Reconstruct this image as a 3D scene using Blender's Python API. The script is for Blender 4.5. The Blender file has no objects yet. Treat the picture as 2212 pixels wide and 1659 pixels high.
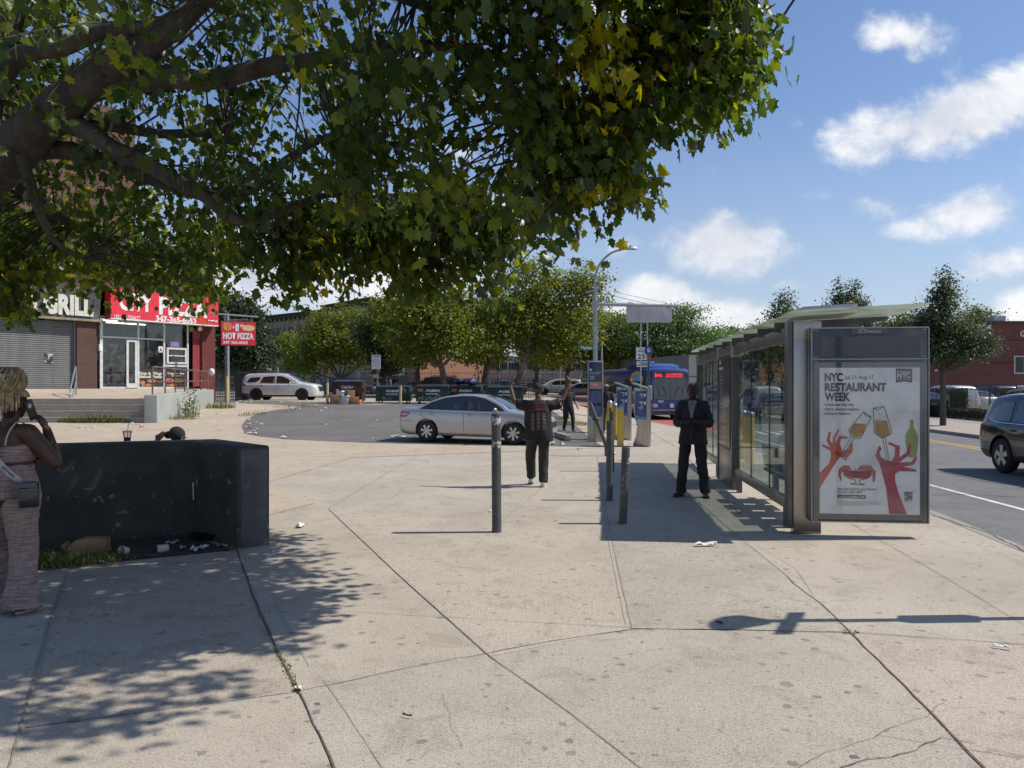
import bpy, bmesh, math, random
from mathutils import Vector, Matrix, noise, geometry
from mathutils.bvhtree import BVHTree
R = math.radians
SC = bpy.context.scene
COL = SC.collection
# ------------------------------------------------------------------ camera
F, CX, HY, CH = 1640.0, 1106.0, 838.0, 1.70      # focal length, centre, horizon (in a 2212 px wide frame), eye height
cam_data = bpy.data.cameras.new('camera'); cam = bpy.data.objects.new('camera', cam_data); COL.objects.link(cam)
cam_data.sensor_width = 36; cam_data.lens = 36*F/2212; cam_data.shift_y = 8.5/2212
cam.location = (0, 0, CH); cam.rotation_euler = (R(90), 0, 0)
cam_data.clip_start = .1; cam_data.clip_end = 3000
SC.camera = cam
# ------------------------------------------------------------------ light
SUN_EL = R(50); SD = Vector((math.cos(SUN_EL), .04*math.cos(SUN_EL), math.sin(SUN_EL))).normalized()
sun_d = bpy.data.lights.new('sun', 'SUN'); sun = bpy.data.objects.new('sun', sun_d); COL.objects.link(sun)
sun_d.energy = 4.6; sun_d.angle = R(.53); sun_d.color = (1, .945, .86)
sun.rotation_euler = (-SD).to_track_quat('-Z', 'Y').to_euler()
SC.view_settings.view_transform = 'Standard'; SC.view_settings.look = 'None'
SC.view_settings.exposure = 0.16; SC.view_settings.gamma = 1
SC.render.engine = 'CYCLES'
try:
    SC.cycles.use_denoising = True; SC.cycles.denoiser = 'OPENIMAGEDENOISE'
    SC.cycles.max_bounces = 8; SC.cycles.transparent_max_bounces = 16; SC.cycles.transmission_bounces = 8
    SC.cycles.sample_clamp_indirect = 8
except Exception: pass
world = bpy.data.worlds.new('World'); SC.world = world; world.use_nodes = True

class NT:
    def __init__(s, tree): s.t = tree; s.n = tree.nodes; s.l = tree.links
    def new(s, typ, **kw):
        n = s.n.new(typ)
        for k, v in kw.items(): setattr(n, k, v)
        return n
    def put(s, sock, v):
        if v is None: return
        if isinstance(v, bpy.types.NodeSocket): s.l.new(v, sock)
        else:
            if isinstance(v, (tuple, list)) and len(v) == 3 and sock.type == 'RGBA': v = (*v, 1)
            sock.default_value = v
    def m(s, op, a, b=None, c=None, clamp=False):
        n = s.new('ShaderNodeMath', operation=op); n.use_clamp = clamp
        s.put(n.inputs[0], a); s.put(n.inputs[1], b); s.put(n.inputs[2], c)
        return n.outputs[0]
    def mix(s, f, a, b):
        n = s.new('ShaderNodeMix', data_type='RGBA')
        s.put(n.inputs[0], f); s.put(n.inputs[6], a); s.put(n.inputs[7], b)
        return n.outputs[2]
    def step(s, v, a, b):
        n = s.new('ShaderNodeMapRange', interpolation_type='SMOOTHSTEP')
        s.put(n.inputs[0], v); n.inputs[1].default_value = a; n.inputs[2].default_value = b
        return n.outputs[0]
    def noise(s, vec, scale, detail=4, rough=.55, dist=0):
        n = s.new('ShaderNodeTexNoise'); s.put(n.inputs['Vector'], vec)
        n.inputs['Scale'].default_value = scale; n.inputs['Detail'].default_value = detail
        n.inputs['Roughness'].default_value = rough; n.inputs['Distortion'].default_value = dist
        return n.outputs['Fac']
    def voro(s, vec, scale, feature='F1', rnd=1):
        n = s.new('ShaderNodeTexVoronoi', feature=feature); s.put(n.inputs['Vector'], vec)
        n.inputs['Scale'].default_value = scale; n.inputs['Randomness'].default_value = rnd
        return n
    def mapv(s, vec, scale=(1, 1, 1), loc=(0, 0, 0), rot=(0, 0, 0)):
        n = s.new('ShaderNodeMapping'); s.put(n.inputs[0], vec)
        n.inputs['Scale'].default_value = scale; n.inputs['Location'].default_value = loc; n.inputs['Rotation'].default_value = rot
        return n.outputs[0]

def build_world():
    w = NT(world.node_tree); w.n.clear()
    out = w.new('ShaderNodeOutputWorld')
    sky = w.new('ShaderNodeTexSky', sky_type='NISHITA'); sky.sun_disc = False
    sky.sun_elevation = SUN_EL; sky.sun_rotation = R(90)
    sky.air_density = 1.15; sky.dust_density = .6; sky.ozone_density = 2.2; sky.altitude = 0
    tc = w.new('ShaderNodeTexCoord'); sep = w.new('ShaderNodeSeparateXYZ'); w.l.new(tc.outputs['Generated'], sep.inputs[0])
    y = w.m('MAXIMUM', w.m('ABSOLUTE', sep.outputs[1]), .08)
    u = w.m('DIVIDE', sep.outputs[0], y); v = w.m('DIVIDE', sep.outputs[2], y)
    cmb = w.new('ShaderNodeCombineXYZ'); w.put(cmb.inputs[0], u); w.put(cmb.inputs[1], w.m('MULTIPLY', v, 1.35)); w.put(cmb.inputs[2], sep.outputs[1])
    p = cmb.outputs[0]
    n1 = w.noise(p, 5.5, 8, .60, .25); n2 = w.noise(p, 17, 6, .6, .1); n3 = w.noise(w.mapv(p, (1, 2.6, 1), (3, 1, 0)), 3.2, 7, .62, .6)
    blobs = [(1960, 80, 105, 42, .62, 0), (2085, 245, 250, 72, 1.15, .32), (2190, 210, 150, 60, .9, .2), (1565, 525, 140, 80, 1.1, .1), (1520, 385, 75, 48, .5, 0),
             (1742, 423, 62, 24, .62, 0), (2090, 455, 110, 50, .9, .15), (2000, 490, 150, 42, .62, .1), (1910, 455, 90, 40, .55, -.2), (2145, 568, 80, 36, .75, 0),
             (1420, 640, 120, 50, 1.0, 0), (1570, 690, 230, 46, .95, 0), (1330, 690, 160, 60, .95, 0), (1800, 610, 190, 26, .5, .1), (2220, 665, 80, 50, .8, .4),
             (1290, 20, 60, 50, .9, 0), (620, 620, 420, 130, .95, 0), (1040, 470, 130, 60, .8, 0), (1000, 330, 60, 50, .6, 0), (1350, 525, 90, 30, .45, .2),
             (150, 640, 360, 120, .8, 0), (1650, 735, 600, 34, .6, 0), (2520, 300, 260, 120, 1, .2), (2600, 640, 300, 60, .9, 0), (-300, 300, 400, 140, .9, 0), (-250, 700, 500, 90, .9, 0)]
    dens = None
    for (bx, by, a, b, s_, rot) in blobs:
        u0 = (bx-CX)/F; v0 = (HY-by)/F; a /= F; b /= F
        du = w.m('SUBTRACT', u, u0); dv = w.m('SUBTRACT', v, v0)
        if rot:
            c, s2 = math.cos(rot), math.sin(rot)
            d1 = w.m('ADD', w.m('MULTIPLY', du, c), w.m('MULTIPLY', dv, s2)); d2 = w.m('SUBTRACT', w.m('MULTIPLY', dv, c), w.m('MULTIPLY', du, s2))
            du, dv = d1, d2
        q = w.m('ADD', w.m('POWER', w.m('ABSOLUTE', w.m('MULTIPLY', du, 1/a)), 2.0), w.m('POWER', w.m('ABSOLUTE', w.m('MULTIPLY', dv, 1/b)), 2.0))
        e = w.m('MULTIPLY', w.m('EXPONENT', w.m('MULTIPLY', q, -.8)), s_)
        dens = e if dens is None else w.m('MAXIMUM', dens, e)
    gen = w.m('MULTIPLY', w.step(n3, .5, .8), .42)
    d = w.m('ADD', w.m('MAXIMUM', dens, gen), w.m('ADD', w.m('MULTIPLY', w.m('SUBTRACT', n1, .5), 1.75), w.m('MULTIPLY', w.m('SUBTRACT', n2, .5), .75)))
    al = w.step(d, .30, .86)
    low = w.step(v, .42, .0)      # thin air-light near the horizon
    shade = w.step(w.m('ADD', w.m('MULTIPLY', n1, .9), w.m('MULTIPLY', n2, .3)), .42, .78)
    ccol = w.mix(shade, (6.9, 7.3, 8.2, 1), (10.6, 10.6, 10.6, 1))
    tint = w.new('ShaderNodeVectorMath', operation='MULTIPLY'); w.l.new(sky.outputs[0], tint.inputs[0]); tint.inputs[1].default_value = (1.06, 1.12, 1.30)
    skyc = w.mix(w.m('MULTIPLY', low, .5), tint.outputs[0], (5.6, 6.5, 8.1, 1))
    hor = w.step(sep.outputs[2], -.02, .02)
    col = w.mix(w.m('MULTIPLY', al, w.m('MULTIPLY', hor, .93)), skyc, ccol)
    bg = w.new('ShaderNodeBackground'); w.put(bg.inputs[0], col); bg.inputs[1].default_value = .088
    w.l.new(bg.outputs[0], out.inputs[0])
build_world()

# ------------------------------------------------------------------ where things stand
def interp(pts, x):
    if x <= pts[0][0]: return pts[0][1]
    for (a, va), (b, vb) in zip(pts, pts[1:]):
        if x <= b:
            t = (x-a)/(b-a); return va+(vb-va)*t
    return pts[-1][1]
LP = [(21.5, 0), (24, .03), (27, .12), (31, .26), (36, .5), (41, .82), (49, .9), (60, 1.0), (90, 1.15), (250, 2.2)]
RP = [(44, 0), (50, .08), (60, .3), (82, .95), (120, 1.3), (250, 2.2)]
def terr(X, Y):
    s = min(1, max(0, (7.2-X)/5.5)); s = s*s*(3-2*s)
    k = min(1, max(0, (Y-21)/10))
    return interp(LP, Y)*s+interp(RP, Y)*(1-s)
def P(x, y, Y): return Vector(((x-CX)/F*Y, Y, CH+(HY-y)/F*Y))
def G(x, y, dz=0):                       # the ground point seen at that spot
    Y = 2.5
    k = (HY-y)/F
    while Y < 400:
        if CH+k*Y <= terr((x-CX)/F*Y, Y)+dz: break
        Y *= 1.01
    lo, hi = Y/1.01, Y
    for _ in range(20):
        m = (lo+hi)/2
        if CH+k*m <= terr((x-CX)/F*m, m)+dz: hi = m
        else: lo = m
    Y = (lo+hi)/2
    return Vector(((x-CX)/F*Y, Y, terr((x-CX)/F*Y, Y)+dz))
def GY(x, Y, dz=0): X = (x-CX)/F*Y; return Vector((X, Y, terr(X, Y)+dz))

# ------------------------------------------------------------------ materials
MATS = {}
def mat(name, col, rough=.6, metal=0, col2=None, vs=6, vd=4, bump=0, bs=40, spec=None, coat=0, emit=None, es=0, dirt=None, ds=3, dth=(.55, .75), streak=False, alpha=None, trans=0, sub=None, lo=.35, hi=.65):
    if name in MATS: return MATS[name]
    m = bpy.data.materials.new(name); m.use_nodes = True; MATS[name] = m
    w = NT(m.node_tree); b = w.n['Principled BSDF']
    tc = w.new('ShaderNodeTexCoord').outputs['Object']
    c2 = col2 or tuple(min(1, c*.82) for c in col)
    vec = w.mapv(tc, (1, 1, .15)) if streak else tc
    c = w.mix(w.step(w.noise(vec, vs, vd), lo, hi), col, c2)
    if dirt:
        c = w.mix(w.step(w.noise(vec, ds, 6, .62, .4), *dth), c, dirt)
    w.put(b.inputs['Base Color'], c)
    b.inputs['Roughness'].default_value = rough; b.inputs['Metallic'].default_value = metal
    if rough > .15 and not metal:
        w.put(b.inputs['Roughness'], w.m('ADD', w.m('MULTIPLY', w.noise(tc, vs*2.7, 3), .16), rough-.08))
    if spec is not None: b.inputs['Specular IOR Level'].default_value = spec
    if coat: b.inputs['Coat Weight'].default_value = coat; b.inputs['Coat Roughness'].default_value = .06
    if emit: b.inputs['Emission Color'].default_value = (*emit, 1); b.inputs['Emission Strength'].default_value = es
    if trans: b.inputs['Transmission Weight'].default_value = trans
    if alpha is not None: b.inputs['Alpha'].default_value = alpha
    if bump:
        bn = w.new('ShaderNodeBump'); bn.inputs['Strength'].default_value = min(1, bump); bn.inputs['Distance'].default_value = .01*max(1, bump)
        w.put(bn.inputs['Height'], w.noise(tc, bs, 5, .65)); w.l.new(bn.outputs[0], b.inputs['Normal'])
    return m
def glass_mat(name, tint=(.75, .82, .8), refl=1.0, dark=.3, rough=.01):
    """thin window glass: see-through with a fresnel reflection"""
    if name in MATS: return MATS[name]
    m = bpy.data.materials.new(name); m.use_nodes = True; MATS[name] = m
    w = NT(m.node_tree); w.n.clear(); out = w.new('ShaderNodeOutputMaterial')
    tr = w.new('ShaderNodeBsdfTransparent'); tr.inputs[0].default_value = (*[t*(1-dark) for t in tint], 1)
    gl = w.new('ShaderNodeBsdfGlossy'); gl.inputs['Roughness'].default_value = rough; gl.inputs[0].default_value = (.9, .93, .95, 1)
    fr = w.new('ShaderNodeFresnel'); fr.inputs[0].default_value = 1.5
    tc = w.new('ShaderNodeTexCoord').outputs['Object']
    di = w.new('ShaderNodeBsdfDiffuse'); di.inputs[0].default_value = (.5, .5, .47, 1)
    a = w.new('ShaderNodeMixShader'); w.put(a.inputs[0], w.m('MULTIPLY', w.step(w.noise(tc, 4, 5), .4, .85), .16)); w.l.new(tr.outputs[0], a.inputs[1]); w.l.new(di.outputs[0], a.inputs[2])
    mx = w.new('ShaderNodeMixShader'); w.put(mx.inputs[0], w.m('ADD', w.m('MULTIPLY', fr.outputs[0], refl), .02, clamp=True))
    w.l.new(a.outputs[0], mx.inputs[1]); w.l.new(gl.outputs[0], mx.inputs[2]); w.l.new(mx.outputs[0], out.inputs[0])
    return m
def leaf_mat(name, c1, c2, c3, tr=.45, rough=.45, vs=.9):
    if name in MATS: return MATS[name]
    m = bpy.data.materials.new(name); m.use_nodes = True; MATS[name] = m
    w = NT(m.node_tree); b = w.n['Principled BSDF']; out = w.n['Material Output']
    tc = w.new('ShaderNodeTexCoord').outputs['Object']
    at = w.new('ShaderNodeAttribute', attribute_name='tone'); t = at.outputs['Fac']
    c = w.mix(w.step(t, 0, .75), c1, c2); c = w.mix(w.step(w.m('ADD', w.m('MULTIPLY', w.noise(tc, vs, 3), .75), w.m('MULTIPLY', t, .45)), .62, .84), c, c3)
    w.put(b.inputs['Base Color'], c); b.inputs['Roughness'].default_value = rough; b.inputs['Specular IOR Level'].default_value = .35
    ts = w.new('ShaderNodeBsdfTranslucent')
    hs = w.new('ShaderNodeHueSaturation'); hs.inputs['Saturation'].default_value = 1.15; hs.inputs['Value'].default_value = 1.9; hs.inputs['Hue'].default_value = .485
    w.put(hs.inputs['Color'], c); w.l.new(hs.outputs[0], ts.inputs[0])
    mx = w.new('ShaderNodeMixShader'); mx.inputs[0].default_value = tr
    w.l.new(b.outputs[0], mx.inputs[1]); w.l.new(ts.outputs[0], mx.inputs[2]); w.l.new(mx.outputs[0], out.inputs[0])
    return m
def pavement_mat(name, c1, c2, spot=.9, grain=1.0, spotc=(.09, .085, .08)):
    if name in MATS: return MATS[name]
    m = bpy.data.materials.new(name); m.use_nodes = True; MATS[name] = m
    w = NT(m.node_tree); b = w.n['Principled BSDF']
    tc = w.new('ShaderNodeTexCoord').outputs['Object']
    c = w.mix(w.step(w.noise(tc, .55, 6, .62, .3), .35, .68), c1, c2)
    c = w.mix(w.m('MULTIPLY', w.step(w.noise(tc, 2.6, 7, .72, .8), .48, .66), .46), c, tuple(x*.62 for x in c1))
    g1 = w.noise(tc, 95, 4, .75); g2 = w.noise(tc, 26, 5, .7)
    c = w.mix(w.m('MULTIPLY', w.step(g1, .50, .62), .55*grain), c, tuple(x*.34 for x in c1))
    c = w.mix(w.m('MULTIPLY', w.step(g1, .47, .36), .40*grain), c, tuple(min(1, x*1.6) for x in c1))
    g3 = w.noise(tc, 48, 3, .8); c = w.mix(w.m('MULTIPLY', w.step(g3, .57, .66), .5*grain), c, tuple(x*.40 for x in c1))
    c = w.mix(w.m('MULTIPLY', w.step(g2, .55, .68), .5*grain), c, tuple(x*.45 for x in c1))
    wv = w.new('ShaderNodeVectorMath', operation='ADD'); w.put(wv.inputs[0], tc)
    nn = w.new('ShaderNodeTexNoise'); nn.inputs['Scale'].default_value = 14; w.put(nn.inputs['Vector'], tc)
    vs_ = w.new('ShaderNodeVectorMath', operation='SCALE'); w.l.new(nn.outputs['Color'], vs_.inputs[0]); vs_.inputs['Scale'].default_value = .05; w.l.new(vs_.outputs[0], wv.inputs[1])
    for sc, r0, r1, th in ((2.4, .04, .10, .1), (5.0, .06, .20, .25), (10, .08, .30, .4), (1.3, .02, .05, .2)):
        vo = w.voro(wv.outputs[0], sc); se = w.new('ShaderNodeSeparateColor'); w.l.new(vo.outputs['Color'], se.inputs[0])
        rad = w.m('ADD', w.m('MULTIPLY', w.m('POWER', se.outputs[0], 3), r1-r0), r0)
        inside = w.m('LESS_THAN', vo.outputs['Distance'], rad); on = w.m('GREATER_THAN', se.outputs[1], th)
        k = w.m('MULTIPLY', w.m('MULTIPLY', inside, on), w.m('MULTIPLY', w.m('ADD', w.m('MULTIPLY', se.outputs[2], .55), .4), spot))
        c = w.mix(k, c, spotc)
    w.put(b.inputs['Base Color'], c); b.inputs['Roughness'].default_value = .85; b.inputs['Specular IOR Level'].default_value = .25
    bn = w.new('ShaderNodeBump'); bn.inputs['Strength'].default_value = .35; bn.inputs['Distance'].default_value = .006
    w.put(bn.inputs['Height'], w.m('ADD', g1, g2)); w.l.new(bn.outputs[0], b.inputs['Normal'])
    return m
def brick_mat(name, c1, c2, mortar, scale=1.0, paint=None, axis='xz'):
    if name in MATS: return MATS[name]
    m = bpy.data.materials.new(name); m.use_nodes = True; MATS[name] = m
    w = NT(m.node_tree); b = w.n['Principled BSDF']
    tc = w.new('ShaderNodeTexCoord').outputs['Object']; se = w.new('ShaderNodeSeparateXYZ'); w.l.new(tc, se.inputs[0])
    cb = w.new('ShaderNodeCombineXYZ'); w.put(cb.inputs[0], w.m('ADD', se.outputs[0], se.outputs[1]) if axis == 'xz' else se.outputs[1]); w.put(cb.inputs[1], se.outputs[2])
    br = w.new('ShaderNodeTexBrick'); w.l.new(cb.outputs[0], br.inputs['Vector'])
    br.inputs['Color1'].default_value = (*c1, 1); br.inputs['Color2'].default_value = (*c2, 1); br.inputs['Mortar'].default_value = (*mortar, 1)
    br.inputs['Scale'].default_value = 1.0; br.inputs['Brick Width'].default_value = .22*scale; br.inputs['Row Height'].default_value = .075*scale; br.inputs['Mortar Size'].default_value = .008*scale
    c = w.mix(w.m('MULTIPLY', w.step(w.noise(tc, 1.3, 6), .4, .75), .45), br.outputs['Color'], tuple(x*.5 for x in c1))
    w.put(b.inputs['Base Color'], c); b.inputs['Roughness'].default_value = .85
    bn = w.new('ShaderNodeBump'); bn.inputs['Strength'].default_value = .5; bn.inputs['Distance'].default_value = .01
    w.put(bn.inputs['Height'], br.outputs['Fac']); bn.invert = True; w.l.new(bn.outputs[0], b.inputs['Normal'])
    return m

# ------------------------------------------------------------------ objects
def tag(o, label=None, cat=None, group=None, kind=None):
    if label: o['label'] = label
    if cat: o['category'] = cat
    if group: o['group'] = group
    if kind: o['kind'] = kind
    return o
def empty(name, label, cat, loc=(0, 0, 0), rz=0, group=None):
    o = bpy.data.objects.new(name, None); COL.objects.link(o); o.empty_display_size = .1
    o.location = loc; o.rotation_euler = (0, 0, rz)
    return tag(o, label, cat, group)
def dup(o, parent=None):
    c = o.copy(); COL.objects.link(c)
    if parent: c.parent = parent; c.matrix_parent_inverse = o.matrix_parent_inverse.copy()
    for ch in KIDS.get(o.name, []): 
        k = dup(ch, c)
        KIDS.setdefault(c.name, []).append(k)
    return c
KIDS = {}
def copy_thing(o, loc, rz=None, label=None, sc=None):
    c = dup(o); c.location = loc
    if rz is not None: c.rotation_euler = (0, 0, rz)
    if label: c['label'] = label
    if sc: c.scale = sc if isinstance(sc, tuple) else (sc, sc, sc)
    return c
def link(name, me, m=None, parent=None, smooth=False):
    o = bpy.data.objects.new(name, me); COL.objects.link(o)
    if m:
        for x in (m if isinstance(m, list) else [m]): me.materials.append(x)
    if smooth:
        me.polygons.foreach_set('use_smooth', [True]*len(me.polygons))
        if smooth != 'all':
            try: me.set_sharp_from_angle(angle=R(smooth if smooth is not True else 40))
            except Exception: pass
    if parent: o.parent = parent; KIDS.setdefault(parent.name, []).append(o)
    return o
def frame_of(d):
    d = d.normalized(); u = Vector((0, 0, 1)) if abs(d.z) < .9 else Vector((1, 0, 0))
    a = d.cross(u).normalized(); return a, a.cross(d).normalized()
class MB:
    def __init__(s): s.v = []; s.f = []
    def add(s, vs, fs):
        n = len(s.v); s.v += [tuple(v) for v in vs]; s.f += [tuple(i+n for i in f) for f in fs]; return s
    def box(s, c, size, rz=0, rx=0, ry=0):
        hx, hy, hz = [d/2 for d in size]; M = Matrix.Rotation(rz, 3, 'Z') @ Matrix.Rotation(ry, 3, 'Y') @ Matrix.Rotation(rx, 3, 'X'); c = Vector(c)
        vs = [c+M @ Vector((x*hx, y*hy, z*hz)) for z in (-1, 1) for y in (-1, 1) for x in (-1, 1)]
        return s.add(vs, [(0, 2, 3, 1), (4, 5, 7, 6), (0, 1, 5, 4), (2, 6, 7, 3), (0, 4, 6, 2), (1, 3, 7, 5)])
    def tube(s, pts, rad, n=10, cap=True, sq=1.0):
        pts = [Vector(p) for p in pts]; k = len(pts); rad = rad if isinstance(rad, (list, tuple)) else [rad]*k
        vs = []; a = None
        for i, p in enumerate(pts):
            d = (pts[min(i+1, k-1)]-pts[max(i-1, 0)]).normalized()
            if a is None: a, b = frame_of(d)
            else: a = (a-d*a.dot(d)).normalized(); b = a.cross(d)
            for j in range(n):
                t = 2*math.pi*j/n; vs.append(p+(a*math.cos(t)+b*math.sin(t)*sq)*rad[i])
        fs = [(i*n+j, (i+1)*n+j, (i+1)*n+(j+1) % n, i*n+(j+1) % n) for i in range(k-1) for j in range(n)]
        if cap: fs += [tuple(range(n)), tuple(reversed(range((k-1)*n, k*n)))]
        return s.add(vs, fs)
    def cyl(s, a, b, r, r2=None, n=16): return s.tube([a, b], [r, r if r2 is None else r2], n)
    def lathe(s, prof, n=24, c=(0, 0, 0), axis='z', cap=True):
        c = Vector(c); vs = []
        for (r, h) in prof:
            for j in range(n):
                t = 2*math.pi*j/n; x, y = r*math.cos(t), r*math.sin(t)
                vs.append(c+(Vector((x, y, h)) if axis == 'z' else Vector((x, h, y)) if axis == 'y' else Vector((h, x, y))))
        k = len(prof); fs = [(i*n+j, i*n+(j+1) % n, (i+1)*n+(j+1) % n, (i+1)*n+j) for i in range(k-1) for j in range(n)]
        if cap: fs += [tuple(reversed(range(n))), tuple(range((k-1)*n, k*n))]
        return s.add(vs, fs)
    def ell(s, c, r, n=14, k=9, rot=None):
        c = Vector(c); r = (r, r, r) if not isinstance(r, (tuple, list)) else r; vs = []; M = rot or Matrix.Identity(3)
        for i in range(1, k):
            ph = math.pi*i/k
            for j in range(n):
                t = 2*math.pi*j/n
                vs.append(c+M @ Vector((r[0]*math.sin(ph)*math.cos(t), r[1]*math.sin(ph)*math.sin(t), -r[2]*math.cos(ph))))
        vs += [c+M @ Vector((0, 0, -r[2])), c+M @ Vector((0, 0, r[2]))]; b = (k-1)*n
        fs = [(i*n+j, i*n+(j+1) % n, (i+1)*n+(j+1) % n, (i+1)*n+j) for i in range(k-2) for j in range(n)]
        fs += [(b, (j+1) % n, j) for j in range(n)]+[(b+1, (k-2)*n+j, (k-2)*n+(j+1) % n) for j in range(n)]
        return s.add(vs, fs)
    def cap(s, a, b, r1, r2, n=12):           # tapered capsule
        a, b = Vector(a), Vector(b); d = (b-a); L = d.length; d.normalize() if L else None
        pts, rs = [], []
        for q in (-.95, -.7, -.35): pts.append(a+d*r1*q); rs.append(r1*math.sqrt(1-q*q))
        pts.append(a); rs.append(r1); pts.append(b); rs.append(r2)
        for q in (.35, .7, .95): pts.append(b+d*r2*q); rs.append(r2*math.sqrt(1-q*q))
        return s.tube(pts, rs, n)
    def loft(s, rings, cap=True, close=True):
        n = len(rings[0]); vs = [p for r in rings for p in r]; k = len(rings); m = n if close else n-1
        fs = [(i*n+j, i*n+(j+1) % n, (i+1)*n+(j+1) % n, (i+1)*n+j) for i in range(k-1) for j in range(m)]
        if cap: fs += [tuple(reversed(range(n))), tuple(range((k-1)*n, k*n))]
        return s.add(vs, fs)
    def prism(s, poly, o, ux, uy, un, t0, t1): # polygon in plane (o,ux,uy) extruded along un from t0 to t1 ; concave ok
        o, ux, uy, un = Vector(o), Vector(ux), Vector(uy), Vector(un)
        area = sum(poly[i][0]*poly[(i+1) % len(poly)][1]-poly[(i+1) % len(poly)][0]*poly[i][1] for i in range(len(poly)))
        if area < 0: poly = list(reversed(poly))
        if ux.cross(uy).dot(un) < 0: poly = list(reversed(poly))
        n = len(poly); P0 = [o+ux*p[0]+uy*p[1] for p in poly]
        tri = geometry.tessellate_polygon([P0])
        vs = [p+un*t0 for p in P0]+[p+un*t1 for p in P0]
        nn = (P0[tri[0][1]]-P0[tri[0][0]]).cross(P0[tri[0][2]]-P0[tri[0][0]]) if tri else un
        fl = nn.dot(un) > 0
        fs = []
        for t in tri:
            t = t if fl else (t[2], t[1], t[0])
            fs.append(tuple(i+n for i in t)); fs.append((t[2], t[1], t[0]))
        fs += [(i, (i+1) % n, (i+1) % n+n, i+n) for i in range(n)]
        return s.add(vs, fs)
    def build(s, name, m=None, parent=None, smooth=False, bevel=0, seg=2):
        me = bpy.data.meshes.new(name); me.from_pydata(s.v, [], s.f)
        if bevel:
            bm = bmesh.new(); bm.from_mesh(me); bmesh.ops.remove_doubles(bm, verts=bm.verts, dist=1e-5)
            ed = [e for e in bm.edges if len(e.link_faces) == 2 and e.calc_face_angle(0) > R(35)]
            bmesh.ops.bevel(bm, geom=ed, offset=bevel, segments=seg, profile=.6, affect='EDGES', clamp_overlap=True)
            bm.to_mesh(me); bm.free(); smooth = smooth or 30
        me.update(); return link(name, me, m, parent, smooth)
def bez(pts, k=6):                             # Catmull-Rom through points
    pts = [Vector(p) for p in pts]; out = []
    for i in range(len(pts)-1):
        p0, p1, p2, p3 = pts[max(i-1, 0)], pts[i], pts[i+1], pts[min(i+2, len(pts)-1)]
        for j in range(k):
            t = j/k; out.append(.5*((2*p1)+(p2-p0)*t+(2*p0-5*p1+4*p2-p3)*t*t+(3*p1-p0-3*p2+p3)*t**3))
    return out+[pts[-1]]
def text(s, h, m, parent, loc, ux=(1, 0, 0), uy=(0, 0, 1), width=None, name='lettering', bold=0, align='LEFT', ext=0, space=1.0):
    """flat lettering: cap height h, laid in the plane ux,uy at loc (baseline), optionally squeezed to a width"""
    cu = bpy.data.curves.new('t', 'FONT'); cu.body = s; cu.size = 1; cu.offset = bold; cu.align_x = align; cu.space_character = space
    cu.resolution_u = 3
    o = bpy.data.objects.new('t', cu); COL.objects.link(o); dg = bpy.context.evaluated_depsgraph_get(); dg.update()
    me = bpy.data.meshes.new_from_object(o.evaluated_get(dg)); bpy.data.objects.remove(o)
    k = h/.69; xs = [v.co.x for v in me.vertices] or [0, 1]; wd = (max(xs)-min(xs))*k; kx = k*(width/wd if width and wd else 1)
    ux, uy, loc = Vector(ux), Vector(uy), Vector(loc); un = ux.cross(uy)
    for v in me.vertices: c = v.co.copy(); v.co = loc+ux*(c.x-(min(xs) if align == 'LEFT' else 0))*kx+uy*c.y*k+un*c.z
    me.materials.clear(); me.update()
    return link(name, me, m, parent)
def sheet(name, polys, m, dz, cell=1.5, kind='structure', flat=None):
    """ground sheet following the terrain"""
    V, Fc, idx = [], [], {}
    def vid(p):
        k = (round(p[0], 4), round(p[1], 4))
        if k not in idx: idx[k] = len(V); V.append((p[0], p[1], (terr(p[0], p[1]) if flat is None else flat)+dz))
        return idx[k]
    def clip(poly, ax, val, sgn):
        out = []
        for i in range(len(poly)):
            a, b = poly[i], poly[(i+1) % len(poly)]; da, db = (a[ax]-val)*sgn, (b[ax]-val)*sgn
            if da >= 0: out.append(a)
            if (da > 0 and db < 0) or (da < 0 and db > 0):
                t = da/(da-db); q = [a[0]+(b[0]-a[0])*t, a[1]+(b[1]-a[1])*t]; q[ax] = val; out.append(tuple(q))
        return out
    for poly in polys:
        poly = [(p[0], p[1]) for p in poly]
        V3 = [Vector((p[0], p[1], 0)) for p in poly]
        for tr in geometry.tessellate_polygon([V3]):
            t = [poly[i] for i in tr]
            x0, x1 = min(p[0] for p in t), max(p[0] for p in t); y0, y1 = min(p[1] for p in t), max(p[1] for p in t)
            cs = cell
            for i in range(math.floor(y0/cs), math.ceil(y1/cs)):
                row = clip(clip(t, 1, i*cs, 1), 1, (i+1)*cs, -1)
                if len(row) < 3: continue
                rx0, rx1 = min(p[0] for p in row), max(p[0] for p in row)
                for j in range(math.floor(rx0/cs), math.ceil(rx1/cs)):
                    c = clip(clip(row, 0, j*cs, 1), 0, (j+1)*cs, -1)
                    if len(c) < 3: continue
                    A = sum(c[q][0]*c[(q+1) % len(c)][1]-c[(q+1) % len(c)][0]*c[q][1] for q in range(len(c)))
                    if abs(A) < 1e-6: continue
                    if A < 0: c = c[::-1]
                    ids = []
                    for p in c:
                        q = vid(p)
                        if q not in ids: ids.append(q)
                    if len(ids) > 2: Fc.append(tuple(ids))
    me = bpy.data.meshes.new(name); me.from_pydata(V, [], Fc); me.update()
    o = link(name, me, m); 
    if kind: o['kind'] = kind
    return o
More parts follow.
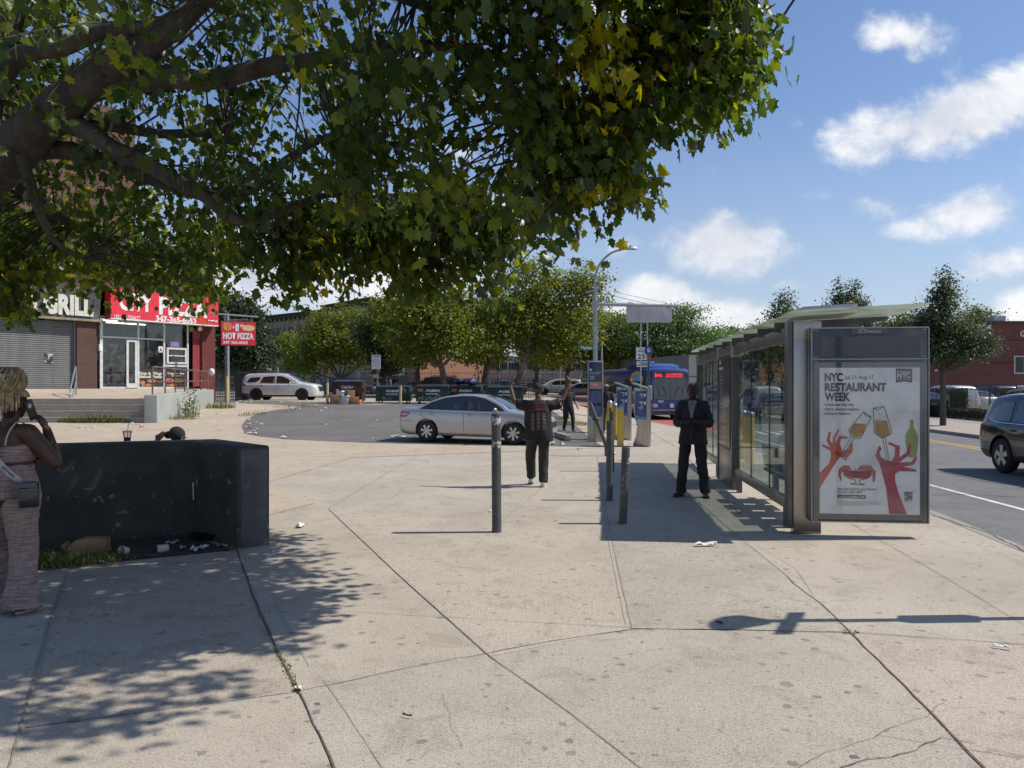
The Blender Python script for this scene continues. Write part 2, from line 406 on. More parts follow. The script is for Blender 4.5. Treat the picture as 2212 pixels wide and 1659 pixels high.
# ================================================================== the ground
CONC = pavement_mat('concrete_paving', (.385, .338, .272), (.455, .402, .33))
CONC2 = pavement_mat('old_pebbled_concrete', (.43, .355, .265), (.49, .42, .325), spot=.5, grain=1.3)
ASPH = pavement_mat('worn_asphalt', (.135, .128, .120), (.175, .165, .152), spot=.3, grain=.9)
ROADM = pavement_mat('street_asphalt', (.15, .15, .15), (.19, .188, .182), spot=.15, grain=.8)
def yl(y): return 17.3+.12*(y-30)                # far kerb of the avenue
KERB = [(5.05, -8), (5.05, 5), (5.3, 7.9), (5.65, 10.25), (6.2, 18), (7.1, 32.8), (6.75, 40), (6.1, 50), (4.6, 60), (2.2, 66), (-2, 69)]
wide = [(x, y) for x, y in KERB]
sheet('ground', [[(-400, -60), (400, -60), (400, 420), (-400, 420)]], mat('far_ground', (.16, .15, .13), .9), -.30, cell=3)
LOT = [G(x, y) for x, y in ((528, 937), (560, 943), (612, 949), (796, 957), (1000, 962), (1283, 966), (1304, 965), (1262, 927), (1235, 918))]
LOT += [Vector((2.6, 38, 0)), Vector((1.0, 45, 0)), Vector((-12, 45.5, 0)), Vector((-22, 52, 0)), Vector((-24, 52, 0)), Vector((-23, 47, 0))]
LOT += [G(x, y) for x, y in ((600, 874), (658, 879), (600, 885), (558, 893), (530, 908), (522, 920))]
lotp = [(p.x, p.y) for p in LOT]
# plaza: everything on this side of the kerb; laid as one sheet, the lot as a thin sheet over it
sheet('pavement', [wide+[(-5, 70), (-60, 72), (-60, -8)]], CONC, 0, cell=1.5)
PLZ = [(x, y) for x, y in [(G(480, 985).x, G(480, 985).y), (G(800, 985).x, G(800, 985).y), (G(1310, 985).x, G(1310, 985).y)]]
sheet('old_paving', [[(-40, 9.6), (-3.4, 9.6), (-2.9, 11.2), (-4.4, 13.6), (-3.9, 18.5), (2.9, 21.6), (2.4, 36), (.8, 46), (-60, 60), (-60, 9.6)]], CONC2, .006, cell=1.5)
sheet('parking_lot', [lotp], ASPH, .012, cell=1.5)
sheet('pavement_band', [[(2.6, 21.9), (3.4, 21.9), (6.6, 45), (5.6, 52), (3.6, 58), (1.2, 62), (1.4, 45), (2.5, 30)]], CONC2, .016, cell=1.5)
SLB = []
def slab(pts, c1, c2, nm): SLB.append(1); sheet('paving_slab', [[tuple(G(x, y))[:2] for x, y in pts]], pavement_mat(nm, c1, c2), .0012+.0006*len(SLB), cell=1.5)
slab([(725, 1665), (690, 1590), (645, 1495), (900, 1440), (1200, 1385), (1365, 1360), (1600, 1362), (1840, 1370), (1975, 1505), (2130, 1663), (2200, 1740), (800, 1740)], (.375, .333, .272), (.435, .39, .325), 'slab_grey')
slab([(1840, 1370), (2212, 1393), (2500, 1415), (2700, 1740), (2200, 1740), (2130, 1663), (1975, 1505)], (.41, .345, .28), (.465, .395, .33), 'slab_pinkish')
slab([(146, 1237), (512, 1192), (560, 1320), (645, 1495), (55, 1573)], (.36, .31, .245), (.425, .37, .30), 'slab_worn'); slab([(710, 1101), (880, 1260), (1060, 1419), (1365, 1359), (1340, 1250), (1318, 1150)], (.40, .35, .28), (.465, .41, .335), 'slab_light')
slab([(1318, 1150), (1340, 1250), (1365, 1358), (1840, 1366), (1780, 1310), (1700, 1245), (1610, 1172)], (.365, .325, .262), (.43, .385, .318), 'slab_grey2')
# road
sheet('road', [[(x+.15, y) for x, y in KERB]+[(-60, 71), (-60, 84), (40, 92), (60, 92), (60, -10)]], ROADM, -.13, cell=2)
farp = [(yl(y), y) for y in (-10, 0, 10, 20, 30, 40, 50, 60, 75)]
sheet('far_pavement', [farp+[(40, 82), (90, 82), (90, -10)]], pavement_mat('pale_concrete', (.36, .31, .26), (.40, .35, .30), spot=.25), -.005, cell=2)
sheet('cross_street_pavement', [[(-60, 84), (8, 86), (12, 100), (-60, 100)]], CONC2, 0, cell=2)
# kerbs: stone edge with a real face
def kerb(name, pts, w, ztop, zbot, m):
    mb = MB(); 
    dense = []
    for a, b in zip(pts, pts[1:]):
        L = math.dist(a, b); k = max(1, int(L/1.5)); dense += [(a[0]+(b[0]-a[0])*i/k, a[1]+(b[1]-a[1])*i/k) for i in range(k)]
    dense.append(pts[-1]); rings = []
    for i, p in enumerate(dense):
        q0, q1 = dense[max(0, i-1)], dense[min(len(dense)-1, i+1)]; d = Vector((q1[0]-q0[0], q1[1]-q0[1], 0)).normalized(); nrm = Vector((d.y, -d.x, 0))
        z = terr(*p); c = Vector((p[0], p[1], 0))
        rings.append([c+Vector((0, 0, z+zbot)), c+Vector((0, 0, z+ztop)), c+nrm*w*.92+Vector((0, 0, z+ztop)), c+nrm*w+Vector((0, 0, z+ztop-.02)), c+nrm*w+Vector((0, 0, z+zbot))])
    mb.loft(rings); o = mb.build(name, m, smooth=30); o['kind'] = 'structure'; return o
KST = pavement_mat('kerb_stone', (.30, .28, .25), (.36, .33, .29), spot=.3)
kerb('kerb', KERB, .16, .004, -.2, KST)
kerb('far_kerb', [(x, y) for x, y in reversed(farp)], .18, .002, -.2, KST)
# painted marks and lanes
def stripe(name, pts, w, m, dz):
    polys = []
    for a, b in zip(pts, pts[1:]):
        a, b = Vector((a[0], a[1], 0)), Vector((b[0], b[1], 0)); d = (b-a).normalized(); n = Vector((-d.y, d.x, 0))*w/2
        polys.append([a+n, a-n, b-n, b+n])
    o = sheet(name, [[(p.x, p.y) for p in q] for q in polys], m, dz, cell=2); return o
RED = mat('red_lane_paint', (.40, .085, .07), .8, col2=(.30, .085, .075), vs=2, dirt=(.17, .14, .13), ds=5, dth=(.58, .8))
YEL = mat('yellow_road_paint', (.62, .36, .06), .7, dirt=(.2, .17, .12), ds=9, dth=(.5, .7))
WHT = mat('white_road_paint', (.62, .62, .6), .7, dirt=(.22, .21, .2), ds=9, dth=(.5, .7))
bl = [(7.45, 31.5), (7.15, 38), (6.6, 45), (5.9, 52), (4.5, 60), (1.8, 66.5)]
sheet('bus_lane', [bl+[(1.0, 70), (6.5, 65.5), (8.6, 56), (9.6, 45), (10.2, 38), (10.3, 31.5)]], RED, -.122, cell=2)
sheet('far_bus_lane', [[(-9, 73.5), (2.4, 72), (8.5, 72), (15, 74), (15, 77), (-9, 77)]], RED, -.115, cell=2)
for k, off in enumerate((-.14, .14)):
    stripe('yellow_line', [(11.4+off, -8), (11.75+off, 8), (14.2+off*1.05, 24), (15.2+off, 32), (16.2+off, 48), (15.6+off, 64)], .13, YEL, -.124)
lw = [G(2007, 1047, -.125), G(2106, 1073, -.125), G(2212, 1101, -.125)]
d = (lw[0]-lw[2]).normalized()
stripe('lane_line', [tuple(lw[2]-d*8)[:2], tuple(lw[2])[:2], tuple(lw[0])[:2], tuple(lw[0]+d*9)[:2], (8.9, 34)], .11, WHT, -.125)
for k in range(16): # crossing bars in front of the bus stop
    stripe('crossing_bar', [(8.3+k*.55, 29.5+k*.03), (8.3+k*.55+.25, 31.8+k*.03)], .26, WHT, -.120) if k < 14 else None
# cracks and joints: narrow sunken-looking strips of dirt, 4 mm above the paving
def joints(name, lines, m, w, dz=.0065, wob=.006, sub=.12):
    V, Fc = [], []
    for ln, ww in lines:
        pts = [G(x, y) if isinstance(x, (int, float)) and y > 700 else Vector((x, y, 0)) for x, y in ln]
        dense = []
        for a, b in zip(pts, pts[1:]):
            k = max(1, int((b-a).length/sub)); dense += [a+(b-a)*i/k for i in range(k)]
        dense.append(pts[-1]); base = len(V)
        for i, p in enumerate(dense):
            d = (dense[min(i+1, len(dense)-1)]-dense[max(i-1, 0)]).normalized(); n = Vector((-d.y, d.x, 0))
            o = (noise.noise(p*3.1)*wob*2+noise.noise(p*13)*wob)
            a = ww*(.62 if ww < .015 else .8)*(.6+.8*abs(noise.noise(p*7+Vector((9, 3, 1))))+.3*random.random())
            for s_ in (-1, 1):
                q = p+n*(o+s_*a/2); V.append((q.x, q.y, terr(q.x, q.y)+dz))
        Fc += [(base+2*i, base+2*i+1, base+2*i+3, base+2*i+2) for i in range(len(dense)-1)]
    me = bpy.data.meshes.new(name); me.from_pydata(V, [], Fc); me.update(); o = link(name, me, m); o['kind'] = 'structure'; return o
random.seed(4)
DJ = mat('joint_dirt', (.07, .062, .05), .95, col2=(.13, .115, .09), vs=30)
LJ = mat('tooled_joint', (.27, .24, .195), .95, col2=(.20, .175, .14), vs=20)
joints('pavement_joints', [
    ([(512, 1190), (535, 1255), (560, 1320), (600, 1410), (645, 1495)], .023), ([(645, 1495), (690, 1590), (725, 1665), (770, 1760)], .013),
    ([(645, 1495), (900, 1440), (1200, 1385), (1365, 1360)], .011), ([(1365, 1360), (1600, 1362), (1840, 1367), (2212, 1393), (2500, 1415)], .011),
    ([(1700, 1245), (1715, 1262), (1780, 1310), (1840, 1370), (1975, 1505), (2130, 1663), (2250, 1800)], .016)], DJ, 0)
joints('tooled_joints', [
    ([(1365, 1360), (1340, 1250), (1318, 1150), (1303, 1062), (1290, 985)], .014), ([(1351, 1350), (1331, 1255), (1311, 1155), (1298, 1062)], .006),
    ([(1500, 1075), (1555, 1125), (1610, 1172), (1700, 1245)], .014), ([(1640, 1180), (1720, 1230), (1760, 1290)], .006),
    ([(710, 1100), (880, 1260), (1060, 1420), (1230, 1540), (1390, 1665), (1600, 1830)], .012),
    ([(1820, 1118), (1870, 1150), (2030, 1240), (2212, 1350), (2400, 1465)], .010),
    ([(146, 1235), (105, 1350), (70, 1480), (20, 1663), (-60, 1900)], .016), ([(0, 1580), (55, 1573), (300, 1540), (590, 1496)], .006),
    ([(590, 1313), (850, 1327), (1106, 1343), (1365, 1357)], .007), ([(620, 1450), (560, 1350), (545, 1245)], .005), ([(668, 1440), (600, 1315), (580, 1250)], .006),
    ([(590, 1103), (760, 1107), (1000, 1112), (1310, 1122), (1620, 1140)], .009), ([(710, 1100), (770, 1062), (840, 1020), (900, 985)], .012),
    ([(760, 1016), (1000, 1030), (1250, 1046), (1470, 1058)], .012), ([(590, 1014), (760, 1016)], .012), ([(1010, 1195), (1110, 1105), (1210, 1020), (1250, 985)], .010),
    ([(1100, 1185), (1400, 1200), (1640, 1215)], .006), ([(1800, 1225), (2000, 1245), (2212, 1270)], .005), ([(1900, 1590), (2212, 1640)], .006),
    ([(700, 1470), (780, 1590), (830, 1665)], .006), ([(1385, 922), (1470, 970), (1540, 1052), (1600, 1112)], .018), ([(590, 960), (800, 968), (1290, 982), (1420, 985)], .02)], LJ, 0, wob=.0015)
joints('pavement_cracks', [([(2110, 1610), (2040, 1600), (1990, 1615), (1930, 1640), (1880, 1645), (1800, 1665)], .009), ([(2040, 1520), (1900, 1590), (1800, 1620), (1700, 1665)], .004), ([(2212, 1635), (2130, 1620)], .007),
    ([(2007, 1053), (2100, 1052), (2212, 1057), (2400, 1061)], .05), ([(955, 1500), (985, 1590), (1000, 1620)], .003), ([(2015, 1113), (2080, 1135), (2130, 1150), (2212, 1190), (2320, 1240)], .022)], DJ, 0, dz=.008, wob=.02, sub=.05)
# ================================================================== near things: planter wall, posts, shelter
STEEL = mat('brushed_steel', (.42, .40, .37), .32, 1, col2=(.33, .31, .285), vs=5, streak=True, dirt=(.20, .18, .16), ds=2.5, dth=(.55, .9))
STEELD = mat('dark_shelter_steel', (.13, .13, .125), .38, .6, col2=(.10, .10, .10), vs=4, dirt=(.19, .18, .165), ds=3, dth=(.5, .85))
GALV = mat('galvanised_steel', (.38, .40, .41), .45, .7, col2=(.30, .32, .33), vs=8)
PGLASS = glass_mat('shelter_glass', (.86, .92, .88), .42, .10)
RGLASS = mat('frosted_roof_glass', (.40, .44, .38), .3, col2=(.34, .38, .33), vs=3, dirt=(.22, .22, .18), ds=2.2, dth=(.5, .8))
def frosted(name, col):
    m = bpy.data.materials.new(name); m.use_nodes = True; w = NT(m.node_tree); b = w.n['Principled BSDF']; out = w.n['Material Output']
    tc = w.new('ShaderNodeTexCoord').outputs['Object']; c = w.mix(w.step(w.noise(tc, 2.3, 6, .65), .45, .75), col, tuple(x*.55 for x in col))
    w.put(b.inputs['Base Color'], c); b.inputs['Roughness'].default_value = .22
    t = w.new('ShaderNodeBsdfTranslucent'); w.put(t.inputs[0], c); mx = w.new('ShaderNodeMixShader'); mx.inputs[0].default_value = .38
    w.l.new(b.outputs[0], mx.inputs[1]); w.l.new(t.outputs[0], mx.inputs[2]); w.l.new(mx.outputs[0], out.inputs[0]); return m
RGLASS = frosted('dusty_roof_glass', (.74, .80, .70))
BLK = mat('black_plastic', (.02, .02, .022), .4)
WHITE = mat('white_print', (.78, .78, .76), .5); BLACKP = mat('black_print', (.03, .03, .035), .5)

# ---- planter wall
def planter():
    WM = mat('black_tar_paint', (.034, .032, .029), .8, col2=(.056, .053, .047), vs=3, vd=6, bump=.5, bs=25, dirt=(.20, .185, .155), ds=8, dth=(.615, .67))
    WT = mat('worn_grey_paint', (.10, .105, .11), .8, col2=(.06, .062, .066), vs=2.5, vd=7, bump=.5, bs=25, dirt=(.20, .22, .21), ds=2.4, dth=(.64, .76))
    r = empty('planter_wall', 'low L-shaped concrete planter wall with peeling black paint, full of litter', 'wall', (-3.5, 8.5, 0))
    loc = Vector((3.5, -8.5, 0))
    inn = [(-11, 6.1), (-5.15, 8.2), (-3.73, 8.8), (-2.9, 8.03)]; th = .33
    out = [(-2.62, 8.22), (-3.60, 9.28), (-5.27, 8.52), (-11.1, 6.42)]
    poly = [(x+3.5, y-8.5) for x, y in inn+out]
    mb = MB(); mb.prism(poly, (0, 0, 0), (1, 0, 0), (0, 1, 0), (0, 0, 1), -.05, 1.08)
    o = mb.build('masonry', WM, r, bevel=.035, seg=3)
    # greyer painted end face: a thin render coat on the end of the wing
    a, b = Vector((-2.9+3.5, 8.03-8.5, 0)), Vector((-2.62+3.5, 8.22-8.5, 0)); d = (b-a).normalized(); n = Vector((d.y, -d.x, 0))
    m2 = MB(); m2.prism([(.03, .0), (.31, 0), (.31, 1.04), (.03, 1.04)], a, d, (0, 0, 1), n, -.01, .006); m2.build('end_render', WT, r, bevel=.004)
planter()
DIRT = mat('litter_soil', (.035, .030, .024), .95, col2=(.06, .052, .04), vs=9, vd=7, bump=1, bs=18)
sheet('soil', [[(-11, 6.05), (-5.15, 8.15), (-3.75, 8.72), (-3.0, 8.0), (-2.93, 7.93), (-4.48, 7.07), (-11, 4.9)]], DIRT, .014, cell=.25)

# ---- posts
PM = mat('dark_post_paint', (.045, .052, .052), .5, col2=(.07, .075, .075), vs=9, dirt=(.13, .13, .125), ds=5, dth=(.6, .8))
def post(base, top, r, label, group=None, name='bollard', m=PM, n=20, bend=None):
    base = Vector(base); top = Vector(top)
    t = empty(name, label, 'bollard', base, 0, group)
    pts = [Vector((0, 0, -.03)), *(bend or []), top-base]; mb = MB(); mb.tube(bez(pts, 5) if bend else pts, r, n)
    mb.build('pole', m, t, smooth=60)
    return t
b0 = G(1073, 1150)
t = post(b0, b0+Vector((-.008, 0, 1.40)), .056, 'tallest dark bollard in the middle of the pavement with torn stickers')
STK = mat('torn_sticker', (.5, .5, .47), .6, dirt=(.06, .06, .06), ds=22, dth=(.5, .56))
def sticker(par, z0, z1, r, a0, a1, m=STK, name='sticker', off=Vector((0, 0, 0))):
    mb = MB(); rings = []
    for i in range(9):
        a = a0+(a1-a0)*i/8; rings.append([off+Vector((math.sin(a)*(r+.0015), -math.cos(a)*(r+.0015), z)) for z in (z0+.01*math.sin(i*2.1), z1+.012*math.sin(i*1.7))])
    mb.loft(rings, cap=False, close=False); return mb.build(name, m, par, smooth=60)
sticker(t, 1.27, 1.36, .056, -.9, 1.2, off=Vector((-.008, 0, 0))); sticker(t, 1.0, 1.07, .056, -.8, 1.4, off=Vector((-.006, 0, 0)))
# leaning posts
b = G(1316, 1081); post(b, b+Vector((.02, .08, 1.20)), .052, 'dark bollard leaning slightly, behind the graffitied one', 'leaning dark pavement bollards')
b = G(1345, 1131); t = post(b, b+Vector((.045, .03, .955)), .052, 'short leaning dark bollard scrawled with white graffiti', 'leaning dark pavement bollards')
sticker(t, .74, .83, .053, .1, 1.3, off=Vector((.038, .024, 0)))
gm = MB(); random.seed(8)
for k in range(7):
    x0, z0 = random.uniform(-.03, .03), .40+.035*k
    gm.tube([Vector((x0-.014+.02, -.052+.02, z0)), Vector((x0+.012+.02, -.053+.02, z0+.03)), Vector((x0-.004+.02, -.054+.02, z0+.012))], .0022, 4)
gm.build('graffiti', WHITE, t)
b = G(1310, 985); t = post(b, b+Vector((-.40, .1, 1.32)), .05, 'bent dark bollard with a rusty chain hanging from it', 'leaning dark pavement bollards', bend=[Vector((-.01, 0, .25)), Vector((-.14, .02, .62)), Vector((-.30, .06, 1.05))])
ch = MB()
for k in range(11):
    ch.lathe([(.020, -.006), (.026, 0), (.020, .006), (.014, 0), (.020, -.006)], 8, c=(-.30+.004*(k % 2), -.06, .80-k*.055), axis='y' if k % 2 else 'z', cap=False)
ch.tube([(-.33, -.055, .96), (-.21, -.05, .90), (-.26, .06, .86), (-.34, .06, .94), (-.33, -.055, .96)], .022, 6)
ch.tube([(-.30, -.06, .86), (-.30, -.065, .80)], .012, 6)
ch.build('chain', mat('rusty_chain', (.05, .04, .035), .7, .5), t, smooth=60)
b = GY(1322, 15.5); post(b, b+Vector((.0, .05, 1.22)), .05, 'thin dark bollard seen between the yellow bollards and the leaning one', 'leaning dark pavement bollards')
# three stumps beside the weeds
for (x, y, lx, ly, h, r, lab) in ((1240, 911, -.42, .1, 1.2, .06, 'dark stump leaning hard to the left beside the weeds'), (1220, 907, -.03, .1, 1.15, .07, 'thick upright dark stump at the edge of the weeds'), (1227, 905, .02, 0, 1.2, .05, 'slim dark stump between two others by the weeds')):
    b = G(x, y); post(b, b+Vector((lx, ly, h)), r, lab, 'old dark stumps by the weeds')
# ---- yellow bollards
YP = mat('yellow_bollard_paint', (.62, .42, .05), .4, col2=(.52, .35, .045), vs=6, dirt=(.16, .12, .06), ds=7, dth=(.62, .76), coat=.3)
def ybollard():
    t = empty('yellow_bollard', 'yellow steel bollard with a silver dome, nearest of the row by the ticket machines', 'bollard', (0, 0, 0), 0, 'yellow domed bollards')
    MB().lathe([(.098, -.02), (.098, 1.06)], 24).build('pole', YP, t, smooth=60)
    MB().lathe([(.103, 1.05), (.106, 1.08), (.098, 1.12), (.075, 1.155), (.04, 1.175), (.0, 1.18)], 24, cap=False).build('dome', GALV, t, smooth=60)
    return t
yb = None
for x, y, lab in ((1340, 964, 'yellow bollard with silver dome, nearest and most complete of the row'), (1328, 949, 'yellow bollard second from the near end of the row, partly behind the nearest'),
               (1317, 937, 'yellow bollard with a dark sticker in the middle of the row'), (1309, 929, 'yellow bollard second from the far end of the row beside the information panel'), (1303, 922, 'farthest yellow bollard of the row beside the information panel')):
    g = G(x, y)
    if yb is None: yb = ybollard(); yb.location = g; yb['label'] = lab
    else: c = copy_thing(yb, g, 0, lab)
    if y == 937: sticker(c, .80, .93, .099, -.3, .5, m=BLACKP)
for k, (x, Y, lab) in enumerate(((1605, 18.2, 'yellow bollard seen through the shelter glass on the left'), (1619, 17.2, 'yellow bollard seen through the shelter glass on the right'))):
    copy_thing(yb, GY(x, Y), 0, lab)

# ---- ticket machines
BLUE = mat('deep_blue_panel', (.020, .055, .21), .35, col2=(.016, .045, .17), vs=3, coat=.4)
LBLUE = mat('light_blue_panel', (.10, .32, .55), .4)
def kiosk(loc, rz, label, h=1.62):
    t = empty('ticket_machine', label, 'kiosk', loc, rz, 'blue bus ticket machines')
    prof = [(-.42, 0), (.48, 0), (.48, .06), (.30, .30), (.22, .62), (.36, .70), (.42, 1.50), (.40, 1.56), (-.42, 1.50)]
    MB().prism([(y, z) for y, z in prof], (-.05, 0, 0), (0, 1, 0), (0, 0, 1), (1, 0, 0), 0, .10).build('casing', STEEL, t, bevel=.01)
    f = MB(); f.box((0.06, .02, 1.09), (.014, .70, .74)); f.build('info_panel', BLUE, t, bevel=.003)
    f = MB(); f.box((-.06, .02, 1.09), (.014, .70, .74)); f.build('info_panel', BLUE, t, bevel=.003)
    for s_, nm in ((-1, -1), (1, 1)):
        p = MB(); p.prism([(-.33, .74), (.37, .74), (.37, .83), (.1, .775), (-.33, .78)], (s_*.067, 0, 0), (0, 1, 0), (0, 0, 1), (s_, 0, 0), 0, .003); p.build('swoosh', LBLUE, t)
    for zz, sz, s2 in ((1.32, .028, 'Getting'), (1.27, .02, 'on here'), (1.18, .028, 'Pay first'), (1.13, .02, 'keep receipt'), (1.0, .012, 'proof of payment required')):
        pass
    l = MB()
    for k in range(12):
        z = 1.38-k*.035; 
        if k in (4, 5): continue
        wd = (.22, .16, .18, .12, 0, 0, .24, .2, .14, .18, .3, .26)[k]
        l.box((-.0685, -.12+wd/2-.02, z), (.002, wd, .010 if k not in (0, 6) else .02))
    l.lathe([(.05, -.001), (.05, .001)], 20, c=(-.0685, -.24, 1.35), axis='x'); l.lathe([(.05, -.001), (.05, .001)], 20, c=(-.0685, -.24, 1.14), axis='x')
    l.build('lettering', WHITE, t)
    rf = MB(); rf.prism([(-.5, 1.50), (.52, 1.66), (.52, 1.69), (-.5, 1.53)], (-.16, 0, 0), (0, 1, 0), (0, 0, 1), (1, 0, 0), 0, .32); rf.build('canopy', STEEL, t, bevel=.006)
    MB().box((0, -.46, .78), (.16, .10, 1.56)).build('post', STEEL, t, bevel=.01)
    return t
k1 = kiosk((GY(1386, 22).x, 22, terr(3.7, 22)), R(62), 'nearest blue ticket machine with a sloping steel canopy and white print')
k2 = kiosk((GY(1346, 24.3).x, 24.3, terr(3.5, 24.3)), R(62), 'blue ticket machine behind the nearest one, half hidden by yellow bollards')
# ---- information panel (tall slim)
def totem(loc, rz, label, w=.44, h=2.35, name='information_panel', cat='sign'):
    t = empty(name, label, cat, loc, rz)
    MB().box((0, 0, .35), (w, .16, .70)).build('base', STEEL, t, bevel=.01)
    MB().box((0, 0, (h+.70)/2+.001), (w, .14, h-.70)).build('frame', STEEL, t, bevel=.01)
    MB().box((0, -.078, (h+.78)/2), (w-.06, .012, h-.88)).build('screen', mat('navy_sign_face', (.008, .010, .028), .25, coat=.4), t, bevel=.002)
    mp = mat('map_print', (.10, .13, .26), .4, col2=(.03, .045, .14), vs=24)
    MB().box((0, -.086, 1.40), (w-.12, .004, .36)).build('map', mp, t); MB().box((0, -.086, .96), (w-.12, .004, .34)).build('map', mp, t)
    MB().box((0, -.086, 1.76), (w-.10, .004, .22)).build('paper_notice', mat('tan_print', (.34, .29, .24), .5, col2=(.25, .21, .18), vs=20), t)
    MB().box((-w/2+.12, -.086, 2.03), (.14, .004, .04)).build('route_number', mat('blue_print', (.16, .38, .62), .4), t)
    l = MB(); l.box((-w/2+.075, -.0865, 2.24), (.055, .004, .05)); l.box((-w/2+.06, -.0865, 2.21), (.012, .004, .02)); l.box((-w/2+.09, -.0865, 2.21), (.012, .004, .02))
    for k in range(3): l.box((-w/2+.13-.01*k, -.0865, 1.98-.022*k), (.14-.03*k, .003, .007))
    l.build('lettering', WHITE, t)
    text('Malcolm X Blvd &', .030, WHITE, t, (-w/2+.05, -.0865, 2.145), width=w-.13); text('Fulton Street', .030, WHITE, t, (-w/2+.05, -.0865, 2.10), width=w-.18)
    text('B15', .05, mat('red_led', (.7, .06, .03), .5, emit=(.9, .08, .04), es=.8), t, (-.05, -.0895, 1.76), name='route_text')
    return t
for k_ in (k1, k2): k_.scale = (1, .50, 1.10)
tt = totem((GY(1286, 23.4).x, 23.4, terr(2.6, 23.4)), R(3), 'tall slim bus information panel with maps, left of the yellow bollards', w=.47, h=2.52)

# ---- bus shelter
def shelter():
    dv = Vector((.11, 1, 0)).normalized(); nv = Vector((dv.y, -dv.x, 0))          # along the street / towards the street
    o = Vector((3.29, 8.92, 0)); rz = math.atan2(-dv.x, dv.y)
    t = empty('bus_shelter', 'long glass and steel bus shelter with a sloping glass roof and lit-box advert', 'bus shelter', o, rz)
    L = 8.1
    # local: +y along the street, +x towards the road
    MB().box((.155, 0, 1.24), (.31, .14, 2.48)).build('end_column', STEEL, t, bevel=.006)
    MB().box((.155, -.002, 2.37), (.314, .15, .20)).build('column_cap', STEEL, t, bevel=.004)
    MB().box((-.035, .02, 1.27), (.055, .16, 2.42)).build('column_edge', STEELD, t, bevel=.004)
    # rear frame beams
    MB().box((.03, L/2+.05, 2.34), (.09, L-.05, .17)).build('top_beam', STEELD, t, bevel=.01)
    for y0, y1 in ((.1, 3.72), (5.35, L)):
        MB().box((.03, (y0+y1)/2, .30), (.07, y1-y0, .13)).build('bottom_rail', STEEL, t, bevel=.008)
        n = 3; 
        for i in range(n):
            a = y0+(y1-y0)*i/n+.012; b = y0+(y1-y0)*(i+1)/n-.012
            MB().box((.03, (a+b)/2, 1.31), (.012, b-a, 1.90)).build('glass_pane', PGLASS, t)
        for i in range(1, n):
            MB().box((.03, y0+(y1-y0)*i/n, 1.31), (.016, .016, 1.89)).build('joint_strip', BLK, t)
    for y in (3.80, 5.27, L+.06):
        MB().box((.03, y, 1.20), (.13, .11, 2.40)).build('upright', STEELD, t, bevel=.008)
        MB().box((.03, y, 2.33), (.15, .15, .24)).build('beam_bracket', STEEL, t, bevel=.006)
    for y in (.35, 3.45, 5.6, L-.2): MB().box((.03, y, .12), (.07, .12, .24)).build('foot', STEELD, t)
    # route map panel between the two bays (faces the pavement)
    MB().box((.03, 4.53, 1.48), (.10, 1.30, 1.66)).build('map_case', STEELD, t, bevel=.006)
    MB().box((.03, 4.53, .33), (.10, 1.30, .62)).build('map_base', STEEL, t, bevel=.006)
    MB().box((-.028, 4.53, 1.48), (.012, 1.12, 1.56)).build('map_face', mat('black_map_face', (.012, .014, .016), .3, coat=.5), t)
    l = MB()
    l.box((-.036, 4.9, 1.42), (.003, .01, 1.0))
    for k in range(17): l.box((-.036, 4.75+.02*math.sin(k*2.3), 1.91-k*.062), (.003, .20+.10*math.sin(k*1.7), .012))
    l.box((-.036, 4.95, 2.16), (.003, .16, .07)); l.box((-.036, 4.85, 2.05), (.003, .42, .05)); l.build('lettering', mat('pale_print', (.45, .5, .55), .5), t)
    # roof: overlapping glass sheets on cantilever arms, rising towards the road
    sl = .05
    n = 9; x0, x1 = -.12, 1.38
    for i in range(n):
        ya = -.42+(L+.85)*i/n; yb_ = -.42+(L+.85)*(i+1)/n+.05
        zt = 2.50+.03
        M_ = MB(); vs = []
        for (x, y, dz) in ((x0, ya, .035), (x1, ya, .035), (x1, yb_, 0), (x0, yb_, 0)): vs.append(Vector((x, y, zt+(x-x0)*sl+dz)))
        M_.add(vs+[v-Vector((0, 0, .012)) for v in vs], [(0, 1, 2, 3), (7, 6, 5, 4), (0, 4, 5, 1), (1, 5, 6, 2), (2, 6, 7, 3), (3, 7, 4, 0)]); M_.build('roof_glass', RGLASS, t)
        if i: MB().prism([(x0+.05, 0), (x1-.1, (x1-x0-.15)*sl), (x1-.1, (x1-x0-.15)*sl-.05), (x0+.2, -.12), (x0+.05, -.12)], (0, ya, zt-.016), (1, 0, 0), (0, 0, 1), (0, 1, 0), -.012, .012).build('roof_arm', STEELD, t)
    MB().box((.45, .30, 2.635), (.62, .5, .08), ry=-.05).build('roof_box', STEEL, t, bevel=.01)
    # front uprights on the road side (two slim posts)
    # bench
    for y in (.75, 1.35, 1.95, 2.55):
        MB().box((.45, y, .46), (.36, .52, .05)).build('seat', mat('dark_seat', (.03, .035, .035), .5), t, bevel=.015)
        MB().box((.27, y, .68), (.04, .46, .34), ry=-.12).build('seat_back', MATS['dark_seat'], t, bevel=.03)
    MB().box((.43, 1.65, .40), (.08, 2.6, .06)).build('bench_rail', STEELD, t)
    for y in (.6, 2.7): MB().box((.43, y, .19), (.08, .08, .38)).build('bench_leg', STEELD, t)
    # advert box at the near end, standing across the pavement
    X0, X1 = .15, 1.43; yb0 = -.16
    MB().box(((X0+X1)/2, yb0, 1.28), (X1-X0, .15, 2.22)).build('advert_box', mat('charcoal_frame', (.055, .062, .07), .3, col2=(.045, .05, .058), vs=3, coat=.4), t, bevel=.008)
    yf = yb0-.075
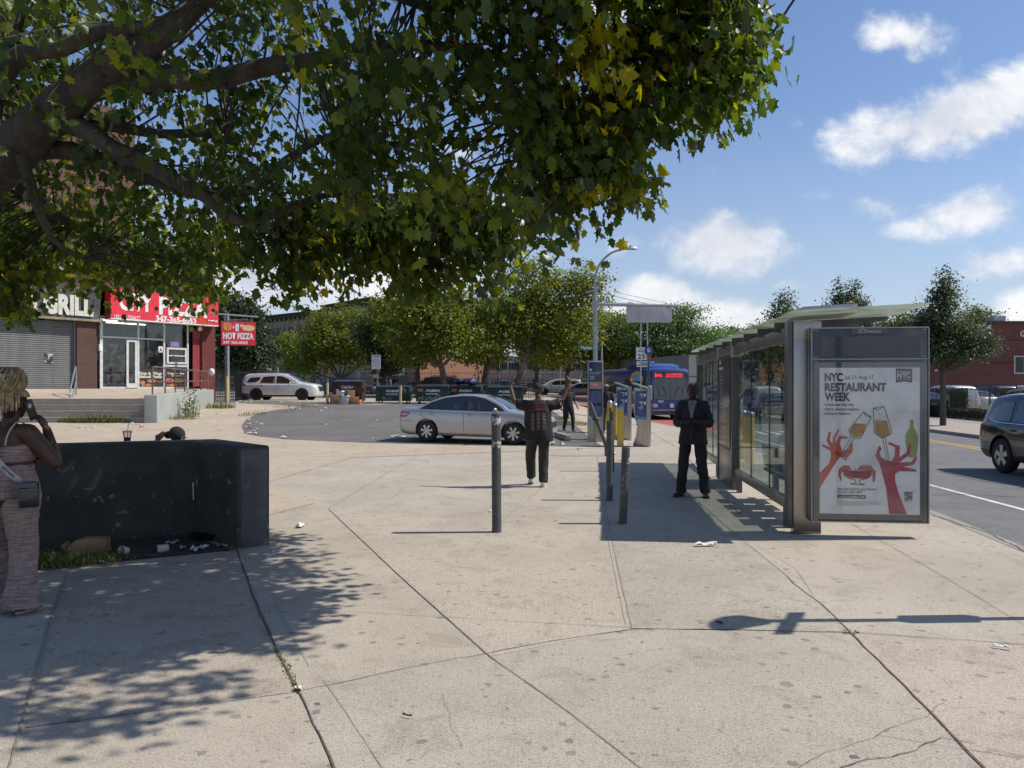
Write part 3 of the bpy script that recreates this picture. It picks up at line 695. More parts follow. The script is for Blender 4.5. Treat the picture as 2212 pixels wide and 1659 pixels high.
    fr = MB(); fr.box(((X0+X1)/2, yf-.004, 2.382), (X1-X0-.01, .02, .014)); fr.box(((X0+X1)/2, yf-.004, 2.027), (X1-X0-.01, .02, .012)); fr.box(((X0+X1)/2, yf-.004, .18), (X1-X0-.01, .02, .014)); fr.box((X0+.006, yf-.004, 1.28), (.012, .02, 2.20)); fr.box((X1-.006, yf-.004, 1.28), (.012, .02, 2.20))
    fr.build('frame_trim', mat('steel_trim', (.33, .34, .35), .35, .9), t)
    MB().box(((X0+X1)/2, yf-.002, 2.17), (1.08, .008, .225)).build('header_screen', mat('header_screen_glass', (.020, .024, .034), .12, coat=.6), t)
    MB().box(((X0+X1)/2, yf-.006, 2.343), (.40, .008, .06)).build('name_plate', mat('slate_plate', (.10, .105, .125), .4), t)
    text('JCDecaux', .036, mat('grey_print', (.48, .48, .50), .5), t, ((X0+X1)/2-.125, yf-.0112, 2.327), width=.25, bold=.012)
    lt = MB(); 
    for xx in (X0+.05, X1-.05):
        for zz in (2.358, 2.052, 2.003, .20): lt.box((xx, yf-.006, zz), (.045, .006, .008))
    lt.build('latch', MATS['steel_trim'], t)
    # poster; coordinates of the design are in its own 830 x 1174 grid
    PX0, PX1, PZ0, PZ1 = X0+.095, X1-.10, .27, 1.93; W_, H_ = PX1-PX0, PZ1-PZ0
    MB().box(((PX0+PX1)/2, yf-.001, (PZ0+PZ1)/2), (W_, .006, H_)).build('poster', mat('poster_paper', (.84, .84, .83), .45, col2=(.80, .80, .79), vs=1.2), t)
    po = [t_ for t_ in KIDS[t.name]][-1]
    def q(x, y): return ((x-137)/830*W_, (1512-y)/1174*H_)
    org = Vector((PX0, yf-.0045, PZ0)); ux, uz, un = Vector((1, 0, 0)), Vector((0, 0, 1)), Vector((0, -1, 0))
    def shape(pts, m, lay, name):
        MB().prism([q(*p) for p in pts], org, ux, uz, un, .0003*lay, .0003*lay+.0003).build(name, m, po)
    def line(pts, m, lay, wd=6, name='outline'):
        mb = MB(); 
        for a, b in zip(pts, pts[1:]):
            a, b = Vector(q(*a)), Vector(q(*b)); d = (b-a); 
            if d.length < 1e-6: continue
            d.normalize(); n_ = Vector((-d.y, d.x))*wd/830*W_/2; a = a-d*.001; b = b+d*.001
            mb.prism([tuple(a+n_), tuple(b+n_), tuple(b-n_), tuple(a-n_)], org, ux, uz, un, .0003*lay, .0003*lay+.0003)
        return mb
    OR = mat('orange_ink', (.60, .115, .05), .45, col2=(.50, .08, .045), vs=1.5); RD = mat('crimson_ink', (.45, .02, .045), .45, col2=(.36, .018, .045), vs=1.5); GR = mat('olive_ink', (.36, .40, .10), .45)
    AM = mat('amber_ink', (.50, .28, .055), .45); SA = mat('salmon_ink', (.52, .13, .10), .45); INK = mat('navy_ink', (.022, .026, .045), .45)
    shape([(888, 752), (915, 752), (917, 810), (955, 880), (955, 930), (938, 1058), (872, 1055), (848, 930), (850, 870), (885, 810)], GR, 1, 'bottle_print')
    shape([(137, 1185), (215, 1110), (232, 1060), (230, 1010), (150, 965), (165, 957), (225, 978), (195, 925), (212, 855), (232, 858), (222, 918), (245, 955), (248, 900), (295, 828), (305, 835), (268, 905), (268, 948), (300, 885), (375, 893), (372, 907), (315, 910), (305, 950), (330, 1010), (385, 985), (388, 950), (412, 945), (415, 1010), (370, 1060), (310, 1055), (280, 1090), (225, 1175), (137, 1310)], OR, 2, 'hand_print')
    shape([(715, 1508), (862, 1510), (790, 1330), (765, 1240), (765, 1185), (800, 1165), (940, 1168), (935, 1148), (830, 1130), (920, 1112), (952, 1050), (925, 1052), (895, 1090), (800, 1095), (885, 1030), (895, 942), (880, 945), (855, 1015), (800, 1055), (803, 965), (710, 932), (705, 948), (765, 975), (760, 1040), (735, 1085), (700, 1080), (650, 1055), (635, 1020), (655, 985), (632, 962), (600, 1040), (640, 1120), (690, 1300)], RD, 2, 'hand_print')
    shape([(425, 785), (525, 788), (500, 860), (470, 895), (420, 892), (388, 850)], AM, 3, 'drink_print'); shape([(598, 757), (697, 760), (722, 850), (715, 880), (660, 900), (610, 870), (600, 840)], AM, 3, 'drink_print')
    shape([(335, 1165), (570, 1168), (560, 1215), (530, 1228), (390, 1225), (345, 1200)], RD, 3, 'bowl_print')
    shape([(292, 1195), (300, 1150), (335, 1122), (385, 1125), (405, 1160), (345, 1165), (315, 1190), (322, 1255), (305, 1235)], SA, 3, 'prawn_print'); shape([(440, 1160), (480, 1122), (560, 1120), (605, 1165), (600, 1240), (580, 1262), (575, 1170)], SA, 3, 'prawn_print')
    lm = MB()
    for pts, wd in (([(502, 693), (383, 835), (395, 885), (430, 905), (480, 902), (497, 870), (567, 735), (520, 722), (502, 693), (567, 735)], 6), ([(400, 893), (318, 1035)], 5), ([(425, 905), (335, 1045)], 5), ([(258, 1018), (285, 1013), (362, 1072), (362, 1084), (258, 1018)], 6),
                    ([(583, 663), (593, 860), (660, 905), (730, 868), (735, 840), (672, 648), (625, 675), (583, 663), (672, 648)], 6), ([(662, 905), (702, 1095)], 5), ([(684, 903), (716, 1093)], 5), ([(640, 1125), (665, 1103), (790, 1103), (770, 1112), (640, 1125)], 6),
                    ([(335, 1160), (340, 1200), (375, 1226), (435, 1238), (440, 1262), (392, 1272), (515, 1278), (468, 1262), (468, 1238), (535, 1226), (565, 1200), (570, 1168), (450, 1178), (335, 1160)], 6), ([(425, 1135), (440, 1178)], 4), ([(400, 1160), (450, 1175)], 4)):
        l_ = line(pts, INK, 5, wd); n0 = len(lm.v); lm.v += l_.v; lm.f += [tuple(i+n0 for i in f) for f in l_.f]
    lm.build('outline_drawing', INK, po)
    bb = MB()
    for (x, y, r_) in ((450, 832, 7), (467, 822, 7), (462, 870, 7), (620, 748, 8), (632, 780, 8), (648, 765, 8), (645, 796, 8), (636, 712, 8), (640, 633, 10)):
        cx_, cz_ = q(x, y); rr = r_/830*W_; k = 10
        for i in range(k):
            a0, a1 = 2*math.pi*i/k, 2*math.pi*(i+1)/k
            bb.prism([(cx_+rr*math.cos(a0), cz_+rr*math.sin(a0)), (cx_+rr*math.cos(a1), cz_+rr*math.sin(a1)), (cx_+rr*.65*math.cos(a1), cz_+rr*.65*math.sin(a1)), (cx_+rr*.65*math.cos(a0), cz_+rr*.65*math.sin(a0))], org, ux, uz, un, .002, .0023)
    bb.build('bubble_print', mat('bubble_ink', (.62, .58, .5), .5), po)
    def tx(s, x, y, hpx, wpx, m=INK, bold=.02, lay=6, nm='lettering'):
        a, b = q(x, y); text(s, hpx/1174*H_, m, po, org+ux*a+uz*b+un*.0003*lay, ux, uz, wpx/830*W_, nm, bold)
    tx('NYC', 178, 445, 62, 155, bold=.045); tx('Jul 21\u2013Aug 17', 348, 430, 30, 238, bold=.01); tx('RESTAURANT', 178, 525, 62, 515, bold=.045); tx('WEEK', 178, 603, 62, 215, bold=.045)
    tx('Celebrate the city', 176, 645, 21, 248, bold=.02); tx("that's always making", 176, 681, 21, 290, bold=.02); tx('culinary history.', 176, 716, 21, 224, bold=.02)
    tx('Prix-fixe lunches and dinners', 288, 1320, 18, 322, bold=.015); tx('for $30 | $45 | $60*', 288, 1345, 18, 206, bold=.015)
    shape([(286, 1358), (520, 1360), (520, 1390), (286, 1386)], INK, 3, 'web_strip'); tx('NYCTOURISM.COM', 300, 1384, 17, 208, WHITE, .02, 6)
    shape([(770, 345), (905, 347), (905, 460), (838, 448), (770, 460)], INK, 3, 'badge'); tx('FOUNDED BY', 780, 376, 12, 112, WHITE); tx('NYC', 780, 420, 40, 112, WHITE, .04); tx('EST. 1625', 782, 436, 8, 108, WHITE)
    tx('NEW', 838, 1350, 22, 72, bold=.05); tx('YORK', 838, 1376, 22, 72, bold=.05); tx('CITY', 838, 1402, 22, 72, bold=.05)
    fine = MB()
    for k in range(5):
        a, b = q(285, 1412+k*8); fine.box((org.x+a+(.5 if k < 4 else .3)*(368/830*W_), org.y-.0015, org.z+b), (368/830*W_*(1 if k < 4 else .6), .0008, .0022))
    fine.build('fine_print', mat('fine_ink', (.22, .22, .24), .5), po)
    MB().box(((X0+X1)/2, yf-.014, 1.10), (X1-X0-.05, .003, 1.78)).build('cover_glass', glass_mat('cover_glass', (1, 1, 1), .7, .0), t)
    return t
shelter()
# ================================================================== vehicles
def smooth_curve(pts, x):
    n = len(pts)
    if x <= pts[0][0]: return pts[0][1]
    if x >= pts[-1][0]: return pts[-1][1]
    for i in range(n-1):
        if x <= pts[i+1][0]:
            x0, y0 = pts[i]; x1, y1 = pts[i+1]; h = x1-x0
            s = (y1-y0)/h
            sp = (y0-pts[i-1][1])/(x0-pts[i-1][0]) if i else s
            sn = (pts[i+2][1]-y1)/(pts[i+2][0]-x1) if i+2 < n else s
            m0 = 0 if sp*s <= 0 else 2*sp*s/(sp+s); m1 = 0 if sn*s <= 0 else 2*sn*s/(sn+s)
            t = (x-x0)/h; return y0*(1+2*t)*(1-t)**2+m0*h*t*(1-t)**2+y1*t*t*(3-2*t)+m1*h*t*t*(t-1)
def gridfill(poly, cell):
    V, Fc, idx = [], [], {}
    def vid(p):
        k = (round(p[0], 4), round(p[1], 4))
        if k not in idx: idx[k] = len(V); V.append(p)
        return idx[k]
    def clip(po, ax, val, sg):
        out = []
        for i in range(len(po)):
            a, b = po[i], po[(i+1) % len(po)]; da, db = (a[ax]-val)*sg, (b[ax]-val)*sg
            if da >= 0: out.append(a)
            if (da > 0 and db < 0) or (da < 0 and db > 0):
                t = da/(da-db); q = [a[0]+(b[0]-a[0])*t, a[1]+(b[1]-a[1])*t]; q[ax] = val; out.append(tuple(q))
        return out
    for tr in geometry.tessellate_polygon([[Vector((p[0], p[1], 0)) for p in poly]]):
        t = [tuple(poly[i]) for i in tr]
        for i in range(math.floor(min(p[1] for p in t)/cell), math.ceil(max(p[1] for p in t)/cell)):
            row = clip(clip(t, 1, i*cell, 1), 1, (i+1)*cell, -1)
            if len(row) < 3: continue
            for j in range(math.floor(min(p[0] for p in row)/cell), math.ceil(max(p[0] for p in row)/cell)):
                c = clip(clip(row, 0, j*cell, 1), 0, (j+1)*cell, -1)
                ids = []
                for p in c:
                    q = vid(p)
                    if q not in ids: ids.append(q)
                if len(ids) > 2: Fc.append(tuple(ids))
    return V, Fc
def decal(bvh, poly, axis, sgn, off, m, name, parent, cell=.06, far=6, round_=0):
    """a panel laid on a body: the outline is drawn in side / front / top view and follows the surface"""
    if round_: 
        q = []
        for i in range(len(poly)):
            a, b, c = Vector(poly[i-1]), Vector(poly[i]), Vector(poly[(i+1) % len(poly)])
            r = min(round_, (a-b).length*.4, (c-b).length*.4); p0 = b+(a-b).normalized()*r; p1 = b+(c-b).normalized()*r
            for k in range(4):
                t = k/3; q.append(tuple(p0*(1-t)**2+b*2*t*(1-t)+p1*t*t))
        poly = q
    V, Fc = gridfill(poly, cell); out = []; bad = set()
    for i, (a, b) in enumerate(V):
        if axis == 'y': o = Vector((a, sgn*far, b)); d = Vector((0, -sgn, 0))
        elif axis == 'x': o = Vector((sgn*far*2, a, b)); d = Vector((-sgn, 0, 0))
        else: o = Vector((a, b, far)); d = Vector((0, 0, -1))
        h, nrm, *_ = bvh.ray_cast(o, d)
        if h is None: bad.add(i); out.append(o+d*far*(2 if axis == 'x' else 1)); continue
        out.append(h-d*off)
    Fc = [f for f in Fc if not any(i in bad for i in f)]
    if not Fc: return None
    me = bpy.data.meshes.new(name); me.from_pydata(out, [], Fc)
    bm = bmesh.new(); bm.from_mesh(me); bmesh.ops.delete(bm, geom=[v for v in bm.verts if not v.link_faces], context='VERTS')
    bm.normal_update()
    dd = {'y': Vector((0, sgn, 0)), 'x': Vector((sgn, 0, 0)), 'z': Vector((0, 0, 1))}[axis]
    s = sum(f.normal.dot(dd)*f.calc_area() for f in bm.faces)
    if s < 0: bmesh.ops.reverse_faces(bm, faces=bm.faces)
    bm.to_mesh(me); bm.free()
    return link(name, me, m, parent, 'all')
def boolean_cut(o, cutters):
    for q_ in [o]+cutters: bm = bmesh.new(); bm.from_mesh(q_.data); bmesh.ops.remove_doubles(bm, verts=bm.verts, dist=1e-5); bmesh.ops.recalc_face_normals(bm, faces=bm.faces); bm.to_mesh(q_.data); bm.free()
    for c in cutters:
        md = o.modifiers.new('b', 'BOOLEAN'); md.object = c; md.operation = 'DIFFERENCE'; md.solver = 'EXACT'
    dg = bpy.context.evaluated_depsgraph_get(); dg.update()
    me = bpy.data.meshes.new_from_object(o.evaluated_get(dg)); o.modifiers.clear(); old = o.data; o.data = me
    for c in cutters: bpy.data.objects.remove(c)
    return me
TYRE = mat('tyre_rubber', (.018, .018, .019), .85); GLASSD = mat('dark_car_glass', (.012, .015, .017), .04, spec=.9, coat=1)
TRIM = mat('black_trim', (.02, .02, .022), .45); CHROME = mat('chrome', (.62, .62, .62), .15, 1); ALLOY = mat('wheel_alloy', (.50, .50, .49), .32, .75, dirt=(.2, .18, .16), ds=8, dth=(.5, .8))
REDL = mat('red_lamp', (.30, .012, .015), .15, coat=1); CLEARL = mat('clear_lamp', (.55, .57, .58), .1, coat=1, spec=.8); INTER = mat('seat_cloth', (.20, .19, .175), .8); PLATE = mat('number_plate', (.6, .45, .15), .5); AMBL = mat('amber_lamp', (.5, .16, .02), .2, coat=1)
def paint(name, c, metal=.5, rough=.28): return mat(name, c, rough, metal, col2=tuple(x*.93 for x in c), vs=1.2, coat=.8, dirt=tuple(x*.6+.03 for x in c), ds=2.2, dth=(.66, .95))
def wheel(t, x, y, R_, spokes, alloy, sgn, sub=True):
    w = MB(); wd = .11
    w.lathe([(R_*.62, -wd), (R_*.90, -wd), (R_*.98, -wd*.75), (R_, -wd*.3), (R_, wd*.3), (R_*.98, wd*.75), (R_*.90, wd), (R_*.62, wd)], 30, c=(x, y, R_), axis='y', cap=False)
    w.lathe([(0.001, -wd*.5), (R_*.63, -wd*.5), (R_*.63, wd*.2)], 30, c=(x, y, R_), axis='y', cap=False)
    o = w.build('wheel', TYRE, t, smooth=40)
    r = MB(); yo = y+sgn*wd*.80
    r.lathe([(R_*.66, -sgn*.09), (R_*.67, sgn*.012), (R_*.63, sgn*.016), (R_*.60, sgn*.0), (R_*.585, -sgn*.06)], 30, c=(x, yo, R_), axis='y', cap=False)
    r.lathe([(.001, sgn*.012), (.05, sgn*.01), (.062, -sgn*.03)], 14, c=(x, yo, R_), axis='y', cap=False)
    for k in range(spokes):
        a = 2*math.pi*(k+.25)/spokes; ca, sa = math.cos(a), math.sin(a)
        w0, w1 = (.026, .030) if spokes > 5 else (.038, .055)
        pts = []
        for rr, ww in ((.045, w0), (R_*.62, w1*1.25), (R_*.62, -w1*1.25), (.045, -w0)): pts.append((rr*ca-ww*sa, rr*sa+ww*ca))
        r.prism([(p[0], p[1]) for p in pts], (x, yo, R_), (1, 0, 0), (0, 0, 1), (0, sgn, 0), -.03, .006)
    r.build('rim', alloy, o, smooth=30)
def keep_normals(me, mb):
    """shade a cut body like the uncut one"""
    o = bpy.data.meshes.new('o'); o.from_pydata(mb.v, [], mb.f); o.update(); vn = [v.normal.copy() for v in o.vertices]; bv = BVHTree.FromPolygons([v.co.copy() for v in o.vertices], [tuple(p.vertices) for p in o.polygons]); out = [None]*len(me.loops); cache = {}
    for pl in me.polygons:
        n = pl.normal.copy()
        h = bv.find_nearest(pl.center); on = h[0] is not None and h[3] < .012 and abs(h[1].dot(n)) > .8
        for li in pl.loop_indices:
            vi = me.loops[li].vertex_index
            if not on: out[li] = n; continue
            if vi not in cache:
                c = me.vertices[vi].co; q_ = bv.find_nearest(c); a = Vector((0, 0, 0))
                for k in o.polygons[q_[2]].vertices: a += vn[k]/((o.vertices[k].co-c).length+.002)
                cache[vi] = a.normalized()
            out[li] = cache[vi] if cache[vi].dot(n) > 0 else -cache[vi]
    me.normals_split_custom_set(out); bpy.data.meshes.remove(o)
def car(name, label, cat, sp, body_m, group=None, glass=None):
    t = empty(name, label, cat, (0, 0, 0), 0, group); L0, L1 = sp['zt'][0][0], sp['zt'][-1][0]
    xs = sorted(set([L0+(L1-L0)*(.5-.5*math.cos(math.pi*i/90)) for i in range(91)])); rings = []; th = sp.get('tumble', .40)
    for x in xs:
        w, zb, zs, zt = [smooth_curve(sp[k], x) for k in ('w', 'zb', 'zs', 'zt')]; zt = max(zt, zs+.02); gh = max(0, zt-zs); k = min(1, gh/.30); k = k*k*(3-2*k)
        half = [(0, zb), (w*.8, zb), (w*.95, zb+.04), (w*.995, zb+(zs-zb)*.28), (w, zb+(zs-zb)*.55), (w*.988, zb+(zs-zb)*.82), (w*.96, zs-.03)]
        hood = [(w*.93, zs+.0), (w*.86, zs+gh*.35), (w*.72, zs+gh*.62), (w*.5, zs+gh*.84), (w*.25, zs+gh*.96), (0, zt)]
        y0 = w*.93; top = [(y0, zs+.01), (y0-gh*th*.48, zs+gh*.5), (y0-gh*th*.85, zs+gh*.84), (y0-gh*th-.07, zs+gh*.95), ((y0-gh*th)*.5, zt-.008), (0, zt)]
        half += [(a[0]*(1-k)+b[0]*k, a[1]*(1-k)+b[1]*k) for a, b in zip(hood, top)]
        half = [tuple(p)[:2] for p in bez([(a, b_, 0) for a, b_ in half], 3)]; half[0] = (0, zb); half[-1] = (0, zt)
        rings.append([Vector((x, y, z)) for y, z in half]+[Vector((x, -y, z)) for y, z in reversed(half[1:-1])])
    mb = MB(); mb.loft(rings); b = mb.build('body', body_m, t)
    bvh0 = BVHTree.FromPolygons([Vector(v) for v in mb.v], mb.f)
    Rw = sp['R']; cut = []
    for xa in sp['axles']:
        for s_ in (-1, 1):
            c = MB(); c.lathe([(.001, 0), (Rw+.055, 0), (Rw+.055, .42), (.001, .42)], 36, c=(xa, s_*.62 if s_ > 0 else -.62-.42, Rw+.01), axis='y'); cut.append(c.build('c', None, None))
    me = boolean_cut(b, cut); 
    if not me.materials: me.materials.append(body_m)
    me.polygons.foreach_set('use_smooth', [True]*len(me.polygons)); keep_normals(me, mb)
    for nm, poly in sp['side']:
        for s_ in (-1, 1):
            if nm == 'trim': decal(bvh0, poly, 'y', s_, .004, TRIM, 'window_trim', t, round_=.03)
            elif nm == 'window': decal(bvh0, poly, 'y', s_, .008, glass or GLASSD, 'window', t, round_=.025)
            elif nm == 'chrome': decal(bvh0, poly, 'y', s_, .010, CHROME, 'chrome_strip', t)
            elif nm == 'seam': decal(bvh0, poly, 'y', s_, .002, TRIM, 'door_seam', t, cell=.08)
            elif nm == 'tail': decal(bvh0, poly, 'y', s_, .006, REDL, 'taillight', t, round_=.02)
            elif nm == 'tailclear': decal(bvh0, poly, 'y', s_, .010, CLEARL, 'reverse_lamp', t, cell=.03)
            elif nm == 'head': decal(bvh0, poly, 'y', s_, .006, CLEARL, 'headlight', t, round_=.02)
            elif nm == 'cladding': decal(bvh0, poly, 'y', s_, .006, TRIM, 'cladding', t)
            elif nm == 'seat': decal(bvh0, poly, 'y', s_, .0095, mat('seat_seen_through_glass', (.06, .058, .054), .2, coat=1), 'headrest', t, round_=.04, cell=.03)
            elif nm == 'handle':
                x, z = poly; h = bvh0.ray_cast(Vector((x, s_*6, z)), Vector((0, -s_, 0)))[0]
                if h: MB().box((x, h.y+s_*.022, z), (.20, .022, .028)).build('door_handle', sp.get('handle_m', body_m), t, bevel=.008); MB().box((x-.0, h.y+s_*.006, z), (.11, .014, .055)).build('handle_recess', TRIM, t, bevel=.006)
            elif nm == 'mirror':
                x, z = poly; h = bvh0.ray_cast(Vector((x, s_*6, z-.06)), Vector((0, -s_, 0)))[0]
                if h: MB().ell((x, h.y+s_*.11, z+.02), (.055, .105, .06)).tube([(x, h.y-.02*s_, z-.05), (x, h.y+s_*.1, z)], .025, 8).build('wing_mirror', body_m, t, smooth='all')
    for nm, poly, ax, sg in sp.get('ends', []):
        m_ = {'windscreen': glass or GLASSD, 'rear_window': GLASSD, 'grille': TRIM, 'number_plate': PLATE, 'bumper_vent': TRIM, 'roof_rail': TRIM}[nm]
        decal(bvh0, poly, ax, sg, .006, m_, nm, t)
    for xa in sp['axles']:
        for s_ in (-1, 1): wheel(t, xa, s_*(sp['track']), Rw, sp['spokes'], sp.get('alloy', ALLOY), s_)
    u = MB(); u.box((0, 0, Rw+.02), (sp['axles'][1]-sp['axles'][0]+.9, 1.28, .32)); u.build('underbody', TRIM, t)
    if sp.get('rails'):
        for s_ in (-1, 1):
            MB().tube(bez([(-1.75, s_*.62, sp['rails']-.04), (-1.5, s_*.62, sp['rails']+.02), (-.3, s_*.63, sp['rails']+.035), (.45, s_*.61, sp['rails']-.045)]), .018, 8).build('roof_rail', TRIM if 'railm' not in sp else sp['railm'], t, smooth='all')
    return t, bvh0
def slit(pts, w=.012):
    out = []; 
    for i, p in enumerate(pts):
        a, b = Vector(pts[max(0, i-1)]), Vector(pts[min(len(pts)-1, i+1)]); d = (b-a).normalized(); out.append((Vector(p)+Vector((-d.y, d.x))*w/2, Vector(p)-Vector((-d.y, d.x))*w/2))
    return [tuple(a) for a, b in out]+[tuple(b) for a, b in reversed(out)]
SEDAN = dict(zt=[(-2.41, .80), (-2.39, .93), (-2.33, 1.03), (-2.15, 1.065), (-1.85, 1.085), (-1.62, 1.13), (-1.25, 1.285), (-.85, 1.41), (-.45, 1.46), (0, 1.472), (.35, 1.445), (.62, 1.375), (1.0, 1.20), (1.36, 1.02), (1.6, .985), (1.95, .925), (2.2, .84), (2.34, .74), (2.40, .58)],
    zs=[(-2.41, .72), (-2.33, .90), (-2.15, .955), (-1.7, .985), (-1, .975), (0, .955), (1.1, .935), (1.5, .925), (1.9, .87), (2.2, .78), (2.34, .66), (2.40, .50)],
    zb=[(-2.41, .42), (-2.30, .27), (-2, .20), (1.9, .19), (2.3, .22), (2.40, .32)], w=[(-2.41, .62), (-2.35, .74), (-2.2, .82), (-1.8, .885), (-1, .908), (0, .91), (1, .905), (1.7, .885), (2.1, .80), (2.28, .68), (2.38, .52), (2.40, .42)],
    axles=(-1.375, 1.40), R=.325, track=.80, spokes=7, side=[
    ('trim', [(-1.66, 1.0), (-1.22, 1.22), (-.8, 1.355), (-.3, 1.41), (.1, 1.405), (.45, 1.34), (.85, 1.16), (1.12, .985), (.6, .97), (-.6, .985)]),
    ('window', [(-1.5, 1.03), (-1.16, 1.19), (-1.02, 1.24), (-1.0, 1.01)]), ('window', [(-.96, 1.01), (-.98, 1.255), (-.7, 1.335), (-.22, 1.375), (-.20, 1.0)]),
    ('window', [(-.10, 1.0), (-.12, 1.378), (.1, 1.375), (.42, 1.305), (.80, 1.12), (.92, .99)]),
    ('seat', [(-.32, 1.02), (-.34, 1.12), (-.42, 1.17), (-.5, 1.16), (-.52, 1.02)]), ('seat', [(.12, 1.01), (.10, 1.15), (.02, 1.22), (-.05, 1.2), (-.06, 1.01)]), ('seat', [(.36, 1.0), (.30, 1.2), (.26, 1.26), (.25, 1.2), (.30, 1.0)]),
    ('seam', slit([(-.165, .99), (-.165, .6), (-.15, .26)])), ('seam', slit([(-1.56, .99), (-1.62, .85), (-1.45, .72), (-1.15, .52), (-.98, .30), (-.85, .26)])), ('seam', slit([(.93, .96), (1.0, .7), (.98, .27)])), ('seam', slit([(-.98, .26), (0, .25), (.98, .27)])),
    ('seam', slit([(-2.38, .62), (-2.0, .64), (-1.83, .60)], .008)),
    ('handle', (-1.20, .86)), ('handle', (.02, .84)), ('mirror', (.86, 1.0)),
    ('tail', [(-2.36, .74), (-2.33, .90), (-1.95, .885), (-2.05, .76), (-2.15, .73)]), ('tailclear', [(-2.33, .815), (-2.32, .85), (-2.02, .845), (-2.04, .815)]), ('head', [(2.02, .66), (1.90, .80), (2.1, .77), (2.34, .66), (2.33, .60)])],
    ends=[('windscreen', [(.44, -.56), (.62, -.60), (1.24, -.72), (1.30, -.4), (1.33, 0), (1.30, .4), (1.24, .72), (.62, .60), (.44, .56), (.40, 0)], 'z', 1), ('rear_window', [(-.95, -.5), (-.9, 0), (-.95, .5), (-1.66, .60), (-1.70, 0), (-1.66, -.6)], 'z', 1),
          ('grille', [(-.38, .50), (.38, .50), (.42, .66), (-.42, .66)], 'x', 1), ('number_plate', [(-.16, .66), (.16, .66), (.16, .8), (-.16, .8)], 'x', -1)])
SILVER = paint('silver_car_paint', (.42, .415, .41), .5, .28)
def ground_rest(t, pr, pf, wb):
    """rest a car on two ground points under its near wheels' line"""
    d = Vector(pf)-Vector(pr); t.rotation_euler = (0, -math.atan2(d.z, math.hypot(d.x, d.y)), math.atan2(d.y, d.x))
sedan, _ = car('parked_car', 'silver four-door saloon parked at the near edge of the car park', 'car', SEDAN, SILVER)
# dent over the rear wheel and dirt marks
wr = Vector((-2.74, 23.3, 0)); wf = Vector((.19, 22.35, 0)); dd = (wf-wr).normalized(); nn = Vector((-dd.y, dd.x, 0))
mid = (wr+wf)/2+nn*.80; sedan.location = (mid.x, mid.y, .045); sedan.rotation_euler = (0, R(.6), math.atan2(dd.y, dd.x))
SUVW = dict(zt=[(-2.53, .95), (-2.51, 1.12), (-2.44, 1.45), (-2.33, 1.68), (-2.1, 1.76), (-1.4, 1.80), (-.4, 1.81), (.25, 1.76), (.6, 1.66), (1.0, 1.46), (1.42, 1.20), (1.7, 1.16), (2.1, 1.11), (2.38, 1.02), (2.5, .85), (2.54, .62)],
    zs=[(-2.53, .85), (-2.48, 1.04), (-2.2, 1.10), (-1, 1.09), (1, 1.06), (1.5, 1.07), (2.1, 1.0), (2.4, .88), (2.54, .55)], zb=[(-2.53, .52), (-2.40, .36), (-2.0, .28), (2.1, .26), (2.45, .28), (2.54, .4)],
    w=[(-2.53, .72), (-2.46, .86), (-2.2, .93), (-1, .962), (1, .96), (1.8, .94), (2.2, .86), (2.42, .72), (2.54, .52)], axles=(-1.50, 1.53), R=.385, track=.84, spokes=5, alloy=mat('black_wheel', (.03, .03, .032), .4, .5), tumble=.34, handle_m=CHROME, rails=1.80, side=[
    ('trim', [(-2.30, 1.14), (-2.16, 1.42), (-1.95, 1.62), (-1.4, 1.69), (-.3, 1.70), (.3, 1.64), (.72, 1.46), (1.12, 1.20), (1.1, 1.12), (-.5, 1.12)]) if False else ('seam', slit([(-2.1, 1.10), (1.1, 1.10)], .02)),
    ('window', [(-2.16, 1.17), (-2.0, 1.42), (-1.86, 1.50), (-1.24, 1.52), (-1.30, 1.34), (-1.52, 1.20)]), ('window', [(-1.26, 1.16), (-1.05, 1.54), (-.28, 1.60), (-.24, 1.14)]), ('window', [(-.16, 1.14), (-.18, 1.60), (.2, 1.57), (.56, 1.42), (.86, 1.22), (.88, 1.13)]),
    ('seam', slit([(-.2, 1.12), (-.2, .8), (-.18, .40)])), ('seam', slit([(-1.34, 1.12), (-1.38, .9), (-1.12, .62), (-.98, .40)])), ('seam', slit([(.98, 1.1), (1.0, .8), (1.02, .40)])),
    ('handle', (-1.14, .98)), ('handle', (-.02, .96)), ('mirror', (.80, 1.14)), ('cladding', [(-1.08, .30), (1.12, .28), (1.10, .37), (-1.06, .38)]),
    ('tail', [(-2.48, .94), (-2.46, 1.12), (-2.22, 1.08), (-2.16, .98)]), ('head', [(2.02, .84), (1.98, .96), (2.3, .95), (2.46, .84), (2.4, .78)]), ('cladding', [(-2.5, .38), (-2.5, .50), (-1.95, .42), (-1.95, .30)])],
    ends=[('windscreen', [(.5, -.60), (1.30, -.74), (1.36, 0), (1.30, .74), (.5, .60), (.46, 0)], 'z', 1), ('grille', [(-.42, .60), (.42, .60), (.5, .92), (-.5, .92)], 'x', 1), ('number_plate', [(-.16, .8), (.16, .8), (.16, .95), (-.16, .95)], 'x', -1)])
WPAINT = paint('white_silver_car_paint', (.66, .65, .64), .25, .3)
suvw, _ = car('parked_car', 'white estate SUV with black wheels parked beyond the shop corner', 'car', SUVW, WPAINT)
p = GY(605, 49.2); suvw.location = (p.x, p.y+.8, p.z-.02); suvw.rotation_euler = (0, 0, R(-4))
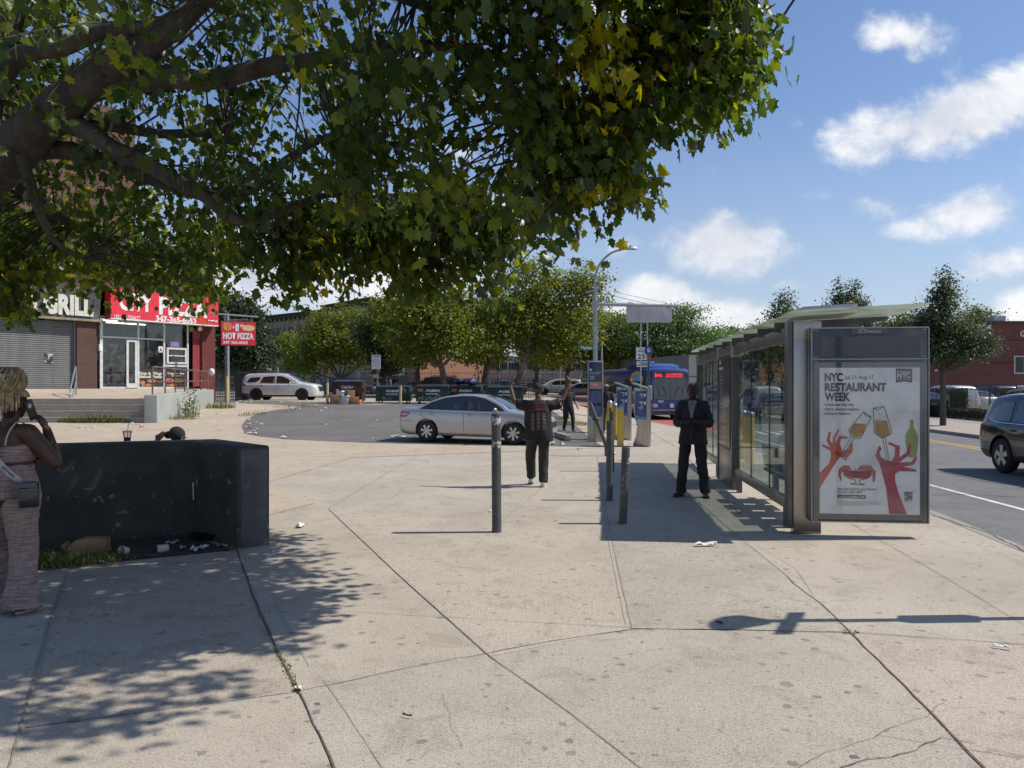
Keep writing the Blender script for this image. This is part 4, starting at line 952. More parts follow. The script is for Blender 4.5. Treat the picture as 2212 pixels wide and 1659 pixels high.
SUVD = dict(SUVW); SUVD.update(zt=[(-2.46, .95), (-2.45, 1.12), (-2.38, 1.40), (-2.25, 1.60), (-2.05, 1.68), (-1.4, 1.73), (-.4, 1.74), (.3, 1.69), (.7, 1.56), (1.1, 1.35), (1.5, 1.12), (1.8, 1.08), (2.15, 1.02), (2.4, .9), (2.48, .6)],
    zs=[(-2.46, .85), (-2.40, 1.02), (-2.2, 1.07), (-1.4, 1.06), (0, 1.02), (1.3, 1.0), (2.1, .94), (2.4, .8), (2.48, .5)], zb=[(-2.46, .52), (-2.35, .38), (-2.0, .28), (2.1, .26), (2.40, .28), (2.48, .4)],
    w=[(-2.46, .74), (-2.36, .88), (-2.1, .94), (-1.5, .965), (-.6, .95), (.6, .95), (1.6, .955), (2.1, .88), (2.38, .72), (2.48, .52)], axles=(-1.42, 1.43), R=.375, track=.85, alloy=ALLOY, handle_m=None, rails=1.75, railm=mat('steel_rail', (.35, .35, .36), .3, .9), tumble=.40)
SUVD['side'] = [('window', [(-2.06, 1.20), (-1.92, 1.40), (-1.70, 1.50), (-1.30, 1.54), (-1.22, 1.12), (-1.6, 1.10), (-1.9, 1.14)]), ('window', [(-1.12, 1.11), (-1.14, 1.55), (-.2, 1.59), (-.18, 1.09)]), ('window', [(-.08, 1.09), (-.10, 1.59), (.3, 1.55), (.7, 1.38), (1.0, 1.16), (1.0, 1.07)]),
    ('chrome', slit([(-2.04, 1.19), (-1.9, 1.12), (-1.6, 1.075), (-.5, 1.065), (1.0, 1.045)], .018)), ('seam', slit([(-.13, 1.06), (-.13, .7), (-.1, .40)])), ('seam', slit([(-1.17, 1.06), (-1.3, .85), (-1.0, .6), (-.9, .40)])),
    ('handle', (-1.02, .93)), ('handle', (.05, .91)), ('mirror', (.9, 1.10)), ('cladding', [(-1.0, .29), (1.0, .28), (1.0, .40), (-.98, .42)]), ('cladding', [(-2.46, .36), (-2.46, .48), (-1.86, .46), (-1.86, .28)]),
    ('tail', [(-2.44, .96), (-2.40, 1.06), (-2.0, 1.02), (-2.05, .93)]), ('head', [(2.02, .76), (1.95, .86), (2.3, .85), (2.42, .76)])]
SUVD['handle_m'] = TRIM
suvd, _ = car('parked_car', 'dark navy SUV with bright five-spoke wheels driving out of the right edge', 'car', SUVD, paint('dark_navy_paint', (.012, .014, .022), .3, .16))
# heading towards the camera along the kerb lane
wx, wy = 10.60, 16.3; hd = math.atan2(-1, -.05); c_, s_ = math.cos(hd), math.sin(hd)
ax = (-1.42, -.85)     # rear wheel on its right-hand side in car space
suvd.location = (wx-(ax[0]*c_-ax[1]*s_), wy-(ax[0]*s_+ax[1]*c_), -.125); suvd.rotation_euler = (0, 0, hd)
# far cars: copies with their own paint
def repaint(c, m):
    for ch in KIDS.get(c.name, []):
        if ch.name.split('.')[0] in ('body', 'wing_mirror'):
            ch.data = ch.data.copy(); ch.data.materials.clear(); ch.data.materials.append(m)
DKC = [paint('black_car_paint', (.02, .02, .022), .3, .25), paint('grey_car_paint', (.12, .125, .13), .5, .3), SILVER, paint('champagne_paint', (.36, .35, .31), .5, .3), WPAINT, paint('maroon_paint', (.10, .012, .015), .3, .3), paint('blue_car_paint', (.02, .045, .12), .4, .3)]
for x, Y, kind, pm, rz, lab in ((1205, 83, 1, 3, 184, 'pale beige van-like car on the far street left of the panel'), (1256, 78, 0, 1, 182, 'grey saloon on the far street just left of the panel'), (975, 68, 1, 0, 0, 'dark SUV behind the fence above the silver saloon roof'), (1020, 70, 0, 1, 2, 'dark saloon behind the railings above the green skips'),
    (915, 69, 0, 0, 1, 'black car between trunks behind the middle skip'), (770, 80, 0, 1, 0, 'grey saloon behind the fence beyond the brown skip'), (728, 80, 1, 6, 178, 'blue SUV behind the white SUV bonnet'), (1085, 74, 0, 0, 180, 'black car low behind the right-hand skip'), (1335, 92, 1, 2, 175, 'silver car on the far street behind the ticket machines')):
    c = copy_thing((sedan, suvw)[kind], GY(x, Y, -.1), R(rz), lab); c['group'] = 'cars parked on the far street'; repaint(c, DKC[pm])
for x, Y, kind, pm, rz, lab in ((2040, 50, 1, 4, 90, 'white SUV behind the iron fence beside the street tree'), (2092, 50, 0, 4, 92, 'white saloon behind the fence between hedges'), (2128, 51, 1, 0, 88, 'black SUV behind the fence near the dark window'), (2205, 50, 1, 4, 90, 'white SUV half out of frame behind the hedge'), (1988, 47, 0, 0, 80, 'black saloon behind the fence seen past the advert'), (1640, 47, 1, 4, 85, 'white SUV seen through the shelter glass'), (1675, 44, 0, 1, 80, 'dark grey saloon seen through the shelter glass')):
    c = copy_thing((sedan, suvw)[kind], GY(x, Y, -.01), R(rz), lab); c['group'] = 'cars behind the iron fence'; repaint(c, DKC[pm])

# ---- the bus
def bus():
    t = empty('city_bus', 'blue single-deck city bus with red destination lights at the kerb', 'bus', (0, 0, 0))
    BP = paint('bus_blue', (.008, .032, .17), .0, .3); BD = mat('bus_black', (.012, .013, .016), .2, coat=.8)
    L = 12.2; W2, H_ = 1.29, 2.95
    rings = []
    for i, x in enumerate([0, .03, .08, .16, .30, .6, 2, 4, 6, 8, 10, 11.9, 12.1, 12.2]):        # x back from the nose
        k = min(1, x/.6); ins = .22*(1-k)**2; zt = H_-.16*(1-min(1, x/.5))**2; zb = .30; w = W2-ins; r = .22
        ring = [(-w, zb), (-w, 1.0), (-w, 2.1), (-w+.03, zt-r), (-w+.07, zt-.07), (-w+r, zt), (0, zt+.03), (w-r, zt), (w-.07, zt-.07), (w-.03, zt-r), (w, 2.1), (w, 1.0), (w, zb)]
        bow = lambda y: .16*(1-(y/w)**2)*(1-k)
        rake = lambda z: .12*max(0, (z-1.2)/1.8)*(1-k)
        rings.append([Vector((-x+bow(y)-rake(z), y, z)) for y, z in ring])
    mb = MB(); mb.loft(rings); b = mb.build('body', BP, t, smooth=30); bvh = BVHTree.FromPolygons([Vector(v) for v in mb.v], mb.f)
    for xa in (-2.6, -8.6):
        for s_ in (-1, 1):
            decal(bvh, [(xa+.62*math.cos(a), max(.31, .5+.62*math.sin(a))) for a in [R(-18+i*12) for i in range(19)]], 'y', s_, .004, BD, 'wheel_arch', t, cell=.2)
            wheel(t, xa, s_*1.14, .48, 8, ALLOY, s_)
    D = lambda nm, poly, ax, sg, off, m_, rd=.05: decal(bvh, poly, ax, sg, off, m_, nm, t, cell=.2, round_=rd)
    for s_ in (-1, 1):
        D('window_band', [(-.5, 1.22), (-.5, 2.42), (-11.8, 2.42), (-11.8, 1.30)], 'y', s_, .005, BD)
        for k in range(7): D('window', [(-1.9-k*1.4, 1.34), (-1.9-k*1.4, 2.26), (-3.18-k*1.4, 2.26), (-3.18-k*1.4, 1.34)], 'y', s_, .010, GLASSD)
        D('door', [(-.62, .42), (-.62, 2.30), (-1.65, 2.30), (-1.65, .42)], 'y', s_, .009, GLASSD)
        a0 = [(-.95+1.25*math.cos(a)*-1-1.3, 2.22+.62*math.sin(a)) for a in [math.pi*i/14 for i in range(15)]]; a1 = [(-.95+1.02*math.cos(a)*-1-1.3, 2.22+.45*math.sin(a)) for a in [math.pi*i/14 for i in reversed(range(15))]]
        D('arch_emblem', a0+a1, 'y', s_, .014, mat('bus_gold', (.62, .32, .03), .4), 0); D('arch_emblem_infill', [(p[0], p[1]) for p in a1[::-1]], 'y', s_, .013, LBLUE, 0)
    D('destination_sign', [(-1.05, 2.38), (-1.0, 2.72), (1.0, 2.72), (1.05, 2.38)], 'x', 1, .008, BD)
    D('windscreen', [(-1.17, 1.26), (-1.12, 2.34), (1.12, 2.34), (1.17, 1.26), (.5, 1.16), (-.5, 1.16)], 'x', 1, .008, mat('bus_windscreen', (.035, .04, .042), .05, coat=1))
    D('windscreen_divider', [(-.015, 1.18), (-.015, 2.34), (.015, 2.34), (.015, 1.18)], 'x', 1, .014, BD, 0)
    D('bumper', [(-1.14, .30), (-1.16, .52), (1.16, .52), (1.14, .30)], 'x', 1, .012, BD); D('bumper_strip', [(-1.12, .53), (-1.12, .60), (1.12, .60), (1.12, .53)], 'x', 1, .012, mat('bus_grey', (.3, .32, .34), .4))
    for s_ in (-1, 1):
        D('headlight', [(s_*.78, .74), (s_*.80, .90), (s_*1.10, .98), (s_*1.13, .84), (s_*1.0, .74)], 'x', 1, .014, CLEARL, .02); D('indicator', [(s_*1.0, 1.06), (s_*1.0, 1.13), (s_*1.13, 1.15), (s_*1.13, 1.07)], 'x', 1, .014, AMBL, 0)
        for k in range(2): MB().tube([(-.05+.02, s_*(.15+.5*k), 1.22), (.06, s_*(.5+.25*k), 1.95-.1*k)], .012, 6).build('wiper', BD, t)
        MB().tube(bez([(-.3, s_*1.18, 2.5), (.25, s_*1.42, 2.45), (.30, s_*1.45, 2.2)]), .025, 8).box((.30, s_*1.45, 1.98), (.07, .16, .42)).build('mirror', BD, t, smooth=40)
    LED = mat('red_display', (.6, .02, .03), .5, emit=(1, .035, .05), es=1.1)
    f = bvh.ray_cast(Vector((5, 0, 2.55)), Vector((-1, 0, 0)))[0].x
    # seen from the front: its right-hand side is on our left
    text('B46', .20, LED, t, (f+.03, -.93, 2.455), (0, 1, 0), (-.06, 0, 1), width=.42, name='route_text', bold=.02)
    text('WILLIAMSBURG', .11, LED, t, (f+.035, -.28, 2.56), (0, 1, 0), (-.06, 0, 1), width=.98, name='route_text', bold=.02); text('BRIDGE PLAZA', .11, LED, t, (f+.045, -.28, 2.43), (0, 1, 0), (-.06, 0, 1), width=.98, name='route_text', bold=.02)
    text('7837', .12, WHITE, t, (.075, -.78, 1.0), (0, 1, 0), (0, 0, 1), name='fleet_number', bold=.02)
    MB().lathe([(.001, .0), (.13, .0), (.13, .01), (.001, .012)], 24, c=(.165, 0, .83), axis='x', cap=False).build('emblem', WHITE, t); text('MTA', .07, mat('bus_print_blue', (.01, .03, .16), .5), t, (.179, -.085, .80), (0, 1, 0), (0, 0, 1), width=.17)
    # roof equipment fairings
    f1 = MB(); f1.loft([[Vector((x, y, z)) for y, z in ((-w, 2.93), (-w+.05, 2.93+h), (-w+.3, 2.97+h), (w-.3, 2.97+h), (w-.05, 2.93+h), (w, 2.93))] for x, w, h in ((-.75, .8, .02), (-1.1, .98, .16), (-1.7, 1.02, .30), (-4.6, 1.02, .32), (-5.2, 1.0, .14))]); f1.build('roof_fairing', BP, t, smooth=35)
    MB().box((-8.4, 0, 3.02), (5.6, 1.7, .12)).build('roof_unit', mat('roof_grey', (.35, .36, .37), .6), t, bevel=.03)
    for k in range(3): MB().cyl((-6.2-k*2.2, 0, 3.05), (-6.2-k*2.2, 0, 3.12), .4).build('roof_fan', MATS['roof_grey'], t, smooth=40)
    text('B46', .14, LED, t, (-3.2, -1.312, 2.27), (1, 0, 0), (0, 0, 1), name='route_text')
    return t
bs = bus(); fx = GY(1447, 43.2); bs.location = (fx.x+.05, 43.2, -.13+terr(9, 43)); bs.rotation_euler = (0, 0, math.atan2(-1, .16))
# ================================================================== people
def skinm(name, c): return mat(name, c, .5, 0, col2=tuple(x*.8 for x in c), vs=14, spec=.4)
SK1 = skinm('deep_brown_skin', (.075, .036, .022)); SK2 = skinm('dark_skin', (.040, .020, .014)); SK3 = skinm('warm_brown_skin', (.12, .06, .038))
def merge(mb, name, m, parent, vox=.009, sm=4, smf=.5, rx=None):
    me = bpy.data.meshes.new('tmp'); me.from_pydata(mb.v, [], mb.f); me.update(); o = bpy.data.objects.new('tmp', me); COL.objects.link(o)
    bm = bmesh.new(); bm.from_mesh(me); bmesh.ops.recalc_face_normals(bm, faces=bm.faces); bm.to_mesh(me); bm.free()
    md = o.modifiers.new('r', 'REMESH'); md.mode = 'VOXEL'; md.voxel_size = vox
    md = o.modifiers.new('s', 'SMOOTH'); md.iterations = sm; md.factor = smf
    dg = bpy.context.evaluated_depsgraph_get(); dg.update(); me2 = bpy.data.meshes.new_from_object(o.evaluated_get(dg)); me2.name = name; bpy.data.objects.remove(o)
    if rx: 
        for v in me2.vertices: rx(v)
    me2.materials.clear(); return link(name, me2, m, parent, 'all')
def hand(mb, wrist, d, palm, side, curl=.5, pose=None, s=1.0):
    """palm and five bent fingers; d = direction of the hand, palm = palm normal, side = +1 thumb on cross side"""
    d = Vector(d).normalized(); p = Vector(palm); p = (p-d*p.dot(d)).normalized(); sd = d.cross(p)*side; w = Vector(wrist)
    k = s
    for j in range(4): mb.cap(w+d*.01*k+sd*(.006-.006*j)*k, w+d*.085*k+sd*(.030-.020*j)*k, .016*k, .0125*k, 8)
    for j, (ln, off) in enumerate(((.070, .030), (.078, .010), (.073, -.010), (.058, -.030))):
        c = curl if pose is None else pose[j+1]
        a = w+d*.088*k+sd*off*k; cur = d.copy(); r = .0095*k
        for q, f in enumerate((.45, .32, .23)):
            ang = c*(1.15 if q else .8); ax = sd
            M = Matrix.Rotation(ang if p.cross(d).dot(ax) < 0 else -ang, 3, ax)
            nx = cur @ Matrix.Identity(3); nx = (M @ cur); 
            if nx.dot(p) < cur.dot(p): nx = Matrix.Rotation(-ang if p.cross(d).dot(ax) < 0 else ang, 3, ax) @ cur
            b = a+nx*ln*f*k; mb.cap(a, b, r, r*.88, 8); a = b; cur = nx; r *= .9
    c = .4 if pose is None else pose[0]
    a = w+d*.025*k+sd*.022*k; b = a+(sd*.8+d*.6+p*.25).normalized()*.042*k; e = b+(d*(.9-c*.4)+sd*.2+p*(.2+c*.8)).normalized()*.034*k; mb.cap(a, b, .0135*k, .0115*k, 8); mb.cap(b, e, .0115*k, .0095*k, 8)
def head(mb, c, f, up=(0, 0, 1), s=1.0, ears=True):
    """skull, jaw, nose, lips, ears around centre c facing f"""
    c = Vector(c); f = Vector(f).normalized(); u = Vector(up); u = (u-f*u.dot(f)).normalized(); r = f.cross(u); M = Matrix((r, f, u)).transposed(); 
    def e(x, y, z, rx, ry, rz): mb.ell(c+M @ Vector((x, y, z))*s, (rx*s, ry*s, rz*s), rot=M)
    e(0, -.012, .022, .075, .092, .090); e(0, .020, -.040, .058, .066, .068); e(0, .055, -.080, .030, .024, .024); e(0, .088, -.018, .016, .020, .026); e(0, .090, -.026, .020, .012, .012)
    e(0, .082, -.056, .024, .012, .012); e(0, .076, .018, .050, .016, .014); e(.032, .068, -.02, .024, .02, .024); e(-.032, .068, -.02, .024, .02, .024)
    if ears:
        for s_ in (-1, 1): e(s_*.078, -.008, -.008, .011, .022, .034); e(s_*.074, .0, -.03, .009, .012, .014)
    return M
def eyes(par, c, M, s=1.0):
    for s_ in (-1, 1):
        MB().ell(Vector(c)+M @ Vector((s_*.030, .080, .0))*s, .0105*s).build('eye', mat('eye_white', (.5, .48, .45), .2), par, smooth='all')
def ringe(c, rx, ry, n=20, tilt=0, z=None): return [Vector((c[0]+rx*math.cos(2*math.pi*j/n), c[1]+ry*math.sin(2*math.pi*j/n), c[2]+tilt*math.sin(2*math.pi*j/n))) for j in range(n)]
def fold(par, amp, fr, seedv=0, zstretch=.35):
    """cloth wrinkles pushed into the mesh itself"""
    me = par.data; me.update(); ns = [v.normal.copy() for v in me.vertices]
    for v, n in zip(me.vertices, ns):
        p = v.co; q = Vector((p.x*fr, p.y*fr, p.z*fr*zstretch+seedv)); k = noise.noise(q)+.5*noise.noise(q*2.3)
        v.co += n*amp*k
def shoes(par, ankles, dirs, m, sole, L=.29):
    for a, d in zip(ankles, dirs):
        a = Vector(a); d = Vector(d).normalized(); pitch = Vector((d.x, d.y, 0)).normalized(); z0 = a.z-.085
        mb = MB(); mb.cap(a-d*.05-Vector((0, 0, .035)), a+d*.06-Vector((0, 0, .045)), .042, .045); mb.cap(a+d*.05-Vector((0, 0, .050)), a+d*.155-Vector((0, 0, .058)), .047, .036); mb.cap(a-Vector((0, 0, .03)), a+Vector((0, 0, .01)), .044, .042)
        o = merge(mb, 'shoe', m, par, .009, 3)
        s_ = MB(); r = d.cross(Vector((0, 0, 1))).normalized(); q = []
        for i in range(18):
            t = 2*math.pi*i/18; q.append((math.cos(t)*.145+.055, math.sin(t)*(.047-.008*math.cos(t-.6))))
        s_.prism(q, a-Vector((0, 0, .088)), d, r, d.cross(r)*-1 if False else Vector((0, 0, 1)), -.012, .012); s_.build('sole', sole, o)
# ---------------- man walking away with raised hands
def walker():
    g = G(1160, 1052); g = Vector((g.x+.02, g.y, 0)); t = empty('person', 'man in black printed T-shirt walking away with both hands raised', 'person', g)
    b = MB(); hips = {-1: Vector((-.095, 0, .93)), 1: Vector((.095, 0, .93))}
    kn = {-1: Vector((-.12, .02, .50)), 1: Vector((.095, .06, .50))}; an = {-1: Vector((-.11, .34, .135)), 1: Vector((.09, .0, .09))}
    kn[-1] = Vector((-.125, .22, .52))
    b.ell((0, 0, .96), (.155, .11, .13)); b.cap((0, 0, 1.0), (0, 0, 1.2), .12, .13); b.ell((0, -.0, 1.30), (.17, .115, .17)); b.cap((0, -.01, 1.42), (0, .01, 1.56), .058, .052)
    M = head(b, (0, .03, 1.665), (0.05, 1, -.02), s=1.1)
    for s_ in (-1, 1):
        b.cap(hips[s_], kn[s_], .088, .058); b.cap(kn[s_], an[s_], .058, .038); b.cap(an[s_], an[s_]+Vector((0, .12, -.05)), .038, .028)
    sh = {-1: Vector((-.185, 0, 1.43)), 1: Vector((.185, 0, 1.43))}; el = {-1: Vector((-.42, .08, 1.475)), 1: Vector((.42, .08, 1.50))}; wr = {-1: Vector((-.475, .14, 1.73)), 1: Vector((.54, .14, 1.755))}
    for s_ in (-1, 1):
        b.cap(Vector((0, 0, 1.42)), sh[s_], .07, .066); b.cap(sh[s_], el[s_], .055, .042); b.cap(el[s_], el[s_]*.55+wr[s_]*.45, .043, .040); b.cap(el[s_]*.55+wr[s_]*.45, wr[s_], .040, .027)
        hand(b, wr[s_], (s_*-.10, 0, 1), (0, 1, 0), s_*-1*-1, pose=(.9, .05, .12, 1.25, 1.3) if s_ > 0 else (.9, .1, 1.2, 1.3, 1.3))
    merge(b, 'body', SK3, t, .0085, 3)
    h = MB(); f = Vector((.05, 1, -.02)); h.ell((0, .016, 1.70), (.088, .103, .090)); merge(h, 'hair', mat('black_hair', (.014, .012, .012), .8, bump=1, bs=160), t, .01, 2)
    # T-shirt: boxy
    c = MB()
    c.loft([ringe((0, 0, .80), .262, .16), ringe((0, 0, .95), .252, .155), ringe((0, 0, 1.15), .243, .150), ringe((0, 0, 1.32), .232, .145), ringe((0, 0, 1.42), .195, .125), ringe((0, .0, 1.475), .13, .095), ringe((0, .005, 1.505), .068, .064)])
    for s_ in (-1, 1): c.cap((s_*.12, 0, 1.40), (s_*.20, 0, 1.405), .090, .095); c.tube([(s_*.14, 0, 1.40), (s_*.22, .005, 1.40), (s_*.36, .05, 1.43)], [.09, .098, .088], 16)
    TS = mat('black_cotton', (.012, .012, .013), .9, col2=(.018, .018, .020), vs=5)
    sh_ = merge(c, 'shirt', TS, t, .011, 4); fold(sh_, .022, 6, 3)
    me = sh_.data; bv = BVHTree.FromPolygons([v.co.copy() for v in me.vertices], [tuple(p.vertices) for p in me.polygons])
    def press(mesh_o):
        for v in mesh_o.data.vertices:
            h_ = bv.ray_cast(Vector((v.co.x, -2, v.co.z)), Vector((0, 1, 0)))[0]
            v.co.y = (h_.y if h_ else -.15)-.004
        return mesh_o
    REDP = mat('red_shirt_print', (.50, .03, .03), .7); PW = mat('white_shirt_print', (.55, .52, .52), .7)
    m1 = MB(); m2 = MB(); random.seed(5)
    for k in range(11):      # arched heading: short letter strokes
        x = -.15+k*.030; z = 1.335+.035*math.cos((x)/.13*1.3); 
        for q in range(3):
            a = random.uniform(-.7, .7); cx_, cz_ = x+random.uniform(-.006, .006), z+(q-1)*.018
            m1.box((cx_, -.2, cz_), (.024 if q != 1 else .010, .002, .010), ry=a)
        m2.box((x, -.2, z-.035), (.024, .002, .004), ry=-x*3)
    press(m1.build('red_print', REDP, sh_)); press(m2.build('white_print_arch', PW, sh_))
    m3 = MB(); m4 = MB()
    for r_ in range(12):
        for c_ in range(3):
            x = -.095+c_*.095; z = 1.262-r_*.024
            m3.box((x+.005*math.sin(r_*3+c_), -.2, z), (.040+.022*abs(math.sin(r_*2.1+c_*1.7)), .002, .0075)); m4.box((x-.028, -.2, z-.008), (.018, .002, .006))
    press(m3.build('tour_dates_print', PW, sh_)); press(m4.build('red_print', REDP, sh_))
    # trousers
    p = MB(); p.loft([ringe((0, 0, 1.0), .165, .125), ringe((0, 0, .92), .178, .135), ringe((0, 0, .84), .185, .14)])
    for s_ in (-1, 1):
        p.tube(bez([hips[s_]+Vector((0, 0, -.0)), hips[s_]*.5+kn[s_]*.5, kn[s_], kn[s_]*.5+an[s_]*.5, an[s_]+Vector((0, -.01, -.01))], 4), [.108, .107, .105, .102, .099, .096, .093, .091, .089, .087, .085, .084, .083, .083, .082, .081, .079], 16)
    tr = merge(p, 'trousers', mat('black_track_pants', (.014, .014, .016), .75, col2=(.022, .022, .024), vs=6), t, .011, 4); fold(tr, .012, 8, 1, .9)
    MB().box((.14, .155, .905), (.09, .004, .04), rz=-.6).build('waistband_label', mat('blue_waistband', (.12, .13, .35), .7), t)
    WS = mat('white_leather', (.62, .62, .60), .5, col2=(.5, .5, .48), vs=20)
    shoes(t, [an[-1]+Vector((0, 0, 0)), an[1]], [(-.05, 1, -.45), (.08, 1, 0)], WS, WS)
walker()
# ---------------- man in the dark suit
def suit():
    g = G(1497, 1073); t = empty('person', 'man in dark suit and tie looking down at a phone beside the shelter', 'person', (g.x, g.y, 0), R(158))
    t['label'] = 'man in dark suit looking down at his phone, standing beside the bus shelter'
    b = MB(); hp = {-1: Vector((-.10, 0, .95)), 1: Vector((.10, 0, .95))}; kn = {-1: Vector((-.14, .03, .52)), 1: Vector((.14, .02, .52))}; an = {-1: Vector((-.185, -.01, .09)), 1: Vector((.19, 0, .09))}
    b.ell((0, 0, .98), (.165, .12, .13)); b.cap((0, 0, 1.02), (0, .01, 1.2), .13, .135); b.ell((0, 0, 1.33), (.18, .125, .17)); b.cap((0, 0, 1.45), (0, .045, 1.57), .062, .056)
    f = Vector((-.08, 1, -.55)); hc = Vector((-.01, .075, 1.66)); M = head(b, hc, f, s=1.1)
    for s_ in (-1, 1): b.cap(hp[s_], kn[s_], .092, .062); b.cap(kn[s_], an[s_], .060, .040)
    sh = {s_: Vector((s_*.175, 0, 1.43)) for s_ in (-1, 1)}; el = {-1: Vector((-.245, .02, 1.16)), 1: Vector((.24, .03, 1.16))}; wr = {-1: Vector((-.11, .27, 1.18)), 1: Vector((.06, .29, 1.16))}
    for s_ in (-1, 1):
        b.cap((0, 0, 1.43), sh[s_], .07, .066); b.cap(sh[s_], el[s_], .056, .046); b.cap(el[s_], wr[s_], .045, .029)
        d = (Vector((-.02, .31, 1.19))-wr[s_]) if s_ < 0 else Vector((-.9, .3, .1)); hand(b, wr[s_], d, (0, .2, 1) if s_ < 0 else (0, -1, .6), s_, curl=.75)
    bo = merge(b, 'body', SK2, t, .0085, 3); eyes(bo, hc, M)
    MB().ell(hc+Vector((0, -.014, .036)), (.086, .100, .082), rot=M).build('hair', MATS['black_hair'], t, smooth='all')
    S = mat('charcoal_suit', (.014, .0145, .018), .85, col2=(.019, .0195, .024), vs=7)
    j = MB(); j.loft([ringe((0, 0, .82), .232, .18), ringe((0, 0, .98), .212, .165), ringe((0, .01, 1.16), .178, .138), ringe((0, .0, 1.32), .190, .140), ringe((0, -.005, 1.42), .175, .120), ringe((0, -.01, 1.48), .125, .095), ringe((0, -.01, 1.535), .082, .075)])
    for s_ in (-1, 1):
        j.cap((s_*.08, 0, 1.435), (s_*.172, 0, 1.432), .082, .080); mid = el[s_]*.5+wr[s_]*.5
        j.tube(bez([(s_*.17, 0, 1.42), sh[s_]*.5+el[s_]*.5+Vector((s_*.015, 0, 0)), el[s_]+Vector((s_*.01, -.01, -.015)), mid, wr[s_]*.9+el[s_]*.1], 4), [.080, .077, .074, .071, .068, .066, .063, .061, .060, .058, .056, .054, .052, .050, .049, .048, .047], 14)
    jk = merge(j, 'jacket', S, t, .011, 4); fold(jk, .012, 9, 7, .8)
    bv = BVHTree.FromPolygons([v.co.copy() for v in jk.data.vertices], [tuple(p.vertices) for p in jk.data.polygons])
    decal(bv, [(0, 1.21), (-.075, 1.50), (-.03, 1.53), (.03, 1.53), (.075, 1.50)], 'front', 1, .004, None, 'x', t) if False else None
    def front(poly, off, m, nm):
        V, Fc = gridfill(poly, .03); out = []
        for a, z in V:
            h_ = bv.ray_cast(Vector((a, 3, z)), Vector((0, -1, 0)))[0]; out.append((a, (h_.y if h_ else .1)+off, z))
        me = bpy.data.meshes.new(nm); me.from_pydata(out, [], [f_[::-1] for f_ in Fc]); link(nm, me, m, jk, 'all')
    front([(0, 1.19), (-.07, 1.49), (-.03, 1.53), (.03, 1.53), (.07, 1.49)], .004, mat('grey_shirt', (.20, .21, .24), .8), 'shirt_front')
    front([(0, 1.20), (-.026, 1.26), (-.016, 1.50), (.016, 1.50), (.026, 1.26)], .010, mat('patterned_tie', (.06, .06, .075), .5, col2=(.30, .30, .33), vs=60), 'tie')
    for s_ in (-1, 1): front([(s_*.005, 1.18), (s_*.075, 1.49), (s_*.115, 1.44), (s_*.10, 1.38), (s_*.075, 1.39)], .007, mat('lapel_cloth', (.010, .010, .013), .7), 'lapel')
    front([(-.008, .9), (-.004, 1.19), (.004, 1.19), (.008, .9)], .003, BLACKP, 'jacket_opening')
    p = MB(); p.loft([ringe((0, 0, 1.0), .16, .125), ringe((0, 0, .90), .175, .135)])
    for s_ in (-1, 1): p.tube(bez([hp[s_], hp[s_]*.5+kn[s_]*.5, kn[s_], kn[s_]*.5+an[s_]*.5, an[s_]+Vector((0, .0, -.02))], 4), [.100, .099, .097, .095, .092, .089, .086, .084, .083, .082, .080, .079, .078, .077, .077, .079, .081], 14)
    tr = merge(p, 'trousers', S, t, .011, 3); fold(tr, .016, 9, 4, .9)
    shoes(t, [an[-1], an[1]], [(-.35, 1, 0), (.45, 1, 0)], mat('brown_leather', (.045, .026, .017), .3), BLACKP)
    ph = MB(); ph.box((-.02, .335, 1.20), (.075, .012, .15), rx=-.9); ph.build('smartphone_case', BLK, t, bevel=.004)
suit()
